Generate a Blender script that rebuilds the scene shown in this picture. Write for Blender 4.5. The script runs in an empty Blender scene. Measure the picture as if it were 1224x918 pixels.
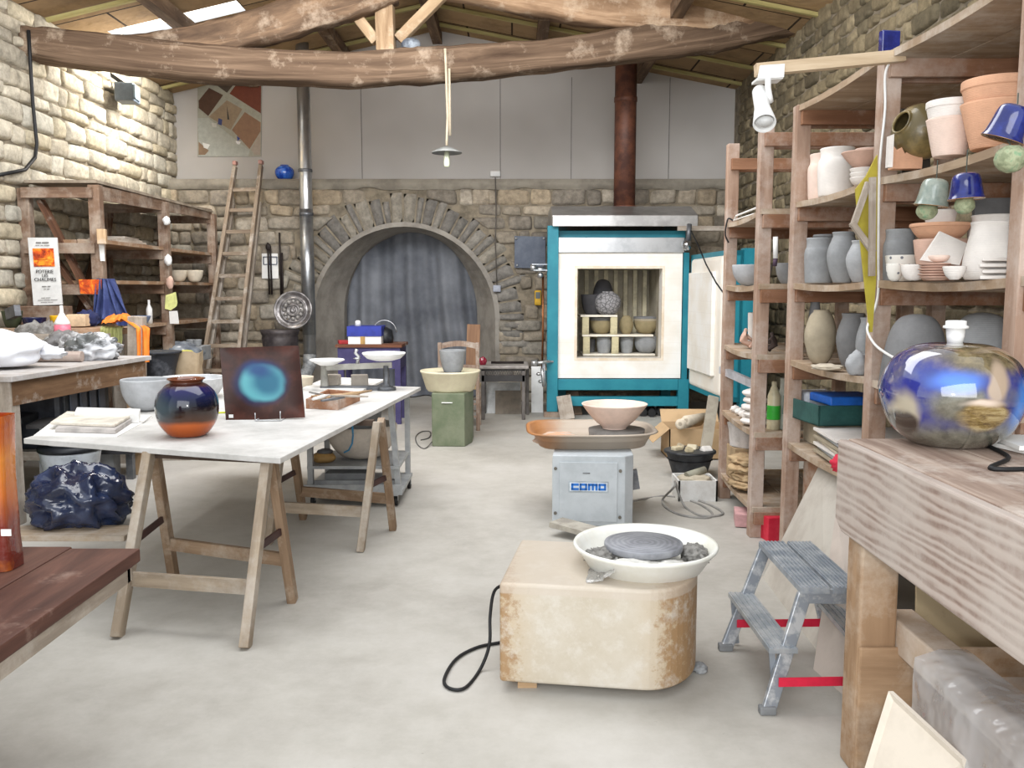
import bpy, bmesh, math, random
from mathutils import Vector, Matrix, noise
SC = bpy.context.scene
COL = SC.collection
R = random.Random(7)
PI = math.pi
V = Vector
# ---------------------------------------------------------------- camera model
FPX, CX, CY, H = 1050.0, 612.0, 459.0, 1.45
TH = math.atan(113 / FPX)
CT, ST = math.cos(TH), math.sin(TH)
def ray(u, v):
    x = (u - CX) / FPX; y = (CY - v) / FPX
    return V((x, CT + y * ST, -ST + y * CT))
def P(u, v, Y):
    r = ray(u, v); t = Y / r.y
    return V((r.x * t, Y, H + r.z * t))
def G(u, v, z=0.0):
    r = ray(u, v); t = (z - H) / r.z
    return V((r.x * t, r.y * t, z))
def PX(u, v, X):
    r = ray(u, v); t = X / r.x
    return V((X, r.y * t, H + r.z * t))
def dep(Y, z): return Y * CT - (z - H) * ST
def at(u, Y, z): return V(((u - CX) / FPX * dep(Y, z), Y, z))
def px(n, Y, z=1.0): return n * dep(Y, z) / FPX

cam = bpy.data.cameras.new('camera'); camo = bpy.data.objects.new('camera', cam); COL.objects.link(camo)
camo.location = (0, 0, H); camo.rotation_euler = (PI / 2 - TH, 0, 0)
cam.sensor_fit = 'HORIZONTAL'; cam.sensor_width = 36; cam.lens = 36 * FPX / 1224; cam.clip_start = .05
SC.camera = camo

# ---------------------------------------------------------------- mesh builder
class MB:
    def __init__(s):
        s.v = []; s.f = []; s.uv = []; s.c = []; s.sm = []; s.col = (1, 1, 1)
    def face(s, idx, uv=None, smooth=False):
        s.f.append(idx); s.uv.append(uv or [(0, 0)] * len(idx)); s.c.append(s.col); s.sm.append(smooth)
    def add(s, vs, fs, uvs=None, smooth=False):
        o = len(s.v); s.v += [V(p) for p in vs]
        for i, f in enumerate(fs):
            s.face([o + k for k in f], uvs[i] if uvs else None, smooth)
    def hexa(s, p):      # 8 points: bottom 4 ccw, top 4 ccw
        fs = [(0, 3, 2, 1), (4, 5, 6, 7), (0, 1, 5, 4), (1, 2, 6, 5), (2, 3, 7, 6), (3, 0, 4, 7)]
        p = [V(q) for q in p]
        ou, ov = R.random() * 9, R.random() * 9
        uvs = []
        for f in fs:
            a, b, d = p[f[0]], p[f[1]], p[f[3]]
            l1, l2 = (b - a).length, (d - a).length
            q = [(0, 0), (l1, 0), (l1, l2), (0, l2)]
            if l2 > l1: q = [(y, x) for x, y in q]
            uvs.append([(x + ou, y + ov) for x, y in q]); ov += 1.37
        s.add(p, fs, uvs)
    def box(s, c, d, rz=0, m=None):
        x, y, z = d[0] / 2, d[1] / 2, d[2] / 2
        M_ = Matrix.Rotation(rz, 3, 'Z') if m is None else m
        s.hexa([V(c) + M_ @ V(q) for q in ((-x, -y, -z), (x, -y, -z), (x, y, -z), (-x, y, -z), (-x, -y, z), (x, -y, z), (x, y, z), (-x, y, z))])
    def bb(s, x0, x1, y0, y1, z0, z1):
        s.box(((x0 + x1) / 2, (y0 + y1) / 2, (z0 + z1) / 2), (abs(x1 - x0), abs(y1 - y0), abs(z1 - z0)))
    def bar(s, a, b, w, h, up=(0, 0, 1)):
        a, b = V(a), V(b); d = (b - a).normalized(); up = V(up)
        if abs(d.dot(up)) > .98: up = V((0, 1, 0))
        sx = d.cross(up).normalized() * w / 2; sz = sx.cross(d).normalized() * h / 2
        s.hexa([a - sx - sz, a + sx - sz, b + sx - sz, b - sx - sz, a - sx + sz, a + sx + sz, b + sx + sz, b - sx + sz])
    def prism(s, pts, ext):
        pts = [V(p) for p in pts]; e = V(ext); n = len(pts)
        nrm = V((0, 0, 0))
        for i in range(n): nrm += pts[i].cross(pts[(i + 1) % n])
        if nrm.dot(e) > 0: pts = pts[::-1]
        o = [p + e for p in pts]
        d1 = (pts[1] - pts[0]).normalized(); d2 = nrm.normalized().cross(d1)
        uvf = [(p.dot(d1), p.dot(d2)) for p in pts]
        fs = [list(range(n)), list(range(2 * n - 1, n - 1, -1))]
        uvs = [uvf, uvf[::-1]]
        el = e.length
        for i in range(n):
            j = (i + 1) % n; l = (pts[j] - pts[i]).length
            fs.append([j, i, n + i, n + j]); uvs.append([(l, 0), (0, 0), (0, el), (l, el)])
        s.add(pts + o, fs, uvs)
    def tube(s, pts, r, n=10, rad=None, caps=True):
        pts = [V(p) for p in pts]; rings = []; prev = None; L = 0
        for i, p in enumerate(pts):
            t = (pts[min(i + 1, len(pts) - 1)] - pts[max(i - 1, 0)]).normalized()
            if prev is None:
                a = V((0, 0, 1)) if abs(t.z) < .9 else V((1, 0, 0))
                x = t.cross(a).normalized()
            else:
                x = (prev - t * prev.dot(t)).normalized()
            prev = x; y = t.cross(x)
            rr = rad[i] if rad else r
            rings.append([p + (x * math.cos(2 * PI * k / n) + y * math.sin(2 * PI * k / n)) * rr for k in range(n)])
        o = len(s.v)
        for q in rings: s.v += q
        for i in range(len(pts) - 1):
            l = (pts[i + 1] - pts[i]).length
            for k in range(n):
                k2 = (k + 1) % n
                s.face([o + i * n + k, o + i * n + k2, o + (i + 1) * n + k2, o + (i + 1) * n + k],
                       [(L, k / n), (L, (k + 1) / n), (L + l, (k + 1) / n), (L + l, k / n)], True)
            L += l
        if caps:
            s.face([o + k for k in range(n)][::-1]); m = o + (len(pts) - 1) * n; s.face([m + k for k in range(n)])
    def lathe(s, prof, c=(0, 0, 0), n=40, m=None, sx=1, sy=1, smooth=True):
        c = V(c); o = len(s.v); M_ = m or Matrix.Identity(3)
        for r, z in prof:
            for k in range(n):
                a = 2 * PI * k / n
                s.v.append(c + M_ @ V((r * math.cos(a) * sx, r * math.sin(a) * sy, z)))
        for i in range(len(prof) - 1):
            for k in range(n):
                k2 = (k + 1) % n
                s.face([o + i * n + k, o + i * n + k2, o + (i + 1) * n + k2, o + (i + 1) * n + k],
                       [(k / n, prof[i][1]), ((k + 1) / n, prof[i][1]), ((k + 1) / n, prof[i + 1][1]), (k / n, prof[i + 1][1])], smooth)
        if prof[0][0] > 1e-4: s.face([o + k for k in range(n)][::-1])
        if prof[-1][0] > 1e-4:
            m_ = o + (len(prof) - 1) * n; s.face([m_ + k for k in range(n)])
    def cyl(s, a, b, r, n=20, r2=None):
        s.tube([a, b], r, n, [r, r if r2 is None else r2])
        for i in range(len(s.sm) - n - 2, len(s.sm) - 2): s.sm[i] = True
    def grid(s, fn, nu, nv, smooth=True, closed=False):
        o = len(s.v)
        for j in range(nv + 1):
            for i in range(nu + 1): s.v.append(V(fn(i / nu, j / nv)))
        for j in range(nv):
            for i in range(nu):
                a = o + j * (nu + 1) + i
                s.face([a, a + 1, a + nu + 2, a + nu + 1], [(i / nu, j / nv), ((i + 1) / nu, j / nv), ((i + 1) / nu, (j + 1) / nv), (i / nu, (j + 1) / nv)], smooth)
    def blob(s, c, d, amp=.15, fr=2.5, seed=0, nu=28, nv=16, flat=None, ridge=False):
        """a lump: ellipsoid of half sizes d displaced by noise, flattened underneath at z=flat"""
        c = V(c); o = len(s.v)
        for j in range(nv + 1):
            for i in range(nu):
                a = 2 * PI * i / nu; b = PI * j / nv
                q = V((math.sin(b) * math.cos(a), math.sin(b) * math.sin(a), -math.cos(b)))
                w = noise.noise(q * fr + V((seed * 3.1, seed, 0)))
                if ridge: w = 1 - 2.4 * abs(w) + .4 * noise.noise(q * fr * 3 + V((seed, 0, 5)))
                q2 = q * (1 + amp * w)
                p = V((q2.x * d[0], q2.y * d[1], q2.z * d[2]))
                if flat is not None and p.z < flat: p.z = flat
                s.v.append(c + p)
        for j in range(nv):
            for i in range(nu):
                i2 = (i + 1) % nu
                s.face([o + j * nu + i, o + j * nu + i2, o + (j + 1) * nu + i2, o + (j + 1) * nu + i], None, True)
    def xf(s, m):
        s.v = [m @ p for p in s.v]; return s

def setp(o, label=None, cat=None, group=None, kind=None):
    if label: o['label'] = label
    if cat: o['category'] = cat
    if group: o['group'] = group
    if kind: o['kind'] = kind
    return o

def obj(name, mb, mat, parent=None, bevel=0, label=None, recenter=True, seg=2):
    vs = mb.v
    if parent is not None: org = V(parent.location) if parent.parent is None else V(parent.location) + V(parent.parent.location)
    elif recenter and vs:
        lo = [min(p[i] for p in vs) for i in range(3)]; hi = [max(p[i] for p in vs) for i in range(3)]
        org = V(((lo[0] + hi[0]) / 2, (lo[1] + hi[1]) / 2, lo[2]))
    else: org = V((0, 0, 0))
    me = bpy.data.meshes.new(name)
    me.from_pydata([tuple(p - org) for p in vs], [], mb.f)
    uvl = me.uv_layers.new(name='UVMap')
    flat = [x for f in mb.uv for q in f for x in q]
    uvl.data.foreach_set('uv', flat)
    ca = me.color_attributes.new('Col', 'FLOAT_COLOR', 'CORNER')
    cc = []
    for f, c in zip(mb.f, mb.c): cc += [c[0], c[1], c[2], 1.0] * len(f)
    ca.data.foreach_set('color', cc)
    me.polygons.foreach_set('use_smooth', mb.sm)
    for m in (mat if isinstance(mat, (list, tuple)) else [mat]): me.materials.append(m)
    me.update(); me.validate()
    o = bpy.data.objects.new(name, me); COL.objects.link(o)
    if parent is not None: o.parent = parent
    else: o.location = org
    if bevel:
        b = o.modifiers.new('bevel', 'BEVEL'); b.width = bevel; b.segments = seg; b.limit_method = 'ANGLE'; b.angle_limit = math.radians(40)
    if label: o['label'] = label
    return o

def thing(name, label, cat, loc=(0, 0, 0), group=None):
    o = bpy.data.objects.new(name, None); COL.objects.link(o); o.location = loc; o.empty_display_size = .05
    return setp(o, label, cat, group)

def one(name, label, cat, mb, mat, group=None, bevel=0):
    return setp(obj(name, mb, mat, None, bevel), label, cat, group)

def struct(name, mb, mat, parent=None, bevel=0):
    o = obj(name, mb, mat, parent, bevel, recenter=False)
    if parent is None: o['kind'] = 'structure'
    return o

def dup(root, loc, rz=None, label=None, group=None):
    r = root.copy(); COL.objects.link(r); r.location = loc
    if rz is not None: r.rotation_euler = (0, 0, rz)
    if label: r['label'] = label
    if group: r['group'] = group
    for ch in list(root.children):
        c = ch.copy(); COL.objects.link(c); c.parent = r
        for g in ch.children:
            d = g.copy(); COL.objects.link(d); d.parent = c
    return r

# ---------------------------------------------------------------- materials
def lin(c):
    return tuple(((x / 255) / 12.92 if x / 255 <= .04045 else ((x / 255 + .055) / 1.055) ** 2.4) for x in c) + (1.0,)

class NT:
    def __init__(s, name):
        s.m = bpy.data.materials.new(name); s.m.use_nodes = True; s.t = s.m.node_tree
        s.b = s.t.nodes['Principled BSDF']; s.co = None
    def n(s, typ, **kw):
        x = s.t.nodes.new('ShaderNode' + typ)
        for k, v in kw.items():
            if k in x.inputs: x.inputs[k].default_value = v
            else: setattr(x, k, v)
        return x
    def l(s, a, b): s.t.links.new(a, b)
    def coord(s, which='Object'):
        if s.co is None: s.co = s.n('TexCoord')
        return s.co.outputs[which]
    def mapped(s, which='Object', scale=(1, 1, 1), rot=(0, 0, 0), loc=(0, 0, 0)):
        m = s.n('Mapping'); m.inputs['Scale'].default_value = scale; m.inputs['Rotation'].default_value = rot; m.inputs['Location'].default_value = loc
        s.l(s.coord(which), m.inputs['Vector']); return m.outputs['Vector']
    def noise(s, scale, detail=4, rough=.6, vec=None, which='Object', dist=0):
        x = s.n('TexNoise'); x.inputs['Scale'].default_value = scale; x.inputs['Detail'].default_value = detail
        x.inputs['Roughness'].default_value = rough; x.inputs['Distortion'].default_value = dist
        s.l(vec if vec is not None else s.coord(which), x.inputs['Vector']); return x.outputs['Fac']
    def ramp(s, fac, stops):
        x = s.n('ValToRGB'); cr = x.color_ramp
        while len(cr.elements) < len(stops): cr.elements.new(.5)
        for e, (p, c) in zip(cr.elements, stops):
            e.position = p; e.color = c if len(c) == 4 and max(c) <= 1.0001 else lin(c)
        s.l(fac, x.inputs['Fac']); return x.outputs['Color']
    def mix(s, fac, a, b, mode='MIX'):
        x = s.n('Mix', data_type='RGBA', blend_type=mode)
        for sock, val in ((x.inputs[0], fac), (x.inputs[6], a), (x.inputs[7], b)):
            if hasattr(val, 'is_linked'): s.l(val, sock)
            elif isinstance(val, (int, float)): sock.default_value = val
            else: sock.default_value = val if len(val) == 4 and max(val) <= 1.0001 else lin(val)
        return x.outputs[2]
    def math(s, op, a, b=0.0, c=None, clamp=False):
        x = s.n('Math', operation=op); x.use_clamp = clamp
        for i, val in enumerate((a, b) if c is None else (a, b, c)):
            if hasattr(val, 'is_linked'): s.l(val, x.inputs[i])
            else: x.inputs[i].default_value = val
        return x.outputs[0]
    def bump(s, fac, strength, dist=.01):
        x = s.n('Bump'); x.inputs['Strength'].default_value = strength; x.inputs['Distance'].default_value = dist
        s.l(fac, x.inputs['Height']); s.l(x.outputs['Normal'], s.b.inputs['Normal'])
    def spot(s, c, rad, soft=.3, vec=None):
        """1 inside a blob about c (object space), 0 outside"""
        d = s.n('VectorMath', operation='SUBTRACT'); s.l(vec if vec is not None else s.coord(), d.inputs[0]); d.inputs[1].default_value = c
        m = s.n('VectorMath', operation='DIVIDE'); s.l(d.outputs[0], m.inputs[0]); m.inputs[1].default_value = rad if isinstance(rad, (tuple, list)) else (rad,) * 3
        q = s.n('VectorMath', operation='LENGTH'); s.l(m.outputs[0], q.inputs[0])
        r = s.n('MapRange', interpolation_type='SMOOTHSTEP'); s.l(q.outputs['Value'], r.inputs[0])
        r.inputs[1].default_value = 1 + soft; r.inputs[2].default_value = 1 - soft; r.inputs[3].default_value = 0; r.inputs[4].default_value = 1
        return r.outputs[0]
    def warped(s, scale, amt):
        x = s.n('TexNoise'); x.inputs['Scale'].default_value = scale; x.inputs['Detail'].default_value = 3
        s.l(s.coord(), x.inputs['Vector'])
        a = s.n('VectorMath', operation='MULTIPLY_ADD'); s.l(x.outputs['Color'], a.inputs[0]); a.inputs[1].default_value = (amt,) * 3
        s.l(s.coord(), a.inputs[2])
        b = s.n('VectorMath', operation='SUBTRACT'); s.l(a.outputs[0], b.inputs[0]); b.inputs[1].default_value = (amt / 2,) * 3
        return b.outputs[0]
    def fin(s, col, rough=.6, metal=0, coat=0, spec=.5):
        i = s.b.inputs
        if hasattr(col, 'is_linked'): s.l(col, i['Base Color'])
        else: i['Base Color'].default_value = col if len(col) == 4 and max(col) <= 1.0001 else lin(col)
        if hasattr(rough, 'is_linked'): s.l(rough, i['Roughness'])
        else: i['Roughness'].default_value = rough
        i['Metallic'].default_value = metal; i['Coat Weight'].default_value = coat; i['Specular IOR Level'].default_value = spec
        return s.m

def plain(name, c, rough=.6, metal=0, var=.15, sc=8, bump=.15, bs=60, coat=0, c2=None, lo=.42, hi=.62, spec=.4):
    """one colour broken up by noise; c2 = second colour in patches"""
    t = NT(name)
    if c2 is None: c2 = tuple(x * (1 - var) for x in c)
    col = t.ramp(t.noise(sc, 5, .65), [(lo, c), (hi, c2)])
    if bump: t.bump(t.noise(bs, 3), bump, .004)
    return t.fin(col, rough, metal, coat, spec)

def wood(name, dark, light, dust=(200, 192, 182), dustamt=.35, rough=.75, gs=28, bump=.4, fig=2.0):
    t = NT(name)
    g = t.noise(1, 6, .65, t.mapped('UV', (fig, gs, 1)), dist=.35)
    col = t.ramp(g, [(.30, dark), (.50, tuple((a + b) / 2 for a, b in zip(dark, light))), (.68, light)])
    d = t.ramp(t.noise(3.2, 7, .72), [(.62 - dustamt * .35, (0, 0, 0)), (.62 + .12, (255, 255, 255))])
    col = t.mix(d, col, dust) if dustamt else col
    t.bump(g, bump, .004)
    return t.fin(col, rough, 0, 0, .25)

def vcol(name, rough=.8, bump=.3, bs=30, var=.35, coat=0):
    t = NT(name)
    a = t.n('Attribute', attribute_name='Col')
    n = t.noise(14, 6, .7)
    col = t.mix(1.0, a.outputs['Color'], t.ramp(n, [(.3, (int(255 * (1 - var)),) * 3), (.7, (255, 255, 255))]), 'MULTIPLY')
    t.bump(t.noise(bs, 5, .7), bump, .01)
    return t.fin(col, rough, 0, coat, .3)
# ================================================================ the room
YB = 11.3
XL = P(200, 215, YB).x; XR = P(885, 150, YB).x; ZB = P(500, 214, YB).z
RX, RZ = -0.95, P(520, 28, YB).z          # ridge
EZL, EZR = 3.95, 4.0
t = NT('concrete_floor')
n1 = t.noise(.55, 8, .7); n2 = t.noise(7, 6, .75)
c_ = t.ramp(n1, [(.34, (156, 151, 143)), (.50, (176, 172, 164)), (.66, (193, 189, 183))])
c_ = t.mix(t.ramp(n2, [(.40, (0, 0, 0)), (.80, (170, 170, 170))]), c_, (200, 197, 191))
dk = t.ramp(t.noise(1.7, 9, .8), [(.55, (0, 0, 0)), (.74, (140, 140, 140))])
c_ = t.mix(dk, c_, (140, 135, 128))
sp = t.ramp(t.noise(38, 2, .5), [(.74, (0, 0, 0)), (.80, (160, 160, 160))])
c_ = t.mix(sp, c_, (112, 105, 98))
t.bump(t.noise(25, 6, .7), .12, .006)
M_FLOOR = t.fin(c_, .62, 0, 0, .35)
b = MB(); b.add([(XL - .3, -2.5, 0), (XR + .3, -2.5, 0), (XR + .3, YB + 1.2, 0), (XL - .3, YB + 1.2, 0)], [(0, 1, 2, 3)])
struct('floor', b, M_FLOOR)

M_STONE = vcol('limestone', .9, .6, 24, .30)
M_MORTAR = plain('lime_mortar', (142, 131, 113), .95, var=.25, sc=7, bump=.6, bs=45)
M_PLASTER = plain('lime_plaster', (158, 152, 143), .9, sc=3, bump=.3, bs=30, c2=(132, 126, 118))

def stones(b, O, U, N, W, top, seed, hr, wr, pal, relief=.045, skip=None, warp=None, z0=0.0):
    rr = random.Random(seed); z = z0
    while z < top(0) + 1.5:
        h = rr.uniform(*hr); x = -rr.uniform(0, .3)
        while x < W:
            w = rr.uniform(*wr) * (1.0 if rr.random() > .2 else .55)
            x0, x1 = max(x, 0), min(x + w, W); x += w
            xm, zm = (x0 + x1) / 2, z + h / 2
            if x1 - x0 < .05 or zm > top(xm): continue
            if skip and skip(xm, zm): continue
            SS = (0, .05, .13, .30, .50, .70, .87, .95, 1); TT = (0, .08, .20, .5, .80, .92, 1); nu, nv = 8, 6; base = rr.choice(pal); k = rr.uniform(.80, 1.12)
            if rr.random() < .12: k *= .72
            b.col = tuple(min(1, lin(base)[i] * k) for i in range(3))
            j = [(rr.uniform(-.02, .02), rr.uniform(-.018, .018)) for _ in range(4)]
            rl = relief * rr.uniform(.5, 1.25); sd = rr.random() * 50; tx, tz = rr.uniform(-.4, .4), rr.uniform(-.4, .4)
            o = len(b.v)
            for q in range(nv + 1):
                for p in range(nu + 1):
                    s, t_ = SS[p], TT[q]
                    # corner jitter bilinear
                    jx = (j[0][0] * (1 - s) + j[1][0] * s) * (1 - t_) + (j[2][0] * (1 - s) + j[3][0] * s) * t_
                    jz = (j[0][1] * (1 - s) + j[1][1] * s) * (1 - t_) + (j[2][1] * (1 - s) + j[3][1] * s) * t_
                    ss, tt = s * 2 - 1, t_ * 2 - 1
                    g = .004
                    px_ = x0 + g + (x1 - x0 - 2 * g) * s; pz_ = z + g + (h - 2 * g) * t_
                    # round the corners
                    cx_ = (abs(ss) * abs(tt)) ** 3 * .12
                    px_ += -ss * cx_ * (x1 - x0) * .5 + jx; pz_ += -tt * cx_ * h * .5 + jz
                    e = max(0, 1 - max(abs(ss) ** 5, abs(tt) ** 4))
                    d = rl * e ** .45 * (1 + .25 * (ss * tx + tt * tz)) + .022 * noise.noise(V((px_ * 13, pz_ * 13, sd))) * (e > .01) - .004 * (e < .01)
                    if warp: px_, pz_ = warp(px_, pz_)
                    b.v.append(O + U * px_ + V((0, 0, pz_)) + N * d)
            for q in range(nv):
                for p in range(nu):
                    a = o + q * (nu + 1) + p; b.face([a, a + 1, a + nu + 2, a + nu + 1], None, True)
        z += h

# ---- back wall: masonry with an arch
ACX = P(484, 380, YB).x
AZ = P(484, 382, YB).z                      # springing
AR = P(592, 382, YB).x - ACX                # outer radius
ATOP = P(484, 271, YB).z; AH = ATOP - AZ
def arch_pts(cx, r, h, zs, n=28):
    q = [(cx + r, 0), (cx + r, zs * .5)] + [(cx + r * math.cos(PI * k / n), zs + h * math.sin(PI * k / n)) for k in range(n + 1)] + [(cx - r, zs * .5), (cx - r, 0)]
    return q
outer = arch_pts(ACX, AR, AH, AZ)
b = MB()
L_, R_ = XL - .02, XR + .02
for i in range(len(outer) - 1):             # wall face strips around the arch
    (x0, z0), (x1, z1) = outer[i], outer[i + 1]
    if abs(x0 - x1) > 1e-6:
        b.add([(x1, YB, z1), (x0, YB, z0), (x0, YB, ZB), (x1, YB, ZB)], [(0, 1, 2, 3)])
b.add([(L_, YB, 0), (ACX - AR, YB, 0), (ACX - AR, YB, ZB), (L_, YB, ZB)], [(0, 1, 2, 3)])
b.add([(ACX + AR, YB, 0), (R_, YB, 0), (R_, YB, ZB), (ACX + AR, YB, ZB)], [(0, 1, 2, 3)])
b.add([(L_, YB, ZB), (R_, YB, ZB), (R_, YB + .35, ZB), (L_, YB + .35, ZB)], [(0, 1, 2, 3)])
wall_back = struct('wall_back', b, M_MORTAR)
# splayed plaster reveal + recess
ICX, IR, IH, IZ = P(491, 380, YB + .55).x, (P(571, 380, YB + .55).x - P(412, 380, YB + .55).x) / 2, 0, P(484, 376, YB + .55).z
IH = P(491, 277, YB + .55).z - IZ
inner = arch_pts(ICX, IR, IH, IZ)
b = MB()
for i in range(len(outer) - 1):
    (x0, z0), (x1, z1) = outer[i], outer[i + 1]; (a0, c0), (a1, c1) = inner[i], inner[i + 1]
    b.add([(x0, YB - .03, z0), (x1, YB - .03, z1), (a1, YB + .55, c1), (a0, YB + .55, c0)], [(3, 2, 1, 0)])
    b.add([(a0, YB + .55, c0), (a1, YB + .55, c1), (a1, YB + 1.0, c1), (a0, YB + 1.0, c0)], [(3, 2, 1, 0)])
# thin plaster lip on the wall face and a closed back
big = arch_pts(ACX, AR + .06, AH + .06, AZ)
for i in range(len(outer) - 1):
    (x0, z0), (x1, z1) = outer[i], outer[i + 1]; (a0, c0), (a1, c1) = big[i], big[i + 1]
    b.add([(x0, YB - .03, z0), (x1, YB - .03, z1), (a1, YB - .01, c1), (a0, YB - .01, c0)], [(0, 1, 2, 3)])
b.add([(ICX - IR, YB + 1.0, 0), (ICX + IR, YB + 1.0, 0), (ICX + IR, YB + 1.0, IZ + IH), (ICX - IR, YB + 1.0, IZ + IH)], [(0, 1, 2, 3)])
struct('arch_reveal', b, M_PLASTER, wall_back)
pal_b = [(188, 174, 154), (174, 162, 144), (200, 188, 170), (162, 152, 138), (194, 176, 150), (180, 172, 158)]
VR = .44
def skipa(x, z):
    x += L_
    dx = (x - ACX)
    if z < AZ: return abs(dx) < AR + .06
    return (dx / (AR + VR)) ** 2 + ((z - AZ) / (AH + VR)) ** 2 < 1.0
def warpa(x, z):
    X = x + L_
    dx = X - ACX; dz = z - AZ
    if z < AZ:
        m = AR + .05
        if abs(dx) < m: X = ACX + math.copysign(m, dx)
    else:
        q = math.sqrt((dx / (AR + VR - .05)) ** 2 + (dz / (AH + VR - .05)) ** 2)
        if 1e-3 < q < 1: X = ACX + dx / q; z = AZ + dz / q
    return X - L_, z
b = MB()
stones(b, V((L_, YB, 0)), V((1, 0, 0)), V((0, -1, 0)), R_ - L_, lambda x: ZB - .10, 3, (.10, .21), (.16, .52), pal_b, .05, skipa, warpa)
rr = random.Random(5); a = -.32                 # voussoirs
while a < PI + .32:
    w = rr.uniform(.062, .125); ln = rr.uniform(.30, .47); k = rr.uniform(.8, 1.1)
    base = rr.choice([(160, 154, 144), (150, 145, 137), (170, 162, 148), (144, 139, 132)])
    b.col = tuple(lin(base)[i] * k for i in range(3)); sd = rr.random() * 30
    o = len(b.v); nu, nv = 4, 6
    for q in range(nv + 1):
        for p in range(nu + 1):
            s, t_ = p / nu, q / nv; an = a + .008 + (w - .016) * s; ss, tt = 2 * s - 1, 2 * t_ - 1
            r_ = .05 + (ln - .03) * t_; e = max(0, 1 - max(abs(ss), abs(tt)) ** 5)
            d = .05 * e ** .6 + .014 * noise.noise(V((an * 9, r_ * 9, sd))) * (e > .01)
            if an < 0 or an > PI:
                sg = 1 if an < 0 else -1; ex = -an if an < 0 else an - PI
                x_, z_ = ACX + sg * (AR + r_), AZ - ex * (AR)
            else: x_, z_ = ACX + (AR + r_) * math.cos(an), AZ + (AH + r_) * math.sin(an)
            b.v.append(V((x_, YB - d, z_)))
    for q in range(nv):
        for p in range(nu):
            f = o + q * (nu + 1) + p; b.face([f + 1, f, f + nu + 1, f + nu + 2], None, True)
    a += w
struct('masonry', b, M_STONE, wall_back)
# cement band along the top of the masonry
b = MB()
def band(u, w):
    x = L_ + (R_ - L_) * u
    return V((x, YB - .02 - .03 * math.sin(PI * w) - .02 * noise.noise(V((x * 4, w * 3, 1))), ZB - .13 * (1 - w) - (0.05 * noise.noise(V((x * 3, 0, 7))) if w == 0 else 0)))
b.grid(band, 120, 5)
struct('cement_band', b, plain('cement', (150, 143, 130), .95, sc=3, bump=.7, bs=25, c2=(126, 119, 108)), wall_back)

# ---- plasterboard above
YU = YB + .30
t = NT('plasterboard')
br = t.ramp(t.noise(.6, 3), [(.35, (178, 173, 168)), (.7, (196, 192, 188))])
M_BOARD = t.fin(br, .9, 0, 0, .2)
b = MB()
b.add([(L_, YU, ZB - .02), (R_, YU, ZB - .02), (R_, YU, EZR), (RX, YU, RZ + .05), (L_, YU, EZL)], [(0, 1, 2, 3, 4)])
wall_up = struct('wall_upper', b, M_BOARD)
M_SEAM = plain('board_joint', (120, 116, 112), .9, bump=0)
b = MB()
for u in (432, 598, 683, 800): 
    p = P(u, 150, YU); b.bb(p.x - .004, p.x + .004, YU - .004, YU + .01, ZB, EZL + .2)
struct('board_joints', b, M_SEAM, wall_up)

# ---- side walls
b = MB(); b.add([(XL, 1.5, 0), (XL, YB + .4, 0), (XL, YB + .4, EZL), (XL, 1.5, EZL)], [(3, 2, 1, 0)])
wl = struct('wall_left', b, M_MORTAR)
b = MB()
pal_l = [(204, 195, 176), (212, 203, 184), (196, 186, 166), (216, 210, 194), (206, 194, 168)]
stones(b, V((XL, YB + .3, 0)), V((0, -1, 0)), V((1, 0, 0)), YB - 4.6, lambda x: EZL - .05, 11, (.10, .20), (.20, .62), pal_l, .05)
struct('masonry', b, M_STONE, wl)
b = MB(); b.add([(XR, 1.0, 0), (XR, YB + .4, 0), (XR, YB + .4, EZR + .1), (XR, 1.0, EZR + .1)], [(0, 1, 2, 3)])
wr_ = struct('wall_right', b, M_MORTAR)
b = MB()
pal_r = [(150, 136, 108), (138, 125, 100), (160, 146, 118), (130, 119, 96)]
stones(b, V((XR, 2.2, 0)), V((0, 1, 0)), V((-1, 0, 0)), YB - 2.2, lambda x: EZR, 17, (.09, .17), (.14, .40), pal_r, .035)
struct('masonry', b, M_STONE, wr_)

# ---- roof underside (two slopes) with a pair of skylight slots on the low side
def rz_(x):
    return RZ + (EZL - RZ) * (x - RX) / (XL - RX) if x < RX else RZ + (EZR - RZ) * (x - RX) / (XR - RX)
t = NT('roof_boards')
br = t.n('TexBrick'); br.offset = .5
mp = t.mapped('Object', (1, 1, 1)); t.l(mp, br.inputs['Vector'])
br.inputs['Scale'].default_value = 1.0; br.inputs['Brick Width'].default_value = 1.1; br.inputs['Row Height'].default_value = .62
br.inputs['Mortar Size'].default_value = .012
br.inputs['Color1'].default_value = lin((172, 144, 108)); br.inputs['Color2'].default_value = lin((152, 126, 94)); br.inputs['Mortar'].default_value = lin((52, 42, 34))
cc = t.mix(t.ramp(t.noise(2.2, 6, .7), [(.45, (0, 0, 0)), (.7, (200, 200, 200))]), br.outputs['Color'], (96, 78, 60))
t.bump(t.noise(3.0, 3), .5, .05)
M_ROOF = t.fin(cc, .9, 0, 0, .2)
RY0, RY1 = 5.6, YU + .05
b = MB()
SK = [(9.12, 9.44), (10.06, 10.40)]          # skylight slots along Y
sx0, sx1 = XL + .30, XL + 1.6
def roofq(x0, x1, y0, y1):
    b.add([(x0, y0, rz_(x0)), (x1, y0, rz_(x1)), (x1, y1, rz_(x1)), (x0, y1, rz_(x0))], [(3, 2, 1, 0)])
roofq(RX, XR + .15, RY0, RY1); roofq(sx1, RX, RY0, RY1); roofq(XL - .15, sx0, RY0, RY1)
ys = RY0
for y0, y1 in SK: roofq(sx0, sx1, ys, y0); ys = y1
roofq(sx0, sx1, ys, RY1)
ceil_ = struct('ceiling', b, M_ROOF)
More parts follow.
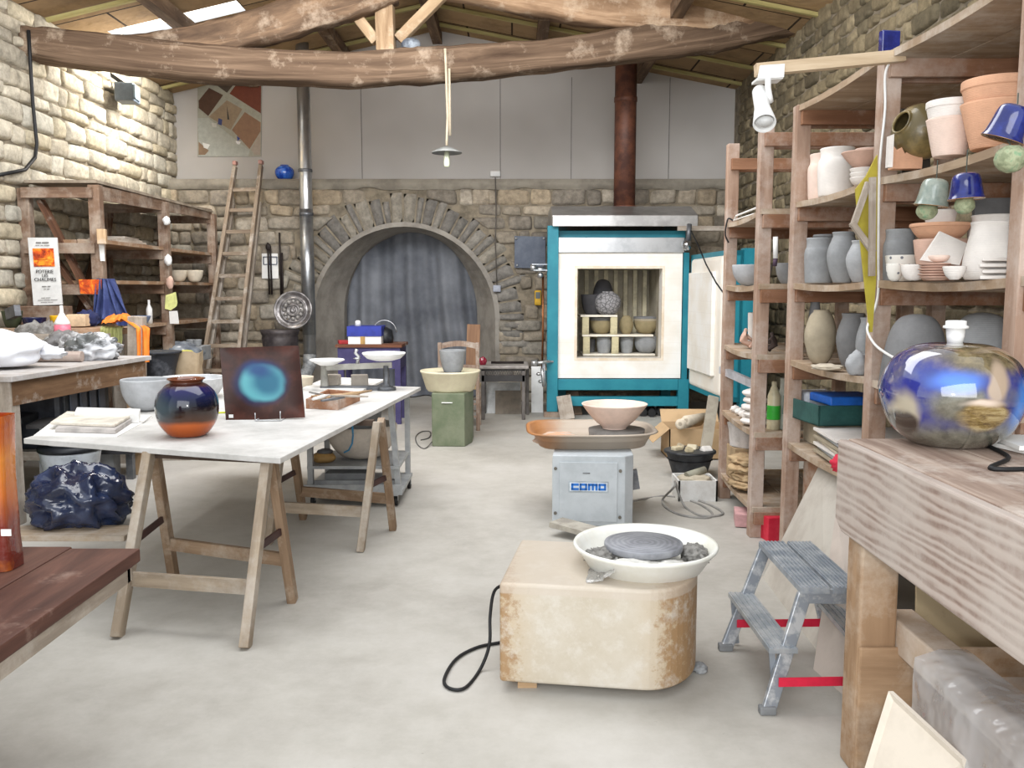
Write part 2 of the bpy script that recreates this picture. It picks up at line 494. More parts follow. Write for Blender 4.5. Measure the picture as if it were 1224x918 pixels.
M_PANE = NT('skylight_sheet'); M_PANE.b.inputs['Emission Color'].default_value = (1, .97, .9, 1); M_PANE.b.inputs['Emission Strength'].default_value = 2.2
M_PANE = M_PANE.fin((245, 240, 225), .6)
for i, (y0, y1) in enumerate(SK):
    b = MB(); b.add([(sx0, y0, rz_(sx0) + .06), (sx1, y0, rz_(sx1) + .06), (sx1, y1, rz_(sx1) + .06), (sx0, y1, rz_(sx0) + .06)], [(3, 2, 1, 0)])
    struct('window_%d' % (i + 1), b, M_PANE)
# battens, purlins
M_BATTEN = wood('pale_batten', (150, 138, 88), (186, 176, 120), dustamt=0, gs=20)
M_OLD = wood('old_beam', (70, 55, 44), (140, 114, 90), (178, 160, 140), .22, .85, 9, .7, 1.2)
M_OLDL = wood('pale_beam', (130, 104, 78), (200, 176, 144), (205, 190, 168), .3, .85, 8, .6, 1.2)
b = MB()
for y in (7.1, 8.45, 9.50, 10.46, 11.2):
    for x0, x1 in ((XL, RX), (RX, XR)):
        b.bar((x0, y, rz_(x0) - .03), (x1, y, rz_(x1) - .03), .045, .035)
struct('batten', b, M_BATTEN, ceil_)
b = MB()
for x in (-3.3, -2.1, RX, .35, 1.6):
    b.bar((x, 6.3, rz_(x) - .10), (x, YU, rz_(x) - .10), .12, .14)
struct('purlin', b, M_OLD, ceil_)
# ================================================================ shared shapes
def cr(pts, sub=4):
    out = []
    for i in range(len(pts) - 1):
        p0, p1, p2, p3 = pts[max(i - 1, 0)], pts[i], pts[i + 1], pts[min(i + 2, len(pts) - 1)]
        for k in range(sub):
            t = k / sub
            out.append(tuple(.5 * ((2 * p1[j]) + (-p0[j] + p2[j]) * t + (2 * p0[j] - 5 * p1[j] + 4 * p2[j] - p3[j]) * t * t + (-p0[j] + 3 * p1[j] - 3 * p2[j] + p3[j]) * t ** 3) for j in range(len(p1))))
    out.append(tuple(pts[-1])); return out
KINDS = {
 'bowl': [(.34, 0), (.42, .05), (.70, .30), (.90, .66), (1, 1)],
 'wide': [(.36, 0), (.38, .06), (.62, .35), (.84, .70), (1, 1)],
 'round_bowl': [(.30, 0), (.62, .12), (.88, .45), (.98, .78), (1, 1)],
 'deep': [(.55, 0), (.72, .14), (.88, .5), (.97, .85), (1, 1)],
 'flare': [(.62, 0), (.68, .05), (.80, .4), (.91, .75), (1, 1)],
 'flowerpot': [(.60, 0), (.66, .04), (.82, .45), (.92, .74), (.95, .76), (.96, .86), (1, .9), (1, 1)],
 'vase': [(.55, 0), (.78, .18), (.98, .45), (.96, .65), (.74, .86), (.66, .93), (.72, 1)],
 'jar': [(.80, 0), (.90, .08), (.98, .35), (1, .6), (.93, .80), (.76, .90), (.72, .94), (.80, 1)],
 'cylinder_jar': [(.86, 0), (.92, .05), (.97, .35), (1, .62), (.96, .74), (.88, .80), (.86, .90), (.90, 1)],
 'ball': [(.42, 0), (.72, .10), (.95, .32), (1, .52), (.93, .72), (.70, .88), (.46, .955), (.44, 1)],
 'egg': [(.45, 0), (.75, .15), (.98, .45), (.95, .65), (.72, .88), (.5, .97), (.48, 1)],
 'dome': [(1, 0), (.97, .10), (.90, .40), (.74, .75), (.50, .94), (.20, 1.0), (.03, 1.0)],
 'plate': [(.55, 0), (.60, .2), (.85, .6), (1, 1)],
 'cup': [(.70, 0), (.80, .1), (.92, .5), (1, 1)],
}
def pot_mb(b, c, r, h, kind, th=.007, n=36, m=None):
    o = [(x * r, z * h) for x, z in cr(KINDS[kind], 4)]
    i = [(max(x - th, .001), max(z, th)) for x, z in o[::-1]]
    k = [q for q in i if q[1] > th + 1e-6]
    x0 = k[-1][0]
    prof = o + [(o[-1][0] - th * .4, h + th * .35)] + k + [(x0 * .6, th), (.0005, th)]
    b.lathe(prof, c, n, m)
def pot(name, label, cat, c, r, h, kind, mat, group=None, th=.007, n=36, m=None):
    b = MB(); pot_mb(b, c, r, h, kind, th, n, m); return one(name, label, cat, b, mat, group)
def potp(name, label, cat, u0, u1, vt, vb, Y, z, kind, mat, group=None, **kw):
    """a pot given by its pixel extent, standing at depth Y on height z (z None: from vb)"""
    if z is None: z = P(612, vb, Y).z
    c = at((u0 + u1) / 2, Y, z); r = px((u1 - u0) / 2, Y, z); h = px(vb - vt, Y, z) * .98
    return pot(name, label, cat, c, r, h, kind, mat, group, **kw)
def Z(v, Y): return P(612, v, Y).z

# clays and common materials
def clay(name, c, var=.10, lines=60, rough=.85, bumpk=.25):
    t = NT(name); col = t.ramp(t.noise(9, 5, .65), [(.38, tuple(x * (1 - var) for x in c)), (.62, c)])
    w = t.n('TexWave', wave_type='BANDS', bands_direction='Z'); w.inputs['Scale'].default_value = lines; w.inputs['Distortion'].default_value = 1.2
    t.l(t.coord(), w.inputs['Vector']); t.bump(t.math('ADD', w.outputs['Fac'], t.noise(60, 3)), bumpk, .0025)
    return t.fin(col, rough, 0, 0, .3)
C_GREY = clay('grey_clay', (154, 156, 158)); C_DGREY = clay('dark_grey_clay', (126, 126, 127)); C_LGREY = clay('pale_grey_clay', (178, 180, 183))
C_WHITE = clay('white_bisque', (232, 226, 220), .05); C_PINK = clay('pink_bisque', (232, 208, 194), .06); C_PINKD = clay('rose_bisque', (214, 178, 160), .08)
C_TERRA = clay('terracotta', (222, 172, 140), .08); C_TAN = clay('tan_clay', (176, 164, 142)); C_CREAM = clay('cream_clay', (212, 200, 180))
C_SAND = clay('sand_clay', (160, 146, 112)); C_BLACKC = clay('charcoal_clay', (74, 73, 76))
M_WHITE = plain('white_paint', (236, 236, 234), .5, var=.05, bump=.05)
M_PAPER = plain('paper', (232, 230, 226), .8, var=.04, bump=.05)
M_BLACKP = plain('black_plastic', (30, 32, 36), .45, c2=(62, 64, 68), sc=12, bump=.1, lo=.5, hi=.75)
M_BLACK = plain('black_rubber', (24, 24, 26), .6, bump=0)
M_STEEL = plain('galvanised_steel', (196, 197, 198), .34, .85, c2=(176, 178, 180), sc=5, bump=.05)
M_STEELD = plain('dull_steel', (120, 122, 126), .5, .6, c2=(92, 94, 98), sc=9)
M_ALU = plain('dusty_aluminium', (150, 156, 164), .5, .55, c2=(196, 198, 200), sc=14, bump=.2, lo=.48, hi=.6)
M_TEAL = plain('teal_enamel', (28, 122, 140), .5, c2=(40, 136, 152), sc=3, bump=.05)
M_RUST = plain('rusty_brown_pipe', (74, 46, 38), .55, c2=(112, 70, 52), sc=5, bump=.2)
M_BRICKW = plain('white_refractory', (240, 232, 220), .85, c2=(246, 242, 234), sc=2.5, bump=.15, bs=80)
M_WOODR = wood('brown_shelf_wood', (92, 70, 56), (142, 116, 96), (176, 164, 150), dustamt=.5, gs=18)
M_WOODP = wood('pale_pine', (150, 120, 88), (196, 168, 134), dustamt=.35, gs=22)
M_WOODG = wood('greyed_wood', (132, 120, 108), (178, 166, 152), dustamt=.5, gs=22)
M_WOODX = wood('ladder_wood', (112, 96, 80), (164, 148, 130), dustamt=.3, gs=26)
M_WOODD = wood('dark_red_wood', (62, 38, 32), (104, 70, 58), (150, 126, 114), .2, .6, 12, .3, 1.6)
M_SHELF = wood('shelf_plank', (128, 96, 70), (172, 140, 112), (196, 184, 168), .45, gs=14)
M_STRAPR = plain('dark_strap', (62, 34, 30), .6)

# ================================================================ roof truss
tr = thing('roof_truss', 'old rough-hewn roof truss with a long sagging tie beam spanning the workshop', 'beam', (0, 8.6, 3.5))
def hewn(b, pts, w, h, seed, n=14, sub=10):
    """a crooked squared log through points (x,y,z,[h])"""
    q = cr([tuple(p) for p in pts], sub); o = len(b.v); U = 0
    ang = [(math.cos(2 * PI * k / n + .39), math.sin(2 * PI * k / n + .39)) for k in range(n)]
    ang = [(math.copysign(abs(c) ** .38, c), math.copysign(abs(s) ** .38, s)) for c, s in ang]
    for i, p in enumerate(q):
        c = V(p[:3]); d = V(q[min(i + 1, len(q) - 1)][:3]) - V(q[max(i - 1, 0)][:3]); d.normalize()
        sd = d.cross(V((0, 0, 1))).normalized(); up = sd.cross(d)
        hh = p[3] if len(p) > 3 else h
        for k, (a, e) in enumerate(ang):
            ns = 1 + .13 * noise.noise(V((i * .22, k * .8, seed))) + .09 * noise.noise(V((i * .7, k * 1.7, seed + 4)))
            b.v.append(c + sd * a * w / 2 * ns + up * e * hh / 2 * ns)
    for i in range(len(q) - 1):
        for k in range(n):
            k2 = (k + 1) % n; u0, u1 = i * .09, (i + 1) * .09
            b.face([o + i * n + k, o + i * n + k2, o + (i + 1) * n + k2, o + (i + 1) * n + k], [(u0, k * .1), (u0, k * .1 + .1), (u1, k * .1 + .1), (u1, k * .1)], True)
    b.face([o + k for k in range(n)][::-1]); m = o + (len(q) - 1) * n; b.face([m + k for k in range(n)])
b = MB()
bm = [(28, 52, 8.15, 36), (120, 64, 8.3, 40), (260, 78, 8.5, 40), (400, 84, 8.65, 38), (500, 80, 8.75, 40), (600, 72, 8.85, 36), (700, 62, 8.95, 36), (800, 46, 9.05, 44), (880, 30, 9.15, 50), (965, 8, 9.25, 54)]
hewn(b, [tuple(P(u, v, y)) + (px(h, y, 3.5) * 1.0,) for u, v, y, h in bm], .30, .3, 1, 14, 8)
obj('tie_beam', b, wood('tie_beam_wood', (66, 50, 38), (134, 112, 92), (178, 160, 140), .22, .9, 14, .9, .8), tr)
b = MB(); kp = P(462, 62, 8.7); b.bar((kp.x, 8.7, kp.z - .04), (kp.x - .02, 8.7, kp.z + .9), .17, .2, (0, 1, 0)); obj('king_post', b, M_OLDL, tr, .01)
for a, c in (((450, 50), (400, -14)), ((476, 48), (535, -12))):
    b = MB(); b.bar(P(a[0], a[1], 8.7), P(c[0], c[1], 8.7), .10, .10, (0, 1, 0)); obj('brace', b, M_OLDL, tr, .008)
b = MB(); hewn(b, [tuple(P(u, v, y)) + (px(h, y, 3.6),) for u, v, y, h in [(150, 58, 8.45, 26), (240, 50, 8.5, 34), (330, 28, 8.55, 40), (420, 2, 8.6, 40), (470, -16, 8.62, 38)]], .24, .3, 8)
obj('rafter', b, M_OLD, tr)
b = MB(); hewn(b, [tuple(P(u, v, y)) + (px(h, y, 3.6),) for u, v, y, h in [(480, -34, 8.75, 40), (600, -12, 8.85, 44), (700, 6, 8.95, 46), (800, 16, 9.0, 40), (880, 18, 9.1, 34), (960, 0, 9.2, 30)]], .24, .3, 15)
obj('rafter', b, wood('pale_rafter', (110, 84, 62), (188, 158, 128), (200, 180, 156), .3, .85, 7, .7, 1.1), tr)

b = MB(); c = P(491, 54, 8.7); b.blob((c.x, c.y, c.z), (.095, .09, .065), .10, 1.5, 3)
one('boulder', 'smooth dark grey stone lying on the tie beam beside the king post', 'stone', b, plain('dark_stone', (84, 90, 100), .6, c2=(150, 158, 166), sc=9))

# pendant lamp
pl = thing('pendant_lamp', 'small flat-shaded pendant lamp hanging from the tie beam on a cord', 'lamp', P(533, 178, 8.6))
b = MB(); b.tube([P(532, 58, 8.55), P(533, 80, 8.57), P(535, 140, 8.6), P(534, 166, 8.6), P(534, 174, 8.6)], .012, 8); b.tube([P(537, 82, 8.58), P(538, 162, 8.6)], .012, 8); obj('cord', b, plain('pale_cord', (196, 182, 158), .8), pl)
c = P(534, 182, 8.6); b = MB(); b.lathe([(.03, .05), (.06, .04), (.145, 0), (.147, -.008), (.06, .02), (.0005, .025)], c, 32); obj('lamp_shade', b, plain('enamel_grey', (150, 152, 150), .4), pl)
b = MB(); b.lathe([(.0005, -.14), (.022, -.138), (.028, -.12), (.028, -.03), (.02, .02), (.0005, .02)], c, 20); obj('bulb', b, plain('green_white_glass', (220, 226, 200), .25, bump=0), pl)

# ================================================================ back wall items
Yp = YU - .013
po = thing('poster', 'large unframed photo poster of diagonal brown and grey tiles on the white wall', 'poster', P(275, 187, Yp))
b = MB(); q = [P(236, 187, Yp), P(312, 187, Yp), P(313, 98, Yp), P(236, 99, Yp)]
def pp(s, t_): return (q[0] * (1 - s) + q[1] * s) * (1 - t_) + (q[3] * (1 - s) + q[2] * s) * t_
def poly(pts, col, d=0.0):
    b.col = lin(col)[:3]; b.add([pp(*p) + V((0, -d, 0)) for p in pts], [tuple(range(len(pts)))])
b.col = lin((172, 170, 156))[:3]; b.prism([p for p in q], (0, .012, 0))
poly([(.02, .76), (.18, .93), (.40, .83), (.17, .55), (.02, .66)], (92, 66, 52), .002)
poly([(.26, .99), (.58, .99), (.46, .86)], (84, 72, 62), .002)
poly([(.50, .85), (.62, .99), (.99, .99), (.99, .58)], (120, 62, 44), .002)
poly([(.18, .54), (.46, .76), (.70, .64), (.52, .36)], (160, 140, 116), .002)
poly([(.54, .36), (.74, .60), (.99, .46), (.99, .34), (.82, .10)], (150, 116, 92), .002)
poly([(.0, .52), (.16, .53), (.82, .08), (.80, .0), (.02, .0), (.02, .2)], (182, 184, 176), .002)
poly([(.02, .2), (.02, .02), (.12, .02), (.18, .08)], (150, 124, 100), .003)
poly([(.84, .09), (.99, .33), (.99, .02), (.90, .02)], (178, 164, 150), .002)
poly([(.33, .52), (.39, .50), (.38, .42), (.32, .44)], (70, 78, 130), .004); poly([(.62, .28), (.67, .24), (.63, .21)], (60, 74, 150), .004)
poly([(.46, .69), (.50, .50), (.47, .5)], (60, 58, 56), .004); poly([(.22, .46), (.3, .45), (.3, .40), (.24, .40)], (210, 208, 200), .004)
poly([(.08, .19), (.2, .16), (.16, .10), (.1, .12)], (240, 240, 236), .004); poly([(.6, .21), (.68, .2), (.66, .16), (.62, .17)], (240, 240, 240), .004)
obj('print', b, vcol('poster_print', .5, 0, 10, .12), po)

potp('vase', 'rounded cobalt-blue vase standing alone on the stone ledge', 'vase', 329, 352, 196, 214, YB + .13, ZB, 'ball', plain('cobalt_glaze', (20, 62, 170), .12, c2=(60, 120, 220), sc=14, bump=0, coat=1))

fl = thing('floodlight', 'grey box floodlight fixed high on the pale stone wall', 'floodlight', PX(150, 122, XL + .1))
c = PX(152, 112, XL + .2); b = MB(); b.box(c, (.20, .26, .19), .15); obj('housing', b, plain('flood_grey', (98, 108, 118), .5), fl, .015)
b = MB(); b.box(c + V((.11, -.02, 0)), (.02, .2, .14), .15); obj('lens', b, plain('flood_lens', (120, 134, 144), .2), fl)
b = MB(); b.bar(c + V((0, 0, .08)), c + V((-.17, 0, .20)), .04, .04); obj('bracket', b, M_BLACK, fl)

b = MB(); b.tube([PX(34, 36, XL + .1), PX(36, 70, XL + .09), PX(39, 120, XL + .09), PX(44, 172, XL + .08), PX(42, 188, XL + .08), PX(30, 203, XL + .08), PX(-6, 210, XL + .08)], .016, 8)
one('power_cable', 'black cable running down the pale stone wall from the beam end', 'cable', b, M_BLACK)

# flue pipe + stove
fx = P(366, 250, 10.9)
fp = thing('flue_pipe', 'shiny galvanised stovepipe rising in front of the arch', 'stovepipe', (fx.x, 10.9, Z(447, 10.9)))
b = MB(); zt = rz_(fx.x) + .1; b.cyl((fx.x, 10.9, Z(425, 10.9)), (fx.x, 10.9, zt), .078, 24); obj('pipe', b, M_STEEL, fp)
b = MB(); b.cyl((fx.x, 10.9, Z(250, 10.9)), (fx.x, 10.9, Z(400, 10.9)), .081, 24); obj('lower_pipe', b, plain('brushed_steel', (168, 170, 172), .35, .85, c2=(140, 142, 145)), fp)
for v in (204, 256):
    b = MB(); z = Z(v, 10.9); b.lathe([(.078, -.02), (.086, -.015), (.086, .015), (.078, .02)], (fx.x, 10.9, z), 24); obj('collar', b, M_STEELD, fp)
b = MB(); b.tube([(fx.x, 10.9, Z(424, 10.9)), (fx.x, 10.88, Z(436, 10.9)), (fx.x - .03, 10.8, Z(447, 10.8)), (fx.x - .2, 10.6, Z(452, 10.7))], .082, 20); obj('elbow', b, plain('white_ashy_steel', (170, 172, 172), .6, .3, c2=(120, 122, 124), sc=12), fp)
sx = at(335, 10.45, .8).x
st = thing('stove', 'squat dark cast-iron cylinder stove below the stovepipe', 'stove', (sx, 10.45, 0))
b = MB(); zs = Z(394, 10.45)
b.lathe([(.0005, .05), (.19, .05), (.20, .1), (.20, zs - .2), (.205, zs - .18), (.215, zs - .1), (.205, zs - .07), (.22, zs - .05), (.23, zs), (.0005, zs)], (sx, 10.45, 0), 32); obj('body', b, plain('cast_iron', (58, 52, 54), .5, .3, c2=(84, 78, 78)), st)
for i in range(3):
    a = i * 2.1 + .5; b = MB(); b.box((sx + .15 * math.cos(a), 10.45 + .15 * math.sin(a), .04), (.05, .05, .08)); obj('foot', b, M_BLACK, st)
md = thing('platter', 'round dark platter with a moulded rosette, propped upright on the stove', 'platter', at(350, 10.5, zs) + V((0, 0, .0)))
c = P(350, 370, 10.5); mm = Matrix.Rotation(PI / 2 - .18, 3, 'X') @ Matrix.Identity(3); r_ = px(23, 10.5, 1.2)
c.z = zs + r_ * .98 + .004; c.y = 10.52
prof = [(.0005, -.02), (r_ * .6, -.02), (r_, .02), (r_ * .99, .03), (r_ * .9, .018), (r_ * .78, .0), (r_ * .66, .0)]
prof += [(r_ * .64, .012), (r_ * .60, .012), (r_ * .58, .002), (r_ * .34, .004), (r_ * .32, .016), (r_ * .27, .016), (r_ * .25, .006), (r_ * .15, .006), (r_ * .13, .018), (r_ * .07, .02), (.0005, .014)]
b = MB(); b.lathe(prof, c, 48, mm); obj('dish', b, plain('pewter_glaze', (96, 92, 92), .3, .4, c2=(150, 146, 144), sc=10), md)
b = MB()
for i in range(12):
    a = 2 * PI * i / 12; p = c + mm @ V((r_ * .46 * math.cos(a), r_ * .46 * math.sin(a), .006)); b.blob(p, (.024, .016, .024), 0, 1, 0, 10, 6)
obj('rosette', b, plain('pewter_light', (150, 146, 142), .35, .3), md)

# ladder
def ladder():
    L = thing('ladder', 'tall wooden extension ladder leaning against the stone wall', 'ladder', (at(258, 10.3, 0).x, 10.3, 0))
    la, ra = at(234, 10.2, 0), at(277, 10.2, 0); lt, rt = P(281, 199, 11.17), P(312, 198, 11.17)
    for a, c in ((la, lt), (ra, rt)):
        b = MB(); b.bar(a, c, .045, .085, (0, 1, 0)); obj('rail', b, M_WOODX, L, .006)
    for v in (223, 249, 276, 303, 330, 357, 384, 412, 440, 466):
        z = Z(v, 10.7); f = z / lt.z; p, q_ = la.lerp(lt, f), ra.lerp(rt, f); b = MB(); b.bar(p, q_, .03, .045); obj('rung', b, M_WOODX, L, .005)
    for a, c in ((at(241, 10.38, 0), P(279, 244, 11.18)), (at(284, 10.38, 0), P(311, 242, 11.18))):
        b = MB(); b.bar(a, c, .04, .07, (0, 1, 0)); obj('extension_rail', b, M_WOODG, L, .005)
    for (u, v) in ((281, 195), (312, 194)):
        b = MB(); p = P(u, v, 11.17); b.box(p, (.05, .09, .05)); obj('end_cap', b, plain('faded_red_cap', (196, 150, 140), .7), L, .01)
ladder()

# fire irons and notice on the wall
b = MB(); b.prism([P(313, 333, YB - .07), P(333, 333, YB - .07), P(332, 303, YB - .07), P(313, 303, YB - .07)], (0, .006, 0))
nw = thing('notice', 'small white paper notice with a blue emblem on the stone wall behind the fire irons', 'notice', P(323, 333, YB - .07))
obj('sheet', b, M_PAPER, nw)
b = MB(); Yn = YB - .075
for a, c in (((315, 307), (315, 316)), ((331, 307), (331, 316)), ((315, 307), (331, 307)), ((315, 316), (331, 316))): b.bar(P(*a, Yn), P(*c, Yn), .008, .02, (0, 1, 0))
b.bar(P(323, 307, Yn), P(323, 317, Yn), .01, .03, (0, 1, 0)); obj('emblem', b, plain('navy_ink', (44, 58, 90), .7), nw)
M_IRON = plain('wrought_iron', (48, 40, 38), .6, .4)
for i, (u0, u1, v0, v1, ex) in enumerate(((320, 322, 290, 352, 1), (323, 325, 294, 352, 0), (334, 336, 278, 354, 0), (337, 338, 302, 354, 0))):
    b = MB(); Yf = YB - .085; b.tube([P(u0, v0, Yf), P((u0 + u1) / 2, (v0 + v1) / 2, Yf), P(u1, v1, Yf)], .012, 8)
    if ex: b.blob(P(320.5, 295, Yf), (.035, .02, .045), .05, 1, 2, 12, 8)
    one('fire_iron', ['round-topped iron poker hanging over the white notice', 'thin iron rod beside the round-topped poker', 'longest iron bar hanging beside the white notice', 'slim iron bar closest to the stovepipe'][i], 'poker', b, M_IRON, 'fire irons hung on the wall')

# wall electrics
b = MB(); b.box(P(592, 208, YU - .02), (.13, .05, .07)); one('junction_box', 'small white socket box at the foot of the white wall', 'socket', b, M_WHITE, None, .008)
b = MB(); Yw = YB - .06; b.tube([P(592, 212, Yw), P(593, 250, Yw), P(592, 290, Yw), P(594, 340, Yw)], .008, 6); one('wire', 'thin grey wire running down the stones to a small switch', 'wire', b, plain('grey_wire', (96, 90, 84), .7))
b = MB(); b.box(P(594, 345, Yw), (.10, .05, .085)); one('light_switch', 'small pale switch box on the stones beside the arch', 'switch', b, plain('lilac_grey', (168, 172, 184), .5), None, .01)
sl = thing('slate_panel', 'square blue-black metal plate mounted on stones beside the kiln', 'panel', P(633, 320, YB - .08))
b = MB(); b.prism([P(615, 320, YB - .09), P(652, 321, YB - .09), P(652, 283, YB - .09), P(615, 282, YB - .09)], (0, .03, 0)); obj('plate', b, plain('slate_blue', (74, 82, 98), .5, c2=(92, 100, 114), sc=6), sl)
b = MB()
for u, v in ((617, 285), (650, 285), (618, 317), (650, 317)): b.blob(P(u, v, YB - .1), (.015, .012, .015), 0, 1, 0, 10, 6)
obj('screws', b, M_STEEL, sl)
mt = thing('multimeter', 'yellow handheld meter hanging on the stones beside the kiln post', 'meter', P(641, 364, YB - .08))
b = MB(); b.box(P(643, 356, YB - .08), (.085, .05, .19)); obj('body', b, plain('meter_yellow', (224, 176, 40), .5), mt, .015)
b = MB(); b.box(P(643, 353, YB - .11), (.06, .01, .08)); obj('screen', b, plain('meter_screen', (90, 96, 92), .3), mt)
gp = thing('gas_pipe', 'copper gas pipe with a grey valve beside the teal kiln post', 'pipe', P(649, 410, 10.2))
b = MB(); b.tube([P(649, 330, 10.15), P(649, 400, 10.15), P(648, 440, 10.2)], .012, 8); obj('pipe', b, plain('copper', (150, 96, 60), .35, .8), gp)
b = MB(); b.cyl(P(640, 322, 10.1), P(652, 322, 10.1), .028, 14); b.cyl(P(634, 320, 10.08), P(641, 320, 10.08), .04, 14); b.blob(P(646, 329, 10.1), (.035, .03, .035), 0, 1, 0, 12, 8); obj('valve', b, M_STEEL, gp)
b = MB(); b.bar(P(636, 316, 10.05), P(661, 316, 10.0), .02, .012); b.bar(P(638, 323, 10.05), P(661, 323, 10.0), .02, .012); obj('clamp', b, M_ALU, gp)

# ================================================================ curtain in the arch
b = MB(); x0, x1 = ICX - IR - .05, ICX + IR + .05
def cur(u, w):
    x = x0 + (x1 - x0) * u; dx = min(1, abs((x - ICX) / IR)); top = IZ + IH * math.sqrt(max(0, 1 - dx * dx)) + .02
    fan = (u - .30) * (1.0 + .25 * (1 - w))
    y = YB + .70 + .045 * math.sin(fan * 46 + .9 * noise.noise(V((u * 3, w * 1.5, 2)))) * (.45 + .55 * w) + .05 * math.sin(fan * 17 + 1) + .05 * noise.noise(V((u * 4, w * 3, 9)))
    z = top * (1 - w) + .015 * w
    if w > .93: y -= .25 * (w - .93) / .07 * (.6 + .4 * math.sin(u * 30))
    return V((x, y, z))
b.grid(cur, 150, 50)
t = NT('blue_grey_cloth'); cc = t.ramp(t.noise(1.4, 5, .6), [(.35, (96, 99, 106)), (.65, (136, 139, 145))]); t.bump(t.noise(120, 2), .15, .002)
one('curtain', 'dusty blue-grey cloth curtain hung in full folds across the stone arch', 'curtain', b, t.fin(cc, .95, 0, 0, .1))

# ================================================================ kiln
KY = 10.0
def K(u, v, dy=0.0): return P(u, v, KY + dy)
kx = lambda u, z=1.3: at(u, KY, z).x
kz = lambda v: Z(v, KY)
kiln = thing('kiln', 'large front-loading pottery kiln with white brick chamber, teal steel frame and open door', 'kiln', (kx(738), KY + .5, 0))
xl, xr = kx(654), kx(826); KD = 1.05
# frame: horizontal beams
for x0_, x1_, y0_, y1_, z0_, z1_ in ((kx(667), kx(812), KY - .03, KY + .06, kz(466), kz(453)), (kx(667), kx(812), KY - .03, KY + .06, kz(485), kz(474)), (kx(667), kx(820), KY + .10, KY + .16, kz(284), kz(275)), (xl + .02, xl + .10, KY + .1, KY + KD, kz(466), kz(453)), (xr - .14, xr - .06, KY + .1, KY + KD, kz(466), kz(453))):
    b = MB(); b.bb(x0_, x1_, y0_, y1_, z0_, z1_); obj('frame_beam', b, M_TEAL, kiln, .004)
zb = kz(498)
b = MB(); b.bb(xl, kx(667), KY - .05, KY + .08, .06, kz(270)); obj('leg', b, M_TEAL, kiln, .004)
b = MB(); b.bb(kx(812), kx(825), KY - .04, KY + .08, .06, kz(453)); obj('leg', b, M_TEAL, kiln, .004)
for x in (xl + .16, xr - .16):
    b = MB(); b.bb(x, x + .12, KY + KD - .1, KY + KD, .0, kz(270)); obj('leg', b, M_TEAL, kiln, .004)
b = MB(); b.bb(kx(816), kx(822.5), KY - .02, KY + .1, kz(453), kz(302)); obj('hinge_post', b, M_TEAL, kiln)
# white brick front with opening
fx0, fx1, fz0, fz1 = kx(667), kx(815), kz(452), kz(302)
ox0, ox1, oz0, oz1 = kx(690), kx(791), kz(428), kz(321)
b = MB()
b.bb(fx0, fx1, KY, KY + .22, fz0, oz0); b.bb(fx0, fx1, KY, KY + .22, oz1, fz1)
b.bb(fx0, ox0, KY, KY + .22, oz0, oz1); b.bb(ox1, fx1, KY, KY + .22, oz0, oz1)
t = NT('kiln_front_brick'); cc = t.ramp(t.noise(2.5, 4), [(.4, (238, 232, 222)), (.6, (246, 244, 240))])
# scorched glow of sand tone round the mouth
d = t.n('SeparateXYZ'); t.l(t.coord(), d.inputs[0])
w_ = t.n('TexWave', wave_type='BANDS', bands_direction='Z', wave_profile='SAW'); w_.inputs['Scale'].default_value = 2.6; t.l(t.coord(), w_.inputs['Vector'])
ln = t.ramp(w_.outputs['Fac'], [(.0, (205, 198, 186)), (.02, (255, 255, 255))])
cc = t.mix(.55, cc, ln, 'MULTIPLY')
M_KF = t.fin(cc, .85)
obj('brick_front', b, M_KF, kiln)
b = MB(); e = .03
for (a0, a1, c0, c1) in ((ox0 - e, ox1 + e, oz1, oz1 + e), (ox0 - e, ox0, oz0, oz1), (ox1, ox1 + e, oz0, oz1), (ox0 - e, ox1 + e, oz0 - e, oz0)): b.bb(a0, a1, KY - .004, KY + .02, c0, c1)
obj('mouth_rim', b, plain('scorched_brick', (226, 208, 184), .9, c2=(240, 230, 214), sc=5), kiln)
# chamber: sides, back with ribs, floor, roof
b = MB(); by = KY + .95
b.bb(ox0 - .12, ox0, KY + .2, by, oz0 - .05, oz1 + .05); b.bb(ox1, ox1 + .12, KY + .2, by, oz0 - .05, oz1 + .05)
b.bb(ox0, ox1, KY + .2, by, oz0 - .08, oz0); b.bb(ox0, ox1, KY + .2, by, oz1, oz1 + .08)
b.bb(ox0 - .1, ox1 + .1, by, by + .06, oz0 - .05, oz1 + .05)
obj('chamber', b, plain('chamber_brick', (176, 168, 150), .9, c2=(150, 142, 126), sc=4), kiln)
b = MB()
for i in range(8):
    x = ox0 + .06 + (ox1 - ox0 - .12) * i / 7; b.bb(x - .024, x + .024, by - .06, by, oz0 + .02, oz1)
obj('wall_ribs', b, plain('rib_cream', (226, 216, 186), .9), kiln)
# casing
b = MB(); b.bb(fx0 - .05, fx0, KY + .1, KY + KD, fz0, kz(284)); b.bb(fx1, fx1 + .05, KY + .1, KY + KD, fz0, kz(284)); b.bb(fx0 - .05, fx1 + .05, KY + KD - .06, KY + KD, fz0, kz(284)); b.bb(fx0, fx1, KY + .22, KY + KD, fz0, fz0 + .05); b.bb(fx0, fx1, KY + .22, KY + KD, kz(290), kz(284))
obj('casing', b, plain('casing_steel', (120, 124, 128), .5, .6), kiln)
b = MB(); b.bb(kx(667), kx(816), KY - .03, KY + .2, kz(302), kz(284)); obj('steel_band', b, M_STEEL, kiln, .004)
hx0, hx1 = kx(659), kx(830)
b = MB(); zt = kz(249) ; zl = kz(258); zh = kz(272)
b.prism([(hx0, KY - .12, zh), (hx0, KY - .12, zl), (hx0 + .0, KY + .30, zt + .05), (hx0, KY + KD, zt + .05), (hx0, KY + KD, zh + .02), (hx0, KY - .10, zh + .02)], (hx1 - hx0, 0, 0))
obj('hood', b, plain('hood_steel', (190, 188, 186), .35, .75, c2=(160, 158, 156), sc=3), kiln, .012)
b = MB()
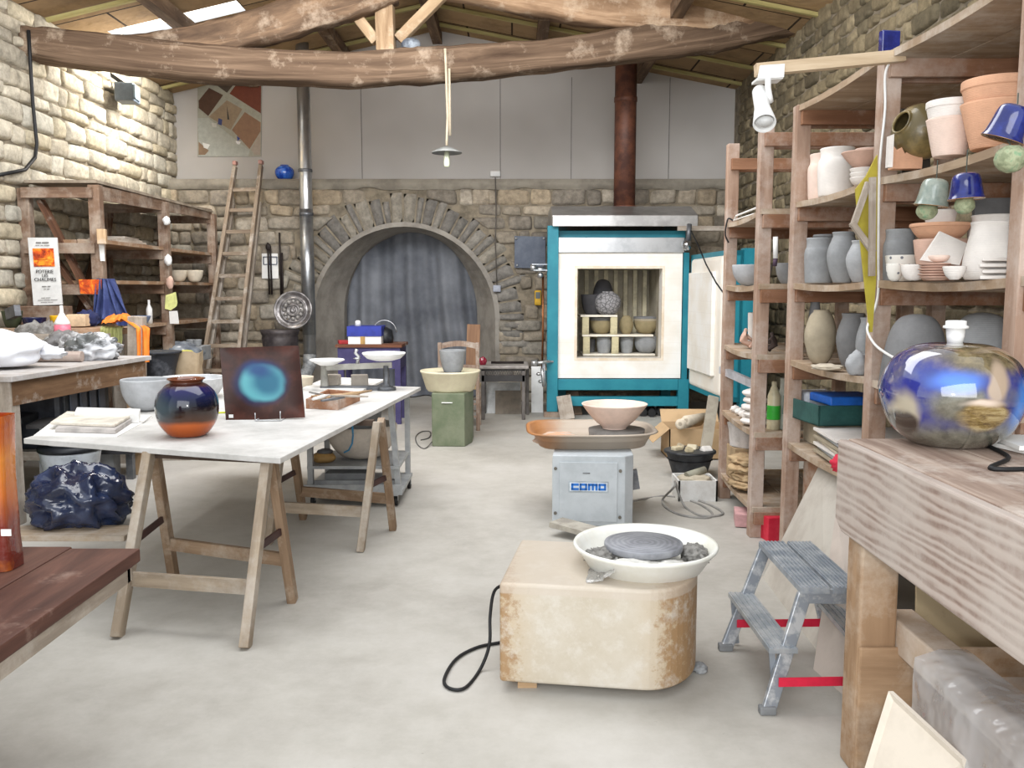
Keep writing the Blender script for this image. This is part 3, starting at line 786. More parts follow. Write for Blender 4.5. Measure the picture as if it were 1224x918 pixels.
for u in (676, 690, 700, 726, 754, 764):
    p = P(u, 282, KY + .16); b.lathe([(.022, 0), (.03, .02), (.02, .05), (.0005, .055)], (p.x, p.y, kz(285)), 12)
obj('burner_fittings', b, M_ALU, kiln)
# door (open, swung towards the room)
hg = V((kx(822), KY - .04, 0)); fe_ = P(863, 390, 8.66); dv = V((fe_.x - hg.x, fe_.y - hg.y, 0)); dl = dv.length; dv.normalize(); dn = V((-dv.y, dv.x, 0))
if dn.x < 0: dn = -dn
dz0, dz1 = Z(481, 8.66) + .0, Z(299, 8.66)
def dbox(b, s0, s1, n0, n1, z0, z1):
    p = [hg + dv * s + dn * n for s, n in ((s0, n0), (s1, n0), (s1, n1), (s0, n1))]
    if (p[1] - p[0]).cross(p[2] - p[0]).z < 0: p = [p[0], p[3], p[2], p[1]]
    b.hexa([(q_.x, q_.y, z0) for q_ in p] + [(q_.x, q_.y, z1) for q_ in p])
b = MB(); dbox(b, .06, dl - .03, .0, .16, dz0 + .04, dz1 - .04); dr = obj('door', b, M_BRICKW, kiln, .05, seg=3)
b = MB(); dbox(b, .16, dl - .22, -.045, .0, dz0 + .24, dz1 - .20); 
obj('door_plug', b, M_KF, dr, .01)
b = MB()
for s0, s1, z0, z1 in ((.0, dl, dz1 - .05, dz1), (.0, dl, dz0, dz0 + .05), (0, .06, dz0, dz1), (dl - .05, dl, dz0, dz1)): dbox(b, s0, s1, .02, .2, z0, z1)
dbox(b, 0, dl, .17, .22, dz0, dz1); dbox(b, dl - .10, dl + .02, .2, .32, dz0 - .05, dz1 + .02); obj('door_frame', b, M_TEAL, dr)
# chimney of the kiln
px0 = at(747, KY + .55, 3).x
b = MB(); b.cyl((px0, KY + .55, zt + .03), (px0, KY + .55, rz_(px0) + .1), .127, 28)
b.lathe([(.127, -.03), (.135, -.025), (.135, .025), (.127, .03)], (px0, KY + .55, Z(118, KY + .5)), 28); b.lathe([(.15, 0), (.15, .02), (.127, .03)], (px0, KY + .55, zt + .05), 28)
one('chimney_pipe', 'rusty brown chimney pipe rising from the kiln hood through the roof', 'chimney', b, M_RUST)
# small spot on the kiln corner
sp_ = thing('clamp_lamp', 'small chrome bulb lamp clipped at the corner of the kiln hood', 'lamp', P(822, 292, 9.7))
b = MB(); b.blob(P(821, 293, 9.7), (.055, .055, .06), 0, 1, 0, 18, 12); obj('bulb', b, plain('chrome_glass', (190, 192, 196), .1, .9, bump=0), sp_)
b = MB(); b.cyl(P(823, 287, 9.72), P(824, 268, 9.75), .028, 12); obj('holder', b, M_STEELD, sp_)
b = MB(); b.tube([P(826, 276, 9.7), P(834, 292, 9.4), P(844, 316, 9.0), P(856, 338, 8.6), P(866, 352, 8.4)], .008, 6); obj('cord', b, M_BLACK, sp_)
b = MB(); b.bar(P(810, 273, 9.85), P(880, 273, 9.85), .05, .05); one('wooden_batten', 'pale horizontal batten reaching from the kiln hood to the shelving', 'batten', b, M_WOODG)

# ---- kiln furniture and ware
M_BATT = plain('kiln_batt', (240, 234, 220), .9, c2=(228, 220, 204))
M_PROP = plain('kiln_prop', (206, 196, 160), .9)
S0, S1 = KY + .26, KY + .72
kY = KY + .42
batt = [(697, 783, 421), (696, 781, 398), (694, 738, 374.5)]
bz = []
for i, (u0, u1, v) in enumerate(batt):
    z = Z(v + 2, S0); b = MB(); b.bb(at(u0, S0, z).x, at(u1, S0, z).x, S0, S1, z - .022, z); bz.append(z)
    one('kiln_shelf', ['lowest white kiln shelf inside the chamber, carrying cups and stacked bowls', 'middle white kiln shelf inside the chamber, carrying the tan egg-shaped pot', 'short top kiln shelf inside the chamber, under the lattice ball'][i], 'kiln shelf', b, M_BATT, 'shelves inside the kiln')
fl_ = oz0
pl_ = [(701, 0, 1, 'kiln post below the middle shelf, at its outer end'), (735.5, 0, 1, 'kiln post below the middle shelf, between the cup stacks'), (700, 1, 2, 'kiln post below the short top shelf, at its outer end'), (734, 1, 2, 'kiln post below the short top shelf, beside the tan egg-shaped pot')]
for u, a, c, lb in pl_:
    b = MB(); x = at(u, S0, bz[a]).x; b.bb(x - .04, x + .04, S0 + .01, S0 + .08, bz[a], bz[c] - .022); one('kiln_prop', lb, 'prop', b, M_PROP, 'kiln props', .006)
for x in (at(705, S0, oz0).x, at(772, S0, oz0).x):
    b = MB(); b.bb(x - .04, x + .04, S0 + .05, S0 + .4, oz0, bz[0] - .022); one('kiln_prop', 'short block under the lowest kiln shelf, ' + ('below the outer cups' if x < kx(738) else 'below the stacked bowls'), 'prop', b, M_PROP, 'kiln props')
t = NT('lattice_grey'); vv = t.n('TexVoronoi', feature='DISTANCE_TO_EDGE'); vv.inputs['Scale'].default_value = 24; t.l(t.coord(), vv.inputs['Vector'])
M_LAT = t.fin(t.ramp(vv.outputs['Distance'], [(.0, (60, 60, 62)), (.12, (150, 148, 150))]), .8)
potp('openwork_ball', 'pale grey openwork ball sitting on the short top kiln shelf', 'ball', 711, 742, 345, 373, kY - .05, bz[2], 'ball', M_LAT)
potp('bowl', 'charcoal bowl beside the grey openwork ball in the kiln', 'bowl', 694, 722, 349, 373, kY + .08, bz[2], 'deep', C_BLACKC)
potp('pot', 'upturned charcoal pot standing above the ball and bowl in the kiln', 'pot', 706, 735, 331, 373, kY + .17, bz[2], 'dome', C_BLACKC)
potp('egg_pot', 'tan egg-shaped pot on the middle kiln shelf', 'pot', 740, 757, 375, 397, kY, bz[1], 'egg', C_SAND)
for i in range(2):
    potp('bowl', ['sand-coloured bowl behind the posts of the short kiln shelf', 'dark rim bowl nested in the sand bowl behind the kiln posts'][i], 'bowl', 705, 732, 381 - i * 4, 397 - i * 4, kY + .05, bz[1] + i * .035, 'round_bowl', (C_SAND, C_DGREY)[i], th=.012)
for i in range(3):
    potp('bowl', ['large sand bowl at the bottom of its stack on the middle kiln shelf', 'large grey-brown bowl in the middle of its stack on the middle kiln shelf', 'topmost large bowl of the stack on the middle kiln shelf'][i], 'bowl', 757, 788, 381, 397, kY + .06, bz[1] + i * .022, 'round_bowl', (C_SAND, C_TAN, C_DGREY)[i], 'large bowls stacked in the kiln', th=.012)
for nm, u0, u1, n in (('under the middle shelf, between the posts', 713, 731, 3), ('under the middle shelf, below the tan egg-shaped pot', 741, 757, 3)):
    for i in range(n):
        potp('cup', ['lowest', 'middle', 'topmost'][i] + ' grey cup of the stack ' + nm, 'cup', u0, u1, 407, 420, kY - .02, bz[0] + i * .03, 'cup', C_GREY, 'cups stacked in the kiln', th=.012)
for i in range(3):
    potp('bowl', ['lowest', 'middle', 'topmost'][i] + ' small grey bowl of the stack on the lowest kiln shelf', 'bowl', 758, 786, 406, 420, kY, bz[0] + i * .03, 'round_bowl', C_GREY, 'small bowls stacked in the kiln', th=.012)
potp('cup', 'dark cup at the outer end of the lowest kiln shelf', 'cup', 699, 712, 404, 420, kY + .12, bz[0], 'cup', C_DGREY)
# ================================================================ rack along the pale wall
RXF = at(116, 7.85, 2).x; RXB = RXF - .62
RYS = [7.85, 9.36, 10.85]
rk = thing('storage_rack', 'rough brown wooden rack standing along the pale stone wall', 'rack', ((RXF + RXB) / 2, 9.3, 0))
zt_ = 2.33
for y in RYS:
    for x in (RXF, RXB):
        b = MB(); b.bar((x, y, 0), (x, y, zt_ + (.03 if x == RXF else 0)), .10, .085, (0, 1, 0)); obj('post', b, M_WOODR, rk, .005)
LV = [1.86, 1.50, 1.07, .62]
for y in RYS:
    for z in [zt_ - .04] + [q - .05 for q in LV]:
        b = MB(); b.bar((RXB, y - .055, z), (RXF, y - .055, z), .03, .09); obj('crosspiece', b, M_WOODR, rk)
for z in LV:
    for i in range(2):
        b = MB(); y0, y1 = RYS[i] + .02, RYS[i + 1] + .02
        for k in range(3): b.bb(RXB + .02 + k * .205, RXB + .02 + k * .205 + .195, y0, y1, z, z + .025 + .004 * k)
        obj('shelf', b, M_SHELF, rk)
b = MB(); b.bar((RXF - .01, RYS[0], zt_ - .03), (RXF - .01, RYS[2], zt_ + .03), .03, .12); obj('top_rail', b, M_WOODR, rk)
b = MB(); b.bb(RXB, RXF + .02, RYS[0], RYS[2], zt_ + .05, zt_ + .075); obj('top_board', b, plain('dusty_board', (150, 138, 122), .9, c2=(120, 106, 90), sc=5), rk)
for a, c in (((RXB + .12, RYS[0] + .03, zt_ - .1), (RXF - .16, RYS[0] + .03, 1.5)), ((RXB + .15, RYS[0] + .05, 1.8), (RXF - .05, RYS[0] + .05, 1.2)), ((RXB + .02, RYS[1] - .3, 1.2), (RXB + .02, RYS[1] + .1, 2.3)), ((RXB + .02, RYS[1] - .75, 1.1), (RXB + .02, RYS[1] - .25, 1.85))):
    b = MB(); b.bar(a, c, .04, .09, (0, 1, 0)); obj('brace', b, wood('brace_wood', (70, 46, 34), (112, 80, 60), dustamt=.2), rk)
# two bowls, board stack
for i, (u0, u1) in enumerate(((203, 224), (223, 243))):
    potp('bowl', ['pale cream bowl on the wooden rack, next to the rack post', 'pale cream bowl on the wooden rack, next to the ladder'][i], 'bowl', u0, u1, 320, 334, 10.0 + .1 * i, LV[1] + .034, 'round_bowl', C_CREAM, 'bowls on the wooden rack')
for i in range(3):
    b = MB(); b.box((RXF - .18 - .03 * i, 8.6 + .08 * i, LV[0] + .046 + .022 * i), (.30, .62 - .1 * i, .018), .1 * i - .1)
    one('board', ['lowest grey board lying on the top shelf of the wooden rack', 'middle grey board lying on the top shelf of the wooden rack', 'topmost grey board lying on the top shelf of the wooden rack'][i], 'board', b, M_WOODG, 'boards on the rack')
b = MB(); b.box(P(122, 283, 7.757), (.075, .09, .13), .3); one('wood_block', 'small pale wood block fixed on the front post of the rack', 'block', b, M_WOODP, None, .006)
b = MB(); b.prism([P(q_, w_, 7.795) for q_, w_ in ((118, 292), (124, 292), (125, 312), (120, 312))], (0, .01, 0)); one('thermometer', 'thin white thermometer strip on the front post of the rack', 'thermometer', b, M_WHITE)
# blue work coat hanging from the rack
ct = MB(); ca = P(129, 336, 7.95)
def coat(u, w):
    wd = .05 + .10 * min(1, w * 1.3); a = (u - .5) * PI * 1.15
    x = ca.x + math.sin(a) * wd * (1 + .22 * math.sin(u * 30)) + .04 * w; y = ca.y - math.cos(a) * .12 * (.4 + w) - .05 * math.sin(u * 34 + w * 3)
    return V((x + .03, y - .1, ca.z + .02 - w * .40 - .05 * w * math.sin(u * 9)))
ct.grid(coat, 50, 16); one('work_coat', 'crumpled blue work coat hanging from the rack shelf', 'coat', ct, plain('blue_cotton', (48, 58, 104), .9, c2=(76, 88, 134), sc=6, bump=.2))
# yellow and white notes on the middle post
b = MB(); b.prism([P(q_, w_, 9.30) for q_, w_ in ((197, 369), (204, 371), (211, 366), (212, 362), (210, 349), (198, 353))], (0, .006, .0)); one('note', 'crinkled pale yellow paper tag pinned to the middle rack post', 'note', b, plain('yellow_paper', (228, 230, 150), .8, bump=0))
b = MB(); b.prism([P(q_, w_, 9.30) for q_, w_ in ((203, 387), (214, 387), (212, 371.5), (202, 372))], (0, .006, 0)); one('note', 'plain white paper tag pinned below the yellow one', 'note', b, M_PAPER)
for i, (u, v) in enumerate(((199, 264), (201, 311), (203, 338))):
    b = MB(); p = P(u, v, 9.24); b.blob(p, (.04, .03, .045 + .01 * i), .3, 2, i + 3, 14, 10); one('rag_knot', ['topmost white rag knot tied on the middle rack post', 'white rag knot halfway up the middle rack post', 'pinkish rag knot just above the yellow tag on the rack post'][i], 'rag', b, (M_WHITE, M_WHITE, C_PINKD)[i])
# banner
bn = thing('sign', 'tall white paper sign with an orange photo and lettering, leaning on the rack', 'sign', P(56, 365, 7.62))
Yq = 7.66; cs = [P(40, 365, Yq - .04), P(74.5, 364, Yq - .04), P(68, 284, Yq), P(33, 284, Yq)]
b = MB(); b.prism(cs, (0, .012, 0)); obj('sheet', b, plain('sign_paper', (214, 214, 212), .7, var=.06), bn)
def bq(s, t_, d=.004):
    return (cs[0] * (1 - s) + cs[1] * s) * (1 - t_) + (cs[3] * (1 - s) + cs[2] * s) * t_ + V((0, -d, 0))
t = NT('fire_photo'); g = t.n('SeparateXYZ'); t.l(t.coord('Object'), g.inputs[0])
cc = t.ramp(t.noise(9, 5, .7, dist=.6), [(.35, (104, 30, 18)), (.48, (208, 80, 24)), (.58, (236, 140, 34)), (.68, (248, 208, 70))])
M_FIRE = t.fin(cc, .5)
b = MB(); b.add([bq(.14, .57), bq(.86, .57), bq(.86, .84), bq(.14, .84)], [(0, 1, 2, 3)]); obj('photo', b, M_FIRE, bn)
b = MB(); b.add([bq(.16, .68, .007), bq(.86, .665, .007), bq(.86, .685, .007), bq(.16, .70, .007)], [(0, 1, 2, 3)]); b.add([bq(.24, .59, .007), bq(.76, .59, .007), bq(.72, .65, .007), bq(.28, .65, .007)], [(0, 1, 2, 3)]); obj('photo_detail', b, plain('bright_ember', (232, 150, 40), .5, c2=(170, 40, 24), sc=12), bn)
M_INK = plain('black_ink', (52, 50, 50), .8, bump=0)
def text(name, body, p, size, mat, parent, rot=(PI / 2, 0, 0), ext=.001, sx=1.0, align='CENTER'):
    cu = bpy.data.curves.new(name, 'FONT'); cu.body = body; cu.size = size; cu.extrude = ext; cu.align_x = align; cu.align_y = 'CENTER'
    o = bpy.data.objects.new(name, cu); COL.objects.link(o)
    bpy.context.view_layer.update()
    dg = bpy.context.evaluated_depsgraph_get(); me = bpy.data.meshes.new_from_object(o.evaluated_get(dg)); bpy.data.objects.remove(o)
    me.materials.clear(); me.materials.append(mat); o = bpy.data.objects.new(name, me); COL.objects.link(o)
    o.parent = parent; o.location = V(p) - V(parent.location); o.rotation_euler = rot; o.scale = (sx, 1, 1); return o
for body, tt, sz in (('POTERIE', .495, .040), ('LES', .435, .038), ('CHAUMES', .375, .042)):
    text('lettering', body, bq(.5, tt, .008), sz, M_INK, bn)
b = MB()      # rows of print too small and blurred to read
for tt, h_, dashes in ((.925, .018, ((.28, .46), (.49, .72))), (.885, .010, ((.26, .40), (.43, .52), (.55, .74))), (.275, .014, ((.36, .52), (.55, .66))), (.235, .010, ((.42, .50), (.52, .62))), (.105, .009, ((.30, .44), (.46, .62))), (.072, .009, ((.18, .36), (.38, .60), (.62, .86))), (.040, .008, ((.28, .50), (.52, .70)))):
    for d0, d1 in dashes: b.add([bq(d0, tt - h_ / 2, .007), bq(d1, tt - h_ / 2, .007), bq(d1, tt + h_ / 2, .007), bq(d0, tt + h_ / 2, .007)], [(0, 1, 2, 3)])
obj('small_print', b, plain('grey_ink', (118, 116, 114), .8, bump=0), bn)
# second orange print
b = MB(); b.prism([P(q_, w_, 7.77) for q_, w_ in ((96, 351), (121, 352), (121, 334), (94, 334))], (0, .008, 0)); one('photo_print', 'small orange fire photo print pinned to the near rack post', 'picture', b, M_FIRE)

# ================================================================ plank bench in front of the rack
BZ = Z(391, 7.45)
bn2 = thing('plank_bench', 'plank bench cluttered with studio things in front of the wooden rack', 'bench', (at(80, 7.5, 0).x, 7.5, 0))
xa, xb_ = XL + .09, at(163, 7.5, BZ).x
b = MB(); b.bb(xa, xb_, 7.22, 7.68, BZ - .05, BZ); obj('top', b, M_SHELF, bn2, .004)
b = MB(); b.bb(xa, xb_ - .05, 7.24, 7.27, BZ - .17, BZ - .05); obj('apron', b, M_WOODG, bn2)
for x in (xb_ - .05, xa + .1):
    for y in (7.28, 7.62):
        b = MB(); b.bb(x - .05, x + .05, y - .04, y + .04, 0, BZ - .05); obj('leg', b, M_WOODG, bn2)
b = MB(); b.bar(at(164, 7.16, .7), at(164, 7.16, BZ + .1), .12, .10, (0, 1, 0)); obj('end_post', b, M_WOODG, bn2, .006)
b = MB(); b.bb(at(18, 7.6, 1.2).x, at(82, 7.6, 1.2).x, 7.5, 7.68, BZ + .002, Z(366, 7.55)); one('wooden_crate', 'low brown wooden crate on the plank bench, under the white sign', 'crate', b, M_WOODR, None, .005)
gb = thing('squeeze_bottle', 'white squeeze bottle with a long spout and pink lower half', 'bottle', P(75, 397, 7.0))
Yg = 7.05; g0 = P(75, 399, Yg); b = MB(); b.lathe([(.0005, 0), (.058, 0), (.062, .02), (.060, .075)], g0, 24); obj('pink_base', b, plain('pink_plastic', (226, 120, 140), .35, bump=0), gb)
b = MB(); b.lathe([(.060, .075), (.058, .09), (.02, .16), (.014, .17), (.011, .225), (.0005, .228)], g0, 24); obj('spout', b, M_WHITE, gb)
b = MB(); b.box(g0 + V((.02, .05, -.022)), (.62, .34, .04)); one('slab_board', 'grey board carrying the pink and white squeeze bottle', 'board', b, M_WOODG)
b = MB(); b.box(g0 + V((0.02, .05, (BZ * 0 + .93 - g0.z - .042) / 2 - .042 + .0)), (.50, .26, g0.z - .93 - .045)); one('plaster_block', 'low grey block under the board of the squeeze bottle', 'block', b, C_GREY)
potp('bowl', 'dark navy glazed bowl on the plank bench beside the squeeze bottle', 'bowl', 28, 55, 384, 396, 7.36, BZ, 'deep', plain('navy_glaze', (26, 30, 70), .15, coat=.6, bump=0))
potp('tub', 'dark green tub at the wall end of the plank bench', 'tub', 4, 27, 378, 398, 7.36, BZ, 'deep', plain('dark_green_tub', (64, 70, 48), .5))
potp('tub', 'small yellow tub behind the squeeze bottle', 'tub', 61, 80, 378, 392, 7.42, BZ, 'cup', plain('yellow_plastic', (226, 176, 30), .4))
b = MB(); b.box(at(94, 7.4, BZ + .06), (.15, .12, .10), .1); one('carton', 'pale cardboard carton on the plank bench beside the yellow tub', 'box', b, plain('beige_carton', (222, 194, 160), .8), None, .004)
b = MB(); b.blob(at(105, 7.5, BZ + .07), (.085, .07, .075), .35, 3, 6, flat=-.065); one('cloth_bundle', 'dark navy cloth bundle on the plank bench behind the carton', 'cloth', b, plain('navy_cloth', (38, 44, 84), .9))
b = MB(); b.bar(at(10, 7.3, Z(376, 7.3)), at(21, 7.2, Z(371, 7.2)), .05, .09); one('trowel', 'grey metal trowel blade resting on the dark green tub', 'tool', b, M_STEELD)
# cloths over the bench end
def drape(b, p0, p1, fall, amp, seed, out=V((0, -1, 0)), nu=36, nv=18, top=.12):
    p0, p1 = V(p0), V(p1)
    def f(u, w):
        p = p0.lerp(p1, u); s = w * (fall + top)
        k = amp * math.sin(u * 19 + seed) * (.3 + w) + amp * .8 * noise.noise(V((u * 5, w * 4, seed)))
        if s < top: q = p - out * (top - s) + V((0, 0, .012 + .3 * abs(k)))
        else: q = p + out * (.012 + abs(k)) + V((0, 0, .012 - (s - top) * (1 - .25 * math.cos(u * 6 + seed))))
        return q
    b.grid(f, nu, nv)
b = MB(); drape(b, at(122, 7.21, BZ), at(148, 7.21, BZ), .18, .03, 2); one('cloth', 'olive green cloth hanging over the edge of the plank bench', 'cloth', b, plain('olive_cloth', (150, 152, 96), .95, c2=(176, 176, 124), sc=6))
b = MB(); 
def oc(u, w):
    a = u; p = V(at(128, 7.3, BZ)).lerp(at(152, 7.2, BZ), min(1, a * 1.35)); 
    k = noise.noise(V((u * 6, w * 5, 3)))
    if a > .74: 
        e = (a - .74) / .26; p = at(172, 7.12, BZ - e * .30) ; return p + V((-.05 + .10 * w + .01 * k, -.02 - .02 * math.sin(w * 12), .03))
    return p + V((0, -.10 + .2 * w, .03 + .05 * math.sin(PI * w) + .04 * abs(k) + .05 * a))
b.grid(oc, 46, 14); one('cloth', 'crumpled bright orange cloth draped over the bench end post', 'cloth', b, plain('orange_cloth', (226, 120, 40), .95, c2=(240, 146, 60), sc=8))
# things on the rack behind
potp('bowl', 'small blue-grey bowl on the rack shelf beside the orange cloth', 'bowl', 154, 180, 370, 381, 8.6, LV[2] + .034, 'bowl', plain('blue_grey_glaze', (120, 132, 160), .4))
b = MB(); p = at(179, 9.0, LV[2] + .034); b.lathe([(.0005, 0), (.03, 0), (.03, .15), (.012, .19), (.012, .24), (.0005, .24)], p, 16); one('bottle', 'slim white bottle on the rack shelf behind the small bowl', 'bottle', b, M_WHITE)
for i, (u, w, h, y) in enumerate(((226, .40, .16, 10.0), (212, .30, .10, 9.7))):
    b = MB(); b.box(at(u, y, LV[3] + .034 + h / 2), (w, .3, h), .1 * i); one('storage_box', ['grey storage box on the lowest rack shelf, next to the ladder', 'flat grey box on the lowest rack shelf, beside the black tub'][i], 'box', b, (C_GREY, C_DGREY)[i], None, .006)
for i in range(2):
    p = at(228 + i * 8, 9.95, LV[3] + .034 + .16); b = MB(); pot_mb(b, p, .05, .07, 'cup'); one('cup', ['grey cup on the storage box next to the ladder', 'second grey cup on the storage box, closer to the ladder'][i], 'cup', b, C_GREY)
b = MB(); b.blob(at(216, 9.5, LV[3] + .14), (.22, .2, .12), .3, 2.2, 9, flat=-.10); one('plastic_bundle', 'crumpled dark grey plastic bundle on the lowest rack shelf', 'bag', b, plain('grey_film', (92, 98, 108), .3, c2=(140, 146, 152), sc=9))
# black tub and its stand
sz = Z(452, 7.55)
b = MB(); p = at(192, 7.6, 0); b.bb(p.x - .30, p.x + .34, 7.38, 7.82, 0, sz); one('crate', 'low grey wooden crate stand under the black tub', 'crate', b, M_WOODG, None, .006)
tb = thing('tub', 'dusty black rubber tub standing by the plank bench', 'tub', at(190, 7.58, sz))
b = MB(); pot_mb(b, tb.location, px(25, 7.58), px(30, 7.58), 'flare', .01); M_TUB = plain('dusty_black_tub', (40, 43, 50), .6, c2=(96, 100, 108), sc=8, lo=.5, hi=.72); obj('shell', b, M_TUB, tb)
b = MB(); b.lathe([(px(25, 7.58), px(29, 7.58)), (px(27, 7.58), px(30, 7.58)), (px(27, 7.58), px(32, 7.58)), (px(24, 7.58), px(32, 7.58))], tb.location, 36); obj('rim', b, M_TUB, tb)
bg_ = MB(); q = at(226, 7.75, sz)
def sackf(u, w):
    a = 2 * PI * u; c_, s_ = math.cos(a), math.sin(a); k = 1 + .12 * w + .05 * noise.noise(V((c_ * 2, s_ * 2, w * 4)))
    return V((q.x + math.copysign(abs(c_) ** .4, c_) * .105 * k, q.y + math.copysign(abs(s_) ** .4, s_) * .07 * k, sz + .001 + .21 * w + .015 * w * math.sin(a * 3)))
bg_.grid(sackf, 40, 10); bg_.lathe([(.0005, 0), (.07, 0)], (q.x, q.y, sz + .12), 16); one('paper_sack', 'open tan paper sack beside the black tub', 'sack', bg_, plain('kraft', (172, 154, 128), .85, c2=(154, 136, 110), sc=6))
b = MB(); b.blob((q.x - .02, q.y, sz + .18), (.085, .05, .05), .3, 3, 4); one('yellow_cloth', 'mustard yellow cloth stuffed in the open paper sack', 'cloth', b, plain('mustard', (190, 184, 80), .9))
b = MB(); p = at(232, 7.8, 0); b.bb(p.x - .14, p.x + .22, 7.62, 7.95, 0, sz - .005); one('crate', 'low wooden crate stand under the tan paper sack', 'crate', b, M_WOODP, None, .006)

# ================================================================ heavy worktable by the pale wall
WZ = .93; cA, cB = G(14, 450, WZ), G(181, 425, WZ); 
wt = thing('worktable', 'heavy wooden worktable with a dusty grey top beside the pale wall', 'table', (cA.x - .5, 6.1, 0))
WX = (cA.x + cB.x) / 2 - .01; WY0, WY1 = cA.y, cB.y; WX0 = XL + .10
def wx(y): return cA.x + (cB.x - cA.x) * (y - WY0) / (WY1 - WY0)
b = MB(); b.prism([(WX0, WY0, WZ - .035), (wx(WY0), WY0, WZ - .035), (wx(WY1), WY1, WZ - .035), (WX0, WY1, WZ - .035)], (0, 0, .035)); obj('tabletop', b, wood('dusty_top', (150, 140, 132), (186, 180, 176), (206, 206, 208), .6, gs=10), wt, .004)
b = MB(); b.bar((wx(WY0) - .045, WY0 + .05, WZ - .11), (wx(WY1) - .045, WY1 - .05, WZ - .11), .03, .15); obj('apron', b, wood('apron_wood', (96, 72, 52), (136, 106, 80), dustamt=.25, gs=16), wt)
b = MB(); b.bb(WX0 + .04, wx(WY0) - .06, WY0 + .04, WY0 + .07, WZ - .185, WZ - .035); obj('end_apron', b, wood('apron_wood_end', (96, 72, 52), (136, 106, 80), dustamt=.25, gs=16), wt)
for y in (WY0 + .08, WY1 - .10):
    for x in (wx(y) - .09, WX0 + .09):
        b = MB(); b.bb(x - .05, x + .05, y - .05, y + .05, 0, WZ - .035); obj('leg', b, M_WOODP if y > 6 else M_WOODG, wt, .006)
def W_(u, v): return G(u, v, WZ)
b = MB(); p = W_(8, 440); b.blob((p.x - .05, p.y, WZ + .12), (.30, .24, .13), .22, 2.2, 2, 48, 28, flat=-.10); b.blob((p.x + .25, p.y + .08, WZ + .10), (.10, .06, .045), .4, 3, 5); one('sack', 'bulging white sack lying on the dusty worktable', 'sack', b, plain('white_sack', (232, 234, 240), .5, var=.06, sc=3))
t = NT('clear_film'); t.b.inputs['Transmission Weight'].default_value = .35; t.b.inputs['Alpha'].default_value = .92
t.bump(t.noise(14, 5, .7), .8, .03)
M_FILM = t.fin(t.ramp(t.noise(7, 5, .7), [(.35, (120, 118, 114)), (.6, (196, 194, 190))]), .18, 0, 0, .6)
def bag(name, label, u, v, d, seed, mat=None):
    p = W_(u, v); b = MB(); b.blob((p.x, p.y + d[1] * .7, WZ + d[2] * .75), d, .36, 2.2, seed, 44, 26, flat=-d[2] * .8, ridge=True); one(name, label, 'bag', b, mat or M_FILM, 'bags of clay on the worktable')
bag('clay_bag', 'clear plastic bag of pale clay behind the white sack', 44, 423, (.19, .14, .13), 4, None)
bag('clay_bag', 'crumpled clear bag of grey clay in the middle of the worktable', 72, 427, (.13, .12, .10), 11, plain('grey_film_bag', (120, 118, 118), .2, c2=(196, 196, 196), sc=7, bump=.8, bs=16, lo=.5, hi=.62))
bag('clay_bag', 'clear bag with dark grey clay at the far end of the worktable', 105, 431, (.16, .13, .10), 23, plain('silver_film_bag', (96, 98, 98), .16, c2=(204, 206, 210), sc=5, bump=.9, bs=14, lo=.46, hi=.56))
b = MB(); p0, p1 = W_(36, 433), W_(97, 433); b.tube([p0 + V((0, 0, .04)), p1 + V((0, .02, .04))], .038, 20); one('rolling_pin', 'thick pale wooden rolling pin on the worktable', 'rolling pin', b, wood('pin_wood', (150, 132, 124), (184, 168, 158), dustamt=.4))
b = MB(); p = W_(40, 428); b.box((p.x, p.y + .02, WZ + .105), (.10, .05, .02)); one('sponge', 'small yellow sponge between the white sack and the rolling pin', 'sponge', b, plain('yellow_sponge', (232, 206, 70), .9), None, .006)
# under the worktable
b = MB(); p = G(98, 545); b.bb(WX - .62, WX - .12, 5.9, 6.55, .36, .80); one('tool_case', 'black plastic tool case under the far half of the worktable', 'case', b, plain('black_case', (30, 32, 38), .4, c2=(50, 52, 60)), None, .04)
b = MB()
for k in range(4): b.bb(WX - .1, WX - .085, 5.98 + k * .14, 6.07 + k * .14, .42, .76)
ls = thing('lidded_bin', 'dark ribbed bin side facing the room under the worktable', 'bin', (WX - .1, 6.2, .36)); obj('ribs', b, plain('dark_rib', (58, 62, 72), .4), ls, .01)
b = MB(); b.bb(WX - .14, WX - .10, 5.93, 6.58, .36, .82); obj('side', b, M_BLACKP, ls, .01)
b = MB(); b.bb(WX0 + .1, WX - .10, 5.85, 6.8, .30, .36); one('undershelf_board', 'grey board shelf under the worktable carrying the black case', 'board', b, M_WOODG)
for x, y in ((WX - .2, 5.95), (WX - .2, 6.7), (WX0 + .2, 6.3)):
    b = MB(); b.bb(x - .08, x + .08, y - .06, y + .06, 0, .30); one('support_block', 'grey block holding up the board under the worktable, ' + ('at its near corner' if y < 6 else ('at its far corner' if y > 6.5 else 'by the wall')), 'block', b, C_GREY)
def stackbox(name, label, u, v, w, d, z0, h, mat, rz=0):
    p = G(u, v, z0); b = MB(); b.box((p.x, p.y + d / 2, z0 + h / 2), (w, d, h), rz); return one(name, label, 'box', b, mat, None, .008)
p = G(52, 628); 
bkt = thing('bucket', 'white translucent bucket with a dark lid behind the rubbish bag', 'bucket', (p.x - .05, 5.78, 0)); b = MB(); pot_mb(b, bkt.location, .19, .38, 'flare'); obj('shell', b, plain('milky_plastic', (206, 212, 218), .3), bkt)
b = MB(); b.lathe([(.0005, .386), (.195, .386), (.20, .392), (.20, .42), (.0005, .425)], (p.x - .05, 5.78, 0), 32); obj('lid', b, M_BLACKP, bkt)
pot('tub', 'white tub standing on the dark lid of the bucket', 'tub', (p.x - .05, 5.78, .427), .18, .13, 'cup', plain('white_tub', (222, 226, 230), .35))
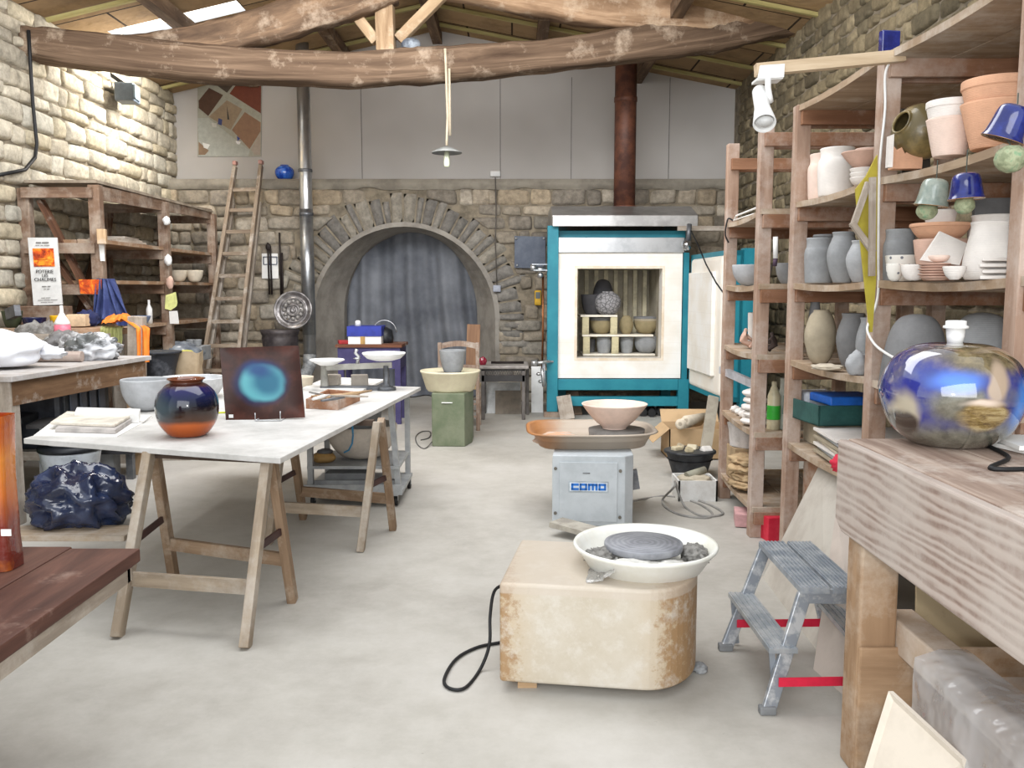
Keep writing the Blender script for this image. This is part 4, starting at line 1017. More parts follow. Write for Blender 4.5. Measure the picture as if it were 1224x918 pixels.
b = MB(); b.box((p.x - .04, 5.77, .575), (.42, .36, .025), .2); one('dark_board', 'thin dark board lying on the white tub', 'board', b, plain('dark_ply', (60, 58, 58), .6))
pot('bucket', 'green bucket under the worktable', 'bucket', (WX - .55, 5.75, 0), .17, .56, 'flare', plain('green_plastic', (58, 116, 66), .4))
b = MB(); b.box((WX - .50, 5.75, .60), (.5, .34, .05), .15); one('paint_tray', 'flat black tray resting on the green bucket', 'tray', b, M_BLACKP, None, .01)
b = MB(); q = G(88, 640); b.blob((at(92, 5.25, .15).x, 5.28, .165), (.25, .21, .19), .30, 1.9, 31, 64, 40, flat=-.16, ridge=True)
one('rubbish_bag', 'shiny dark blue plastic rubbish bag slumped on the floor by the worktable', 'bag', b, plain('navy_film', (26, 34, 62), .16, c2=(52, 64, 96), sc=4, bump=.5, bs=14, spec=.8))
b = MB(); b.bb(at(22, 5.05, 0).x - .3, at(152, 5.0, 0).x, 4.96, 5.20, 0, .03); one('floor_plank', 'pale plank lying on the floor in front of the rubbish bag', 'plank', b, wood('floor_plank_wood', (150, 130, 108), (190, 172, 150), dustamt=.4))
b = MB(); p = at(128, 6.4, .25); b.bb(p.x - .40, p.x + .10, 6.6, 7.0, .26, .285); b.bb(p.x - .40, p.x + .10, 6.6, 7.0, .20, .25)
wl_ = thing('low_stool', 'low dark slatted stool with grey legs behind the rubbish bag', 'stool', (p.x - .15, 6.8, 0))
obj('top', b, plain('stool_dark', (64, 64, 68), .6), wl_)
for dx in (-.36, .06):
    for y in (6.65, 6.95):
        b2 = MB(); b2.bb(p.x + dx - .025, p.x + dx + .025, y - .025, y + .025, 0, .2); obj('leg', b2, M_STEELD, wl_)
b = MB(); b.box((p.x - .14, 6.78, .30), (.42, .3, .02), .12); one('board', 'cream board lying on the low dark stool', 'board', b, plain('cream_board', (220, 208, 190), .8))
b = MB(); b.box((p.x - .22, 6.7, .322), (.2, .03, .02), .5); one('stick', 'small red stick lying on the cream board', 'stick', b, plain('red_plastic', (200, 40, 60), .4))
# ================================================================ trestle table
TZ = .745
def T(u, v): return G(u, v, TZ)
tc = [T(28, 524), T(335, 547.5), T(503, 462.5), T(262, 456)]
tt = thing('trestle_tabletop', 'long pale grey board tabletop laid across two wooden trestles', 'table', (sum(p.x for p in tc) / 4, sum(p.y for p in tc) / 4, TZ))
b = MB(); b.prism([p + V((0, 0, -.026)) for p in tc], (0, 0, .026)); 
t = NT('dusty_laminate'); n = t.noise(2.2, 6, .7); cc = t.ramp(n, [(.35, (176, 174, 170)), (.55, (202, 200, 197)), (.7, (216, 214, 212))])
cc = t.mix(t.ramp(t.noise(26, 3), [(.62, (0, 0, 0)), (.8, (120, 120, 120))]), cc, (140, 138, 134)); t.bump(t.noise(30, 4), .1, .003)
obj('top', b, t.fin(cc, .65, 0, 0, .3), tt, .003)
M_TRES = wood('trestle_wood', (128, 114, 98), (168, 152, 132), (188, 180, 170), .5, gs=20)
M_TRESD = wood('trestle_wood_brown', (112, 90, 70), (152, 128, 104), (184, 172, 156), .35, gs=20)
def trestle(label, nl, nr, fl, fr, al, ar):
    """feet near/far for each end; al, ar apex points"""
    c = (V(nl) + V(fr)) / 2; q = thing('trestle', label, 'trestle', (c.x, c.y, 0), 'trestles under the tabletop')
    dn = (V(nl) - V(fl)).normalized()
    for foot, apex, s, m in ((nl, al, 1, M_TRES), (nr, ar, 1, M_TRES), (fl, al, -1, M_TRESD), (fr, ar, -1, M_TRESD)):
        b = MB(); top = V(apex) + dn * .035 * s; b.bar(foot, top, .062, .04, (1, 0, 0)); obj('leg', b, m, q, .004)
    for a, c_, e, f, m in ((nl, al, nr, ar, M_TRES), (fl, al, fr, ar, M_TRESD)):
        b = MB(); k = .30; b.bar(V(a).lerp(V(c_), k), V(e).lerp(V(f), k), .025, .06); obj('crossbar', b, m, q)
    b = MB(); b.bar(V(al) + V((.03, 0, -.01)), V(ar) + V((-.03, 0, -.01)), .05, .03); obj('ridge', b, plain('shaded_ridge', (78, 64, 54), .9), q)  # ridge brown darkened in its colour for the shade under the tabletop
    for a, c_, e in ((nl, al, fl), (nr, ar, fr)):
        b = MB(); p, r = V(a).lerp(V(c_), .50), V(e).lerp(V(c_), .50); b.bar(p, r, .012, .032); obj('strap', b, M_STRAPR, q, label='dark red strap')
    return q
ap = TZ - .03
trestle('wooden trestle under the tabletop end that holds the papers and round vase', G(140, 762), G(293, 775), G(208, 692), G(350, 719), G(168, 546, ap) + V((0, .12, 0)), G(311, 553, ap) + V((0, .14, 0)))
trestle('wooden trestle under the tabletop end that holds the balance scale', G(321, 650), G(431, 659), G(363, 620), G(470, 633), G(343, 501, ap), G(453, 503, ap))

# round vase
rv = thing('round_vase', 'glossy round vase, midnight blue above and rusty orange below, on the grey tabletop', 'vase', T(225, 521))
r_ = px(36.5, rv.location.y, 1); h_ = px(70, rv.location.y, 1)
prof = [(x * r_, z * h_) for x, z in cr([(.42, 0), (.62, .04), (.90, .24), (1, .50), (.92, .72), (.68, .87), (.52, .92), (.54, .96), (.60, .985), (.575, 1.0), (.50, .985), (.44, .93), (.55, .8)], 5)]
b = MB(); b.lathe(prof, rv.location, 64)
t = NT('vase_glaze'); d = t.n('SeparateXYZ'); t.l(t.warped(9, .03), d.inputs[0])
zz = t.n('MapRange'); t.l(d.outputs[2], zz.inputs[0]); zz.inputs[1].default_value = 0; zz.inputs[2].default_value = h_
cc = t.ramp(zz.outputs[0], [(.0, (150, 70, 28)), (.24, (176, 86, 30)), (.32, (70, 42, 24)), (.46, (44, 32, 28)), (.56, (14, 16, 30)), (.70, (18, 26, 62)), (.84, (24, 22, 74)), (.90, (60, 34, 30)), (1, (110, 60, 36))])
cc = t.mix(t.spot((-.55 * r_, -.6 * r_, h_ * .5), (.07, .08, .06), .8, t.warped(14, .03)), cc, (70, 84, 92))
obj('body', b, t.fin(cc, .10, 0, .15, .4), rv)
# square plate on a stand
sp2 = thing('square_plate', 'square brown glazed plate with a blue-green oval, propped upright on a stand', 'plate', T(316, 502))
Yb = sp2.location.y; cs = [P(270, 503, Yb), P(364.5, 499, Yb + .03), P(357, 413, Yb + .10), P(262.5, 416, Yb + .07)]
b = MB(); nrm = (cs[1] - cs[0]).cross(cs[3] - cs[0]).normalized()
if nrm.y < 0: nrm = -nrm
def plf(s, t_, d): 
    p = (cs[0] * (1 - s) + cs[1] * s) * (1 - t_) + (cs[3] * (1 - s) + cs[2] * s) * t_
    e = max(abs(2 * s - 1), abs(2 * t_ - 1)); return p + nrm * (d + .012 * (1 - e ** 4))
b.grid(lambda s, t_: plf(s, t_, 0), 24, 24); b.grid(lambda s, t_: plf(1 - s, t_, .010), 24, 24)
for f in (lambda s, w: plf(s, 0, .010 * (1 - w)), lambda s, w: plf(1 - s, 1, .010 * (1 - w)), lambda s, w: plf(0, 1 - s, .010 * (1 - w)), lambda s, w: plf(1, s, .010 * (1 - w))): b.grid(f, 24, 1, False)
t = NT('plate_glaze'); u = t.n('SeparateXYZ')
um = t.mapped('UV', (1, 1, 1)); wv = t.n('TexNoise'); wv.inputs['Scale'].default_value = 3; t.l(um, wv.inputs['Vector'])
w2 = t.n('VectorMath', operation='MULTIPLY_ADD'); t.l(wv.outputs['Color'], w2.inputs[0]); w2.inputs[1].default_value = (.09, .09, 0); t.l(um, w2.inputs[2])
s1 = t.spot((.52, .56, 0), (.34, .31, 1), .22, w2.outputs[0]); s2 = t.spot((.54, .55, 0), (.285, .26, 1), .16, w2.outputs[0]); s3 = t.spot((.60, .56, 0), (.20, .19, 1), .45, w2.outputs[0])
cc = t.mix(s1, t.ramp(t.noise(8, 4), [(.4, (50, 26, 20)), (.65, (78, 42, 32))]), (24, 36, 76)); cc = t.mix(s2, cc, (86, 156, 166)); cc = t.mix(s3, cc, (34, 96, 122))
cc = t.mix(t.math('MULTIPLY', t.spot((.50, .74, 0), (.16, .10, 1), .7, w2.outputs[0]), .9), cc, (26, 58, 112))
obj('dish', b, t.fin(cc, .32, 0, .0, .22), sp2)
b = MB(); Ys = Yb - .02; z0 = TZ + .004
q0, q1 = P(305, 498, Ys - .03), P(335, 496, Ys - .03)
b.tube([q0 + V((0, 0, .02)), V((q0.x, q0.y, z0)), V((q1.x, q1.y, z0)), q1 + V((0, 0, .02))], .0035, 6); b.tube([V((q0.x, q0.y, z0)), V((q0.x, Yb + .12, z0)), V((q1.x, Yb + .12, z0)), V((q1.x, q1.y, z0))], .0035, 6); obj('wire_stand', b, M_STEEL, sp2)
b = MB(); c = plf(.07, .06, -.004); b.box(c, (.024, .003, .018)); obj('price_tag', b, M_WHITE, sp2)
# papers and pads
for nm, lb, q, z0, h, m in (
    ('paper_sheet', 'large white paper sheet spread under the pads on the tabletop', [(40, 521), (140, 522), (182, 499), (72, 497)], TZ, .004, M_PAPER),
    ('paper_pad', 'grey lower pad of the pile on the white paper sheet', [(66, 514), (138, 516), (162, 500), (84, 497)], TZ + .005, .022, plain('grey_pad', (186, 180, 176), .8)),
    ('paper_pad', 'cream cardboard-covered pad on top of the grey pad', [(60, 506), (137, 509), (160, 496), (80, 493)], TZ + .028, .014, plain('cream_pad', (222, 214, 200), .8)),
    ('notebook', 'rolled white paper notebook lying behind the cream pad', [(89, 499), (166, 500), (168, 494), (92, 492)], TZ + .005, .05, M_WHITE),
    ('leaflet', 'folded white leaflet with a teal edge beside the cream pad', [(150, 503), (172, 504), (181, 497), (160, 496)], TZ + .005, .008, M_PAPER)):
    b = MB(); b.prism([G(u, v, z0 + h / 2) * 1 + V((0, 0, -h / 2)) for u, v in q], (0, 0, h)); one(nm, lb, nm.split('_')[-1], b, m, None, .003 if h > .01 else 0)
potp('bowl', 'large pale grey clay bowl behind the round vase on the tabletop', 'bowl', 147, 205, 460, 498, T(176, 494).y + .12, TZ, 'round_bowl', C_LGREY, th=.012)
potp('basin', 'wide white basin behind the square plate on the tabletop', 'basin', 190, 270, 451, 476, T(230, 478).y + .1, TZ, 'deep', plain('white_plastic', (214, 216, 218), .4), th=.008)
potp('cup', 'small cream dish beside the square plate on the tabletop', 'dish', 346, 375, 446, 459, T(360, 463).y, TZ, 'cup', C_CREAM)
b = MB(); b.box(T(268, 494) + V((0, 0, .005)), (.10, .02, .008), .3); one('pencil', 'bright yellow marker lying beside the square plate', 'marker', b, plain('lime_yellow', (214, 220, 60), .5))
# tool tray
ty = thing('tool_tray', 'open wooden tray of pottery tools on the tabletop beside the square plate', 'tray', T(400, 485))
q = [T(366, 488.5), T(404, 490.5), T(430, 479.5), T(392, 476)]
b = MB(); b.prism(q, (0, 0, .008))
cen = sum(q, V((0, 0, 0))) / 4
for i in range(4):
    a, c_ = q[i], q[(i + 1) % 4]; n_ = (cen - (a + c_) / 2).normalized() * .008; b.bar(a + n_ + V((0, 0, .030)), c_ + n_ + V((0, 0, .030)), .014, .06)
obj('box', b, wood('tray_wood', (140, 100, 76), (176, 134, 106), dustamt=.3), ty, .002)
tl = [((372, 477), (428, 474), .010, 'ribbed pale wooden stick lying across the tool tray', M_WOODP), ((380, 480), (444, 470), .012, 'long wooden modelling tool pointing past the tool tray', M_WOODP), ((370, 472), (400, 478), .008, 'thin steel loop tool in the tray', M_STEEL), ((384, 482), (412, 478), .009, 'grey trimming tool in the tray', M_STEELD), ((374, 480), (394, 475), .011, 'white plastic rib tool in the tray', M_WHITE), ((395, 476), (440, 477), .008, 'slim dark-tipped tool across the tray corner', M_WOODG)]
for i, (a, c_, r, lb, m) in enumerate(tl):
    zt3 = TZ + .062 + .004 * i; b = MB(); p0, p1 = G(a[0], a[1] - 3, zt3), G(c_[0], c_[1] - 3, zt3); b.tube([p0, p0.lerp(p1, .6), p1], r, 10, [r * .7, r, r * .5]); one('modelling_tool', lb, 'tool', b, m, 'tools in the wooden tray')
# modelling board with clay blocks and a balance scale
b = MB(); b.prism([T(362, 466), T(432, 470), T(460, 456), T(392, 453)], (0, 0, .018)); one('board', 'white modelling board under the clay blocks', 'board', b, plain('white_board', (222, 220, 216), .6), None, .003)
for i, (u0, u1, v) in enumerate(((387, 408, 460), (420, 440, 461.5))):
    p = G((u0 + u1) / 2, v, TZ + .019); w = px(u1 - u0, p.y); b = MB(); b.prism([p + V((math.cos(k * PI / 3 + .3) * w / 2, math.sin(k * PI / 3 + .3) * w / 2, 0)) for k in range(6)], (0, 0, .075)) if i == 0 else b.box(p + V((0, 0, .04)), (w, w, .08), .2)
    one('clay_block', ['six-sided grey clay block on the white modelling board', 'square grey clay block on the white modelling board'][i], 'clay', b, clay('block_clay', (160, 152, 142)), None, .006)
sy = 6.15; sb = thing('balance_scale', 'old kitchen balance scale with two white pans at the end of the tabletop', 'scale', at(440, sy, TZ))
bx = at(462, sy, TZ).x; ax = at(388, sy, TZ).x; zb2 = Z(443, sy)
b = MB(); b.lathe([(.0005, 0), (.07, 0), (.065, .02), (.03, .03), (.022, .05), (.022, Z(437, sy) - TZ), (.0005, Z(437, sy) - TZ)], (bx, sy, TZ), 20); b.box(((bx + ax) / 2, sy, TZ + .015), (bx - ax + .05, .07, .03)); obj('base', b, M_STEELD, sb)
b = MB(); b.lathe([(.0005, 0), (.05, 0), (.03, .02), (.02, Z(437, sy) - TZ)], (ax, sy, TZ), 20); b.bar((ax - .02, sy, zb2 + .02), (bx + .04, sy, zb2 + .04), .025, .04); obj('beam', b, plain('painted_grey', (168, 166, 158), .5), sb)
zp = Z(434, sy)
b = MB(); b.lathe([(.0005, -.02), (.05, -.015), (px(21, sy), .02), (px(20, sy), .028), (.04, -.005), (.0005, -.008)], (at(391, sy, zp).x, sy, zp), 32); obj('pan', b, M_WHITE, sb)
b = MB(); b.lathe([(.0005, -.03), (.06, -.028), (px(20, sy), -.012), (px(26, sy), .022), (px(25.5, sy), .03), (px(19, sy), -.004), (.0005, -.02)], (at(459, sy, zp).x, sy, zp + .045), 36); obj('pan', b, M_WHITE, sb)
b = MB(); p = at(427, sy, zb2 + .05); b.tube([p, p + V((.01, 0, .05)), p + V((-.012, 0, .075)), p + V((0, 0, .10))], .012, 8); b.lathe([(.012, 0), (.03, .006), (.012, .012)], p + V((0, 0, .03)), 14); obj('pointer', b, M_STEEL, sb)

# ================================================================ trolley behind the table
ct0 = thing('trolley', 'low grey metal trolley with castors behind the trestle legs', 'trolley', (at(425, 6.0, 0).x, 6.05, 0))
tx0, tx1, ty0, ty1 = at(368, 5.8, .2).x, at(478, 5.8, .2).x, 5.78, 6.36
M_TROL = plain('trolley_grey', (170, 172, 172), .55, c2=(146, 148, 150), sc=7)
b = MB(); b.bb(tx0, tx1, ty0, ty1, .255, .275); obj('shelf', b, M_TROL, ct0)
b = MB(); b.bb(tx0 - .02, tx1 + .02, ty0 - .02, ty1, .085, .11); b.bb(tx0 - .02, tx1 + .02, ty0 - .03, ty0 - .02, .085, .155); b.bb(tx0 - .02, tx1, ty0 + .08, ty0 + .10, .11, .16); obj('lower_shelf', b, M_TROL, ct0)
for x, y, zt4, lean in ((tx0 + .02, ty0 + .02, .42, .0), (tx1 - .01, ty0 + .04, .72, -.05), (tx1 - .01, ty1 - .02, .72, 0), (tx0 + .02, ty1 - .02, .42, 0)):
    b = MB(); b.bar((x, y, .09), (x + lean, y, zt4), .035, .045, (0, 1, 0)); obj('upright', b, M_TROL, ct0)
for x, y in ((tx0 + .03, ty0 + .03), (tx1 - .03, ty0 + .03), (tx0 + .03, ty1 - .04), (tx1, ty1 - .04)):
    b = MB(); b.tube([(x - .012, y, .035), (x + .012, y, .035)], .034, 16); cst = obj('castor', b, M_BLACK, ct0); b = MB(); b.bar((x, y, .035), (x, y, .09), .03, .02, (0, 1, 0)); obj('fork', b, M_STEEL, cst)
pot('large_bowl', 'large cream bowl on the trolley shelf under the tabletop', 'bowl', (at(433, 6.08, .3).x, 6.08, .277), px(42, 6.08, .3), px(40, 6.08, .3), 'round_bowl', clay('bone_clay', (206, 196, 184)), th=.012)
pot('inner_pot', 'dark grey bowl resting inside the large cream bowl', 'bowl', (at(428, 6.10, .4).x, 6.10, .30), px(29, 6.1, .3), px(56, 6.1, .3), 'deep', C_GREY)
ds = thing('sander', 'tan wood-bodied hand tool with grey top on the trolley shelf', 'tool', (at(387, 5.9, .28).x, 5.9, .277))
b = MB(); b.blob(V(ds.location) + V((0, 0, .035)), (.085, .06, .04), .1, 2, 3, flat=-.033); obj('body', b, plain('tan_wood', (176, 140, 84), .6), ds)
b = MB(); b.blob(V(ds.location) + V((.01, 0, .075)), (.055, .045, .022), .1, 2, 5); obj('grip', b, plain('grip_grey', (90, 90, 92), .5), ds)
b = MB(); b.box((at(470, 6.2, .15).x, 6.15, .111 + .05), (.09, .09, .09)); one('socket_box', 'small white socket box on the lower trolley shelf', 'box', b, M_WHITE, None, .005)
b = MB(); b.box((at(418, 6.15, .14).x, 6.12, .111 + .035), (.30, .2, .06)); one('flat_box', 'flat grey box on the lower trolley shelf', 'box', b, C_GREY, None, .005)
b = MB(); b.tube([G(421, 508, .70) , P(422, 520, 5.6), P(421, 530, 5.6), P(417, 538, 5.6), P(411, 541, 5.6)], .006, 8); one('cable', 'thin blue cable dangling under the tabletop', 'cable', b, plain('blue_cable', (60, 130, 170), .4))

# ================================================================ by the curtain
pt = thing('side_table', 'small purple painted table in front of the curtain', 'table', (at(440, 9.6, 0).x, 9.7, 0))
zt5 = Z(412, 9.4); x0, x1 = at(403, 9.4, 1).x, at(478, 9.4, 1).x
M_PURP = plain('purple_paint', (58, 52, 94), .6, c2=(72, 66, 108))
b = MB(); b.bb(x0 - .02, x1 + .02, 9.38, 9.95, zt5 - .03, zt5); obj('top', b, wood('table_red_brown', (92, 58, 44), (128, 84, 62), dustamt=.2), pt)
b = MB(); b.bb(x0, x1, 9.40, 9.93, zt5 - .26, zt5 - .03); obj('drawer_box', b, M_PURP, pt)
for x in (x0 + .03, x1 - .03):
    for y in (9.43, 9.9):
        b = MB(); b.bb(x - .03, x + .03, y - .03, y + .03, 0, zt5 - .26); obj('leg', b, M_PURP, pt)
bx_ = thing('carton', 'white carton with a blue lid and tape on the purple table', 'box', (at(437, 9.6, zt5).x, 9.6, zt5))
xx0, xx1 = at(418, 9.6, 1).x, at(457, 9.6, 1).x; zz1 = Z(402, 9.5); zz2 = Z(390, 9.5)
b = MB(); b.bb(xx0, xx1, 9.5, 9.8, zt5, zz1); obj('box', b, M_WHITE, bx_)
b = MB(); b.bb(xx0 - .01, xx1 + .005, 9.49, 9.81, zz1, zz2); obj('lid', b, plain('royal_blue', (48, 62, 160), .5), bx_)
b = MB(); xm = (xx0 + xx1) / 2 - .02; b.bb(xm - .025, xm + .025, 9.492, 9.5, zt5, zz1); obj('tape', b, plain('brown_tape', (186, 150, 90), .5), bx_)
kt = thing('kettle', 'dark kettle with a wire handle behind the blue-lidded carton', 'kettle', at(460, 9.75, zt5))
b = MB(); b.lathe([(.0005, 0), (.09, 0), (.10, .05), (.085, .14), (.03, .17), (.0005, .18)], kt.location, 28); obj('body', b, M_BLACKP, kt)
b = MB(); kl = V(kt.location); b.tube([kl + V((-.13 * math.cos(a), 0, .12 + .13 * math.sin(a))) for a in [PI * k / 12 for k in range(13)]], .006, 6); obj('handle', b, M_STEEL, kt)
b = MB(); b.lathe([(.0005, 0), (.035, 0), (.03, .05), (.015, .06), (.0005, .06)], (at(428, 9.62, 1).x, 9.62, zz2), 14); one('jar', 'tiny white jar standing on the blue carton lid', 'jar', b, M_WHITE)
b = MB(); b.box(at(410, 9.55, zt5 + .02), (.10, .12, .04), .3); one('red_box', 'small flat red box on the purple table', 'box', b, plain('red_paint', (176, 40, 44), .5), None, .006)

# kick wheel (green cabinet)
gw = thing('pottery_wheel', 'old green metal pottery wheel with a cream splash basin', 'pottery wheel', G(540, 540))
gy = 8.05; gx0, gx1 = at(516, gy, .3).x, at(553, gy, .3).x; gx2 = at(565, gy + .3, .3).x; gz = Z(470, gy)
b = MB(); b.prism([(gx0, gy, 0), (gx1 + .02, gy - .02, 0), (gx2, gy + .22, 0), (gx2, gy + .5, 0), (gx0 + .02, gy + .5, 0)], (0, 0, gz)); M_GREEN = plain('army_green', (98, 108, 84), .55, c2=(118, 124, 102), sc=4); obj('cabinet', b, M_GREEN, gw, .008)
b = MB(); b.bb((gx0 + gx1) / 2 - .05, (gx0 + gx1) / 2 + .05, gy - .02, gy - .005, gz - .09, gz - .083); obj('handle', b, M_WHITE, gw)
gcx = at(538, gy + .18, gz).x; rB = px(37, gy, .6)
b = MB(); b.lathe([(.0005, gz), (rB * .74, gz), (rB * .80, gz + .02), (rB * .96, gz + .17), (rB, gz + .18), (rB * .99, gz + .195), (rB * .93, gz + .18), (rB * .78, gz + .09), (.0005, gz + .085)], (gcx, gy + .22, 0), 48); obj('basin', b, plain('cream_plastic', (228, 220, 190), .45, c2=(214, 204, 176), sc=5), gw)
b = MB(); b.lathe([(.0005, gz + .10), (.16, gz + .10), (.165, gz + .165), (.0005, gz + .17)], (gcx, gy + .22, 0), 36); obj('wheel_head', b, C_GREY, gw)
pot('bowl', 'grey bowl standing on the cream basin of the green wheel', 'bowl', (at(541, gy + .22, .8).x, gy + .22, gz + .17), px(16, gy + .2, .8), px(27, gy + .2, .8), 'deep', C_GREY)
b = MB(); p = G(505, 522); b.tube(cr([tuple(q) for q in (V((gx0, gy + .2, .03)), G(508, 536, .006), G(499, 531, .006), G(497, 522, .006), G(504, 516, .006), G(514, 516, .006), G(513, 523, .006), G(503, 526, .006))], 6), .005, 6); one('cable', 'thin dark cable curling on the floor by the green wheel', 'cable', b, plain('grey_cable', (92, 90, 86), .6))

# chair
ch = thing('chair', 'rustic ladder-back wooden chair behind the green wheel', 'chair', G(550, 515))
M_CH = wood('chair_wood', (120, 98, 84), (162, 142, 126), dustamt=.3)
cy0, cy1 = 8.95, 9.36; cx0, cx1 = at(526, 8.95, .9).x, at(571, 8.95, .9).x; ztop = Z(409, 8.95)
for x in (cx0, cx1):
    b = MB(); b.bar((x, cy0 + .02, 0), (x, cy0 - .06, ztop), .038, .038, (0, 1, 0)); obj('back_post', b, M_CH, ch, .006)
    b = MB(); b.bar((x, cy1, 0), (x, cy1, .44), .038, .038, (0, 1, 0)); obj('leg', b, M_CH, ch, .006)
b = MB()
def slat(z0, h, arch):
    pts = [(cx0 + (cx1 - cx0) * i / 12, cy0 - .055 + .015 - .02 * math.sin(PI * i / 12), z0 + arch * math.sin(PI * i / 12)) for i in range(13)]
    for i in range(12): b.bar(pts[i], pts[i + 1], .018, h)
slat(ztop - .04, .055, .03); obj('top_slat', b, M_CH, ch)
b = MB(); slat(.66, .045, .01); obj('lower_slat', b, M_CH, ch)
b = MB(); b.bb(cx0 - .02, cx1 + .02, cy0 - .02, cy1 + .03, .43, .46); obj('seat', b, wood('rush_seat', (150, 128, 92), (188, 166, 126), dustamt=.2), ch, .008)
b = MB()
for z in (.15, .28): b.bar((cx0, cy0, z), (cx1, cy0, z), .022, .022); b.bar((cx0, cy1, z), (cx1, cy1, z), .022, .022); b.bar((cx0, cy0, z), (cx0, cy1, z), .02, .02); b.bar((cx1, cy0, z), (cx1, cy1, z), .02, .02)
obj('stretchers', b, M_CH, ch)
b = MB(); b.bar(V((at(564, 9.2, .5).x, 9.2, .46)), V((at(566, 9.3, 1).x, 9.38, Z(388, 9.38))), .14, .025, (0, 1, 0)); one('brown_board', 'brown board standing upright on the chair seat', 'board', b, wood('amber_board', (104, 76, 58), (140, 108, 82), dustamt=.1))

# grill stand
gs = thing('grill_stand', 'old iron stove stand with perforated grate and four legs beside the kiln', 'stand', G(610, 505))
sy0, sy1 = 9.72, 10.25; sx0, sx1 = at(575, sy0, .8).x, at(628, sy0, .8).x; zs2 = Z(438, sy0)
M_OLDIRON = plain('worn_iron', (88, 84, 82), .6, .3, c2=(118, 112, 108), sc=6)
b = MB(); b.bb(sx0 - .06, sx1 + .04, sy0 - .03, sy1 + .05, zs2 - .03, zs2 + .01); obj('top', b, plain('ashy_top', (170, 164, 158), .7, c2=(140, 134, 130)), gs, .02)
b = MB(); b.bb(sx0, sx1, sy0, sy0 + .02, zs2 - .17, zs2 - .10); b.bb(sx0, sx1, sy0, sy0 + .02, zs2 - .05, zs2 - .03)
n_ = 22
for i in range(n_):
    xa2 = sx0 + .04 + (sx1 - sx0 - .08) * i / n_; b.bar((xa2, sy0 + .01, zs2 - .105), (xa2 + .02, sy0 + .01, zs2 - .045), .01, .008, (0, 1, 0))
obj('grate', b, plain('dark_grate', (60, 58, 58), .6), gs)
for x, y in ((sx0 + .02, sy0 + .02), (sx1 - .02, sy0 + .02), (sx1 + .03, sy1 - .1), (sx0 + .02, sy1)):
    b = MB(); b.bar((x, y, 0), (x, y, zs2 - .03), .04, .04, (0, 1, 0)); obj('leg', b, M_OLDIRON, gs, .008)
for i, (u0, u1, v0, v1, y, lb, m) in enumerate(((577, 622, 457, 502, 10.35, 'white panel leaning under the iron stand', plain('white_panel', (206, 208, 208), .7)), (592, 623, 467, 504, 10.28, 'grey-brown panel leaning in front of the white one under the stand', plain('taupe_panel', (134, 124, 112), .8)), (635, 649, 438, 502, 10.4, 'narrow white board standing between the iron stand and the kiln', M_WHITE), (569, 576, 457, 500, 10.4, 'pale board edge standing behind the chair', plain('pale_panel', (196, 196, 194), .7)))):
    b = MB(); b.prism([(at(u0, y, .3).x, y - .1, .0), (at(u1, y, .3).x, y - .1, .0), (at(u1, y, .3).x, y, Z(v0, y)), (at(u0, y, .3).x, y, Z(v0, y))], (0, .02, 0)); one('panel', lb, 'panel', b, m)
b = MB(); b.blob(at(577, 9.8, zs2 + .05), (.045, .04, .055), .15, 2, 3, flat=-.045); one('red_ornament', 'small dark red glazed ornament on the corner of the iron stand', 'ornament', b, plain('ruby_glaze', (150, 30, 56), .15, coat=.6, bump=0))
b = MB(); b.cyl(at(587, 9.9, zs2 + .03), at(626, 9.9, zs2 + .03), .014, 10); one('steel_rod', 'dark steel rod lying on top of the iron stand', 'rod', b, M_IRON)
# valve gear on the kiln side
vg = thing('gas_valve', 'grey gas regulator with hose fittings beside the teal kiln leg', 'valve', P(648, 460, 9.85))
b = MB(); b.cyl(P(635, 434, 9.8), P(642, 434, 9.8), .034, 14); b.cyl(P(642, 434, 9.8), P(656, 432, 9.85), .018, 12); b.tube([P(648, 440, 9.85), P(649, 452, 9.85), P(650, 462, 9.85)], .02, 10); b.blob(P(644, 447, 9.8), (.03, .03, .02), 0, 1, 0, 12, 8); b.blob(P(646, 456, 9.8), (.025, .03, .02), 0, 1, 0, 12, 8); obj('fittings', b, M_STEEL, vg)
b = MB(); b.bar(P(650, 432, 9.86), P(650, 460, 9.86), .03, .02, (0, 1, 0)); b.bar(P(650, 432, 9.86), P(661, 432, 9.95), .02, .02); obj('bracket', b, M_ALU, vg)
# under the kiln
for i, (u0, u1, v0, v1, y, lb, m) in enumerate(((667, 684, 489, 510, 9.9, 'grey timber offcut leaning under the kiln front', M_WOODG), (684, 693, 484, 503, 10.3, 'brick standing upright under the kiln', plain('brick_tan', (150, 128, 108), .9)))):
    b = MB(); b.bar(at((u0 + u1) / 2 + 3, y - .2, .0), V((at((u0 + u1) / 2 - 2, y, .2).x, y, .24)), px(u1 - u0, y, .2), .05, (0, 1, 0)); one('offcut', lb, 'offcut', b, m)
for i, u in enumerate((660, 818)):
    b = MB(); x = kx(u); b.bb(x - .09, x + .09, KY - .07, KY + .1, 0, .058); one('kiln_foot_block', ['flat wooden block under the kiln leg by the gas valve', 'flat wooden block under the kiln leg by the open door'][i], 'block', b, M_WOODR)
for i, (u, y, r) in enumerate(((768, 10.0, .05), (779, 9.95, .045), (790, 10.05, .05), (774, 10.25, .06))):
    b = MB(); p = at(u, y, r); b.cyl(p + V((0, -.02, 0)), p + V((.05, .35, 0)), r, 16); one('black_tube', ['black tube end lying under the kiln, first from the chamber middle', 'thin black tube lying between two thicker ones under the kiln', 'black tube lying under the kiln close to the cardboard box', 'black tube lying behind the others under the kiln'][i], 'tube', b, M_BLACK, 'black tubes under the kiln')
b = MB(); b.bb(kx(745), kx(798), 10.02 + .3, 10.6, 0, .16); one('stone_slab', 'grey stone slab lying on the floor beneath the kiln', 'slab', b, C_DGREY)
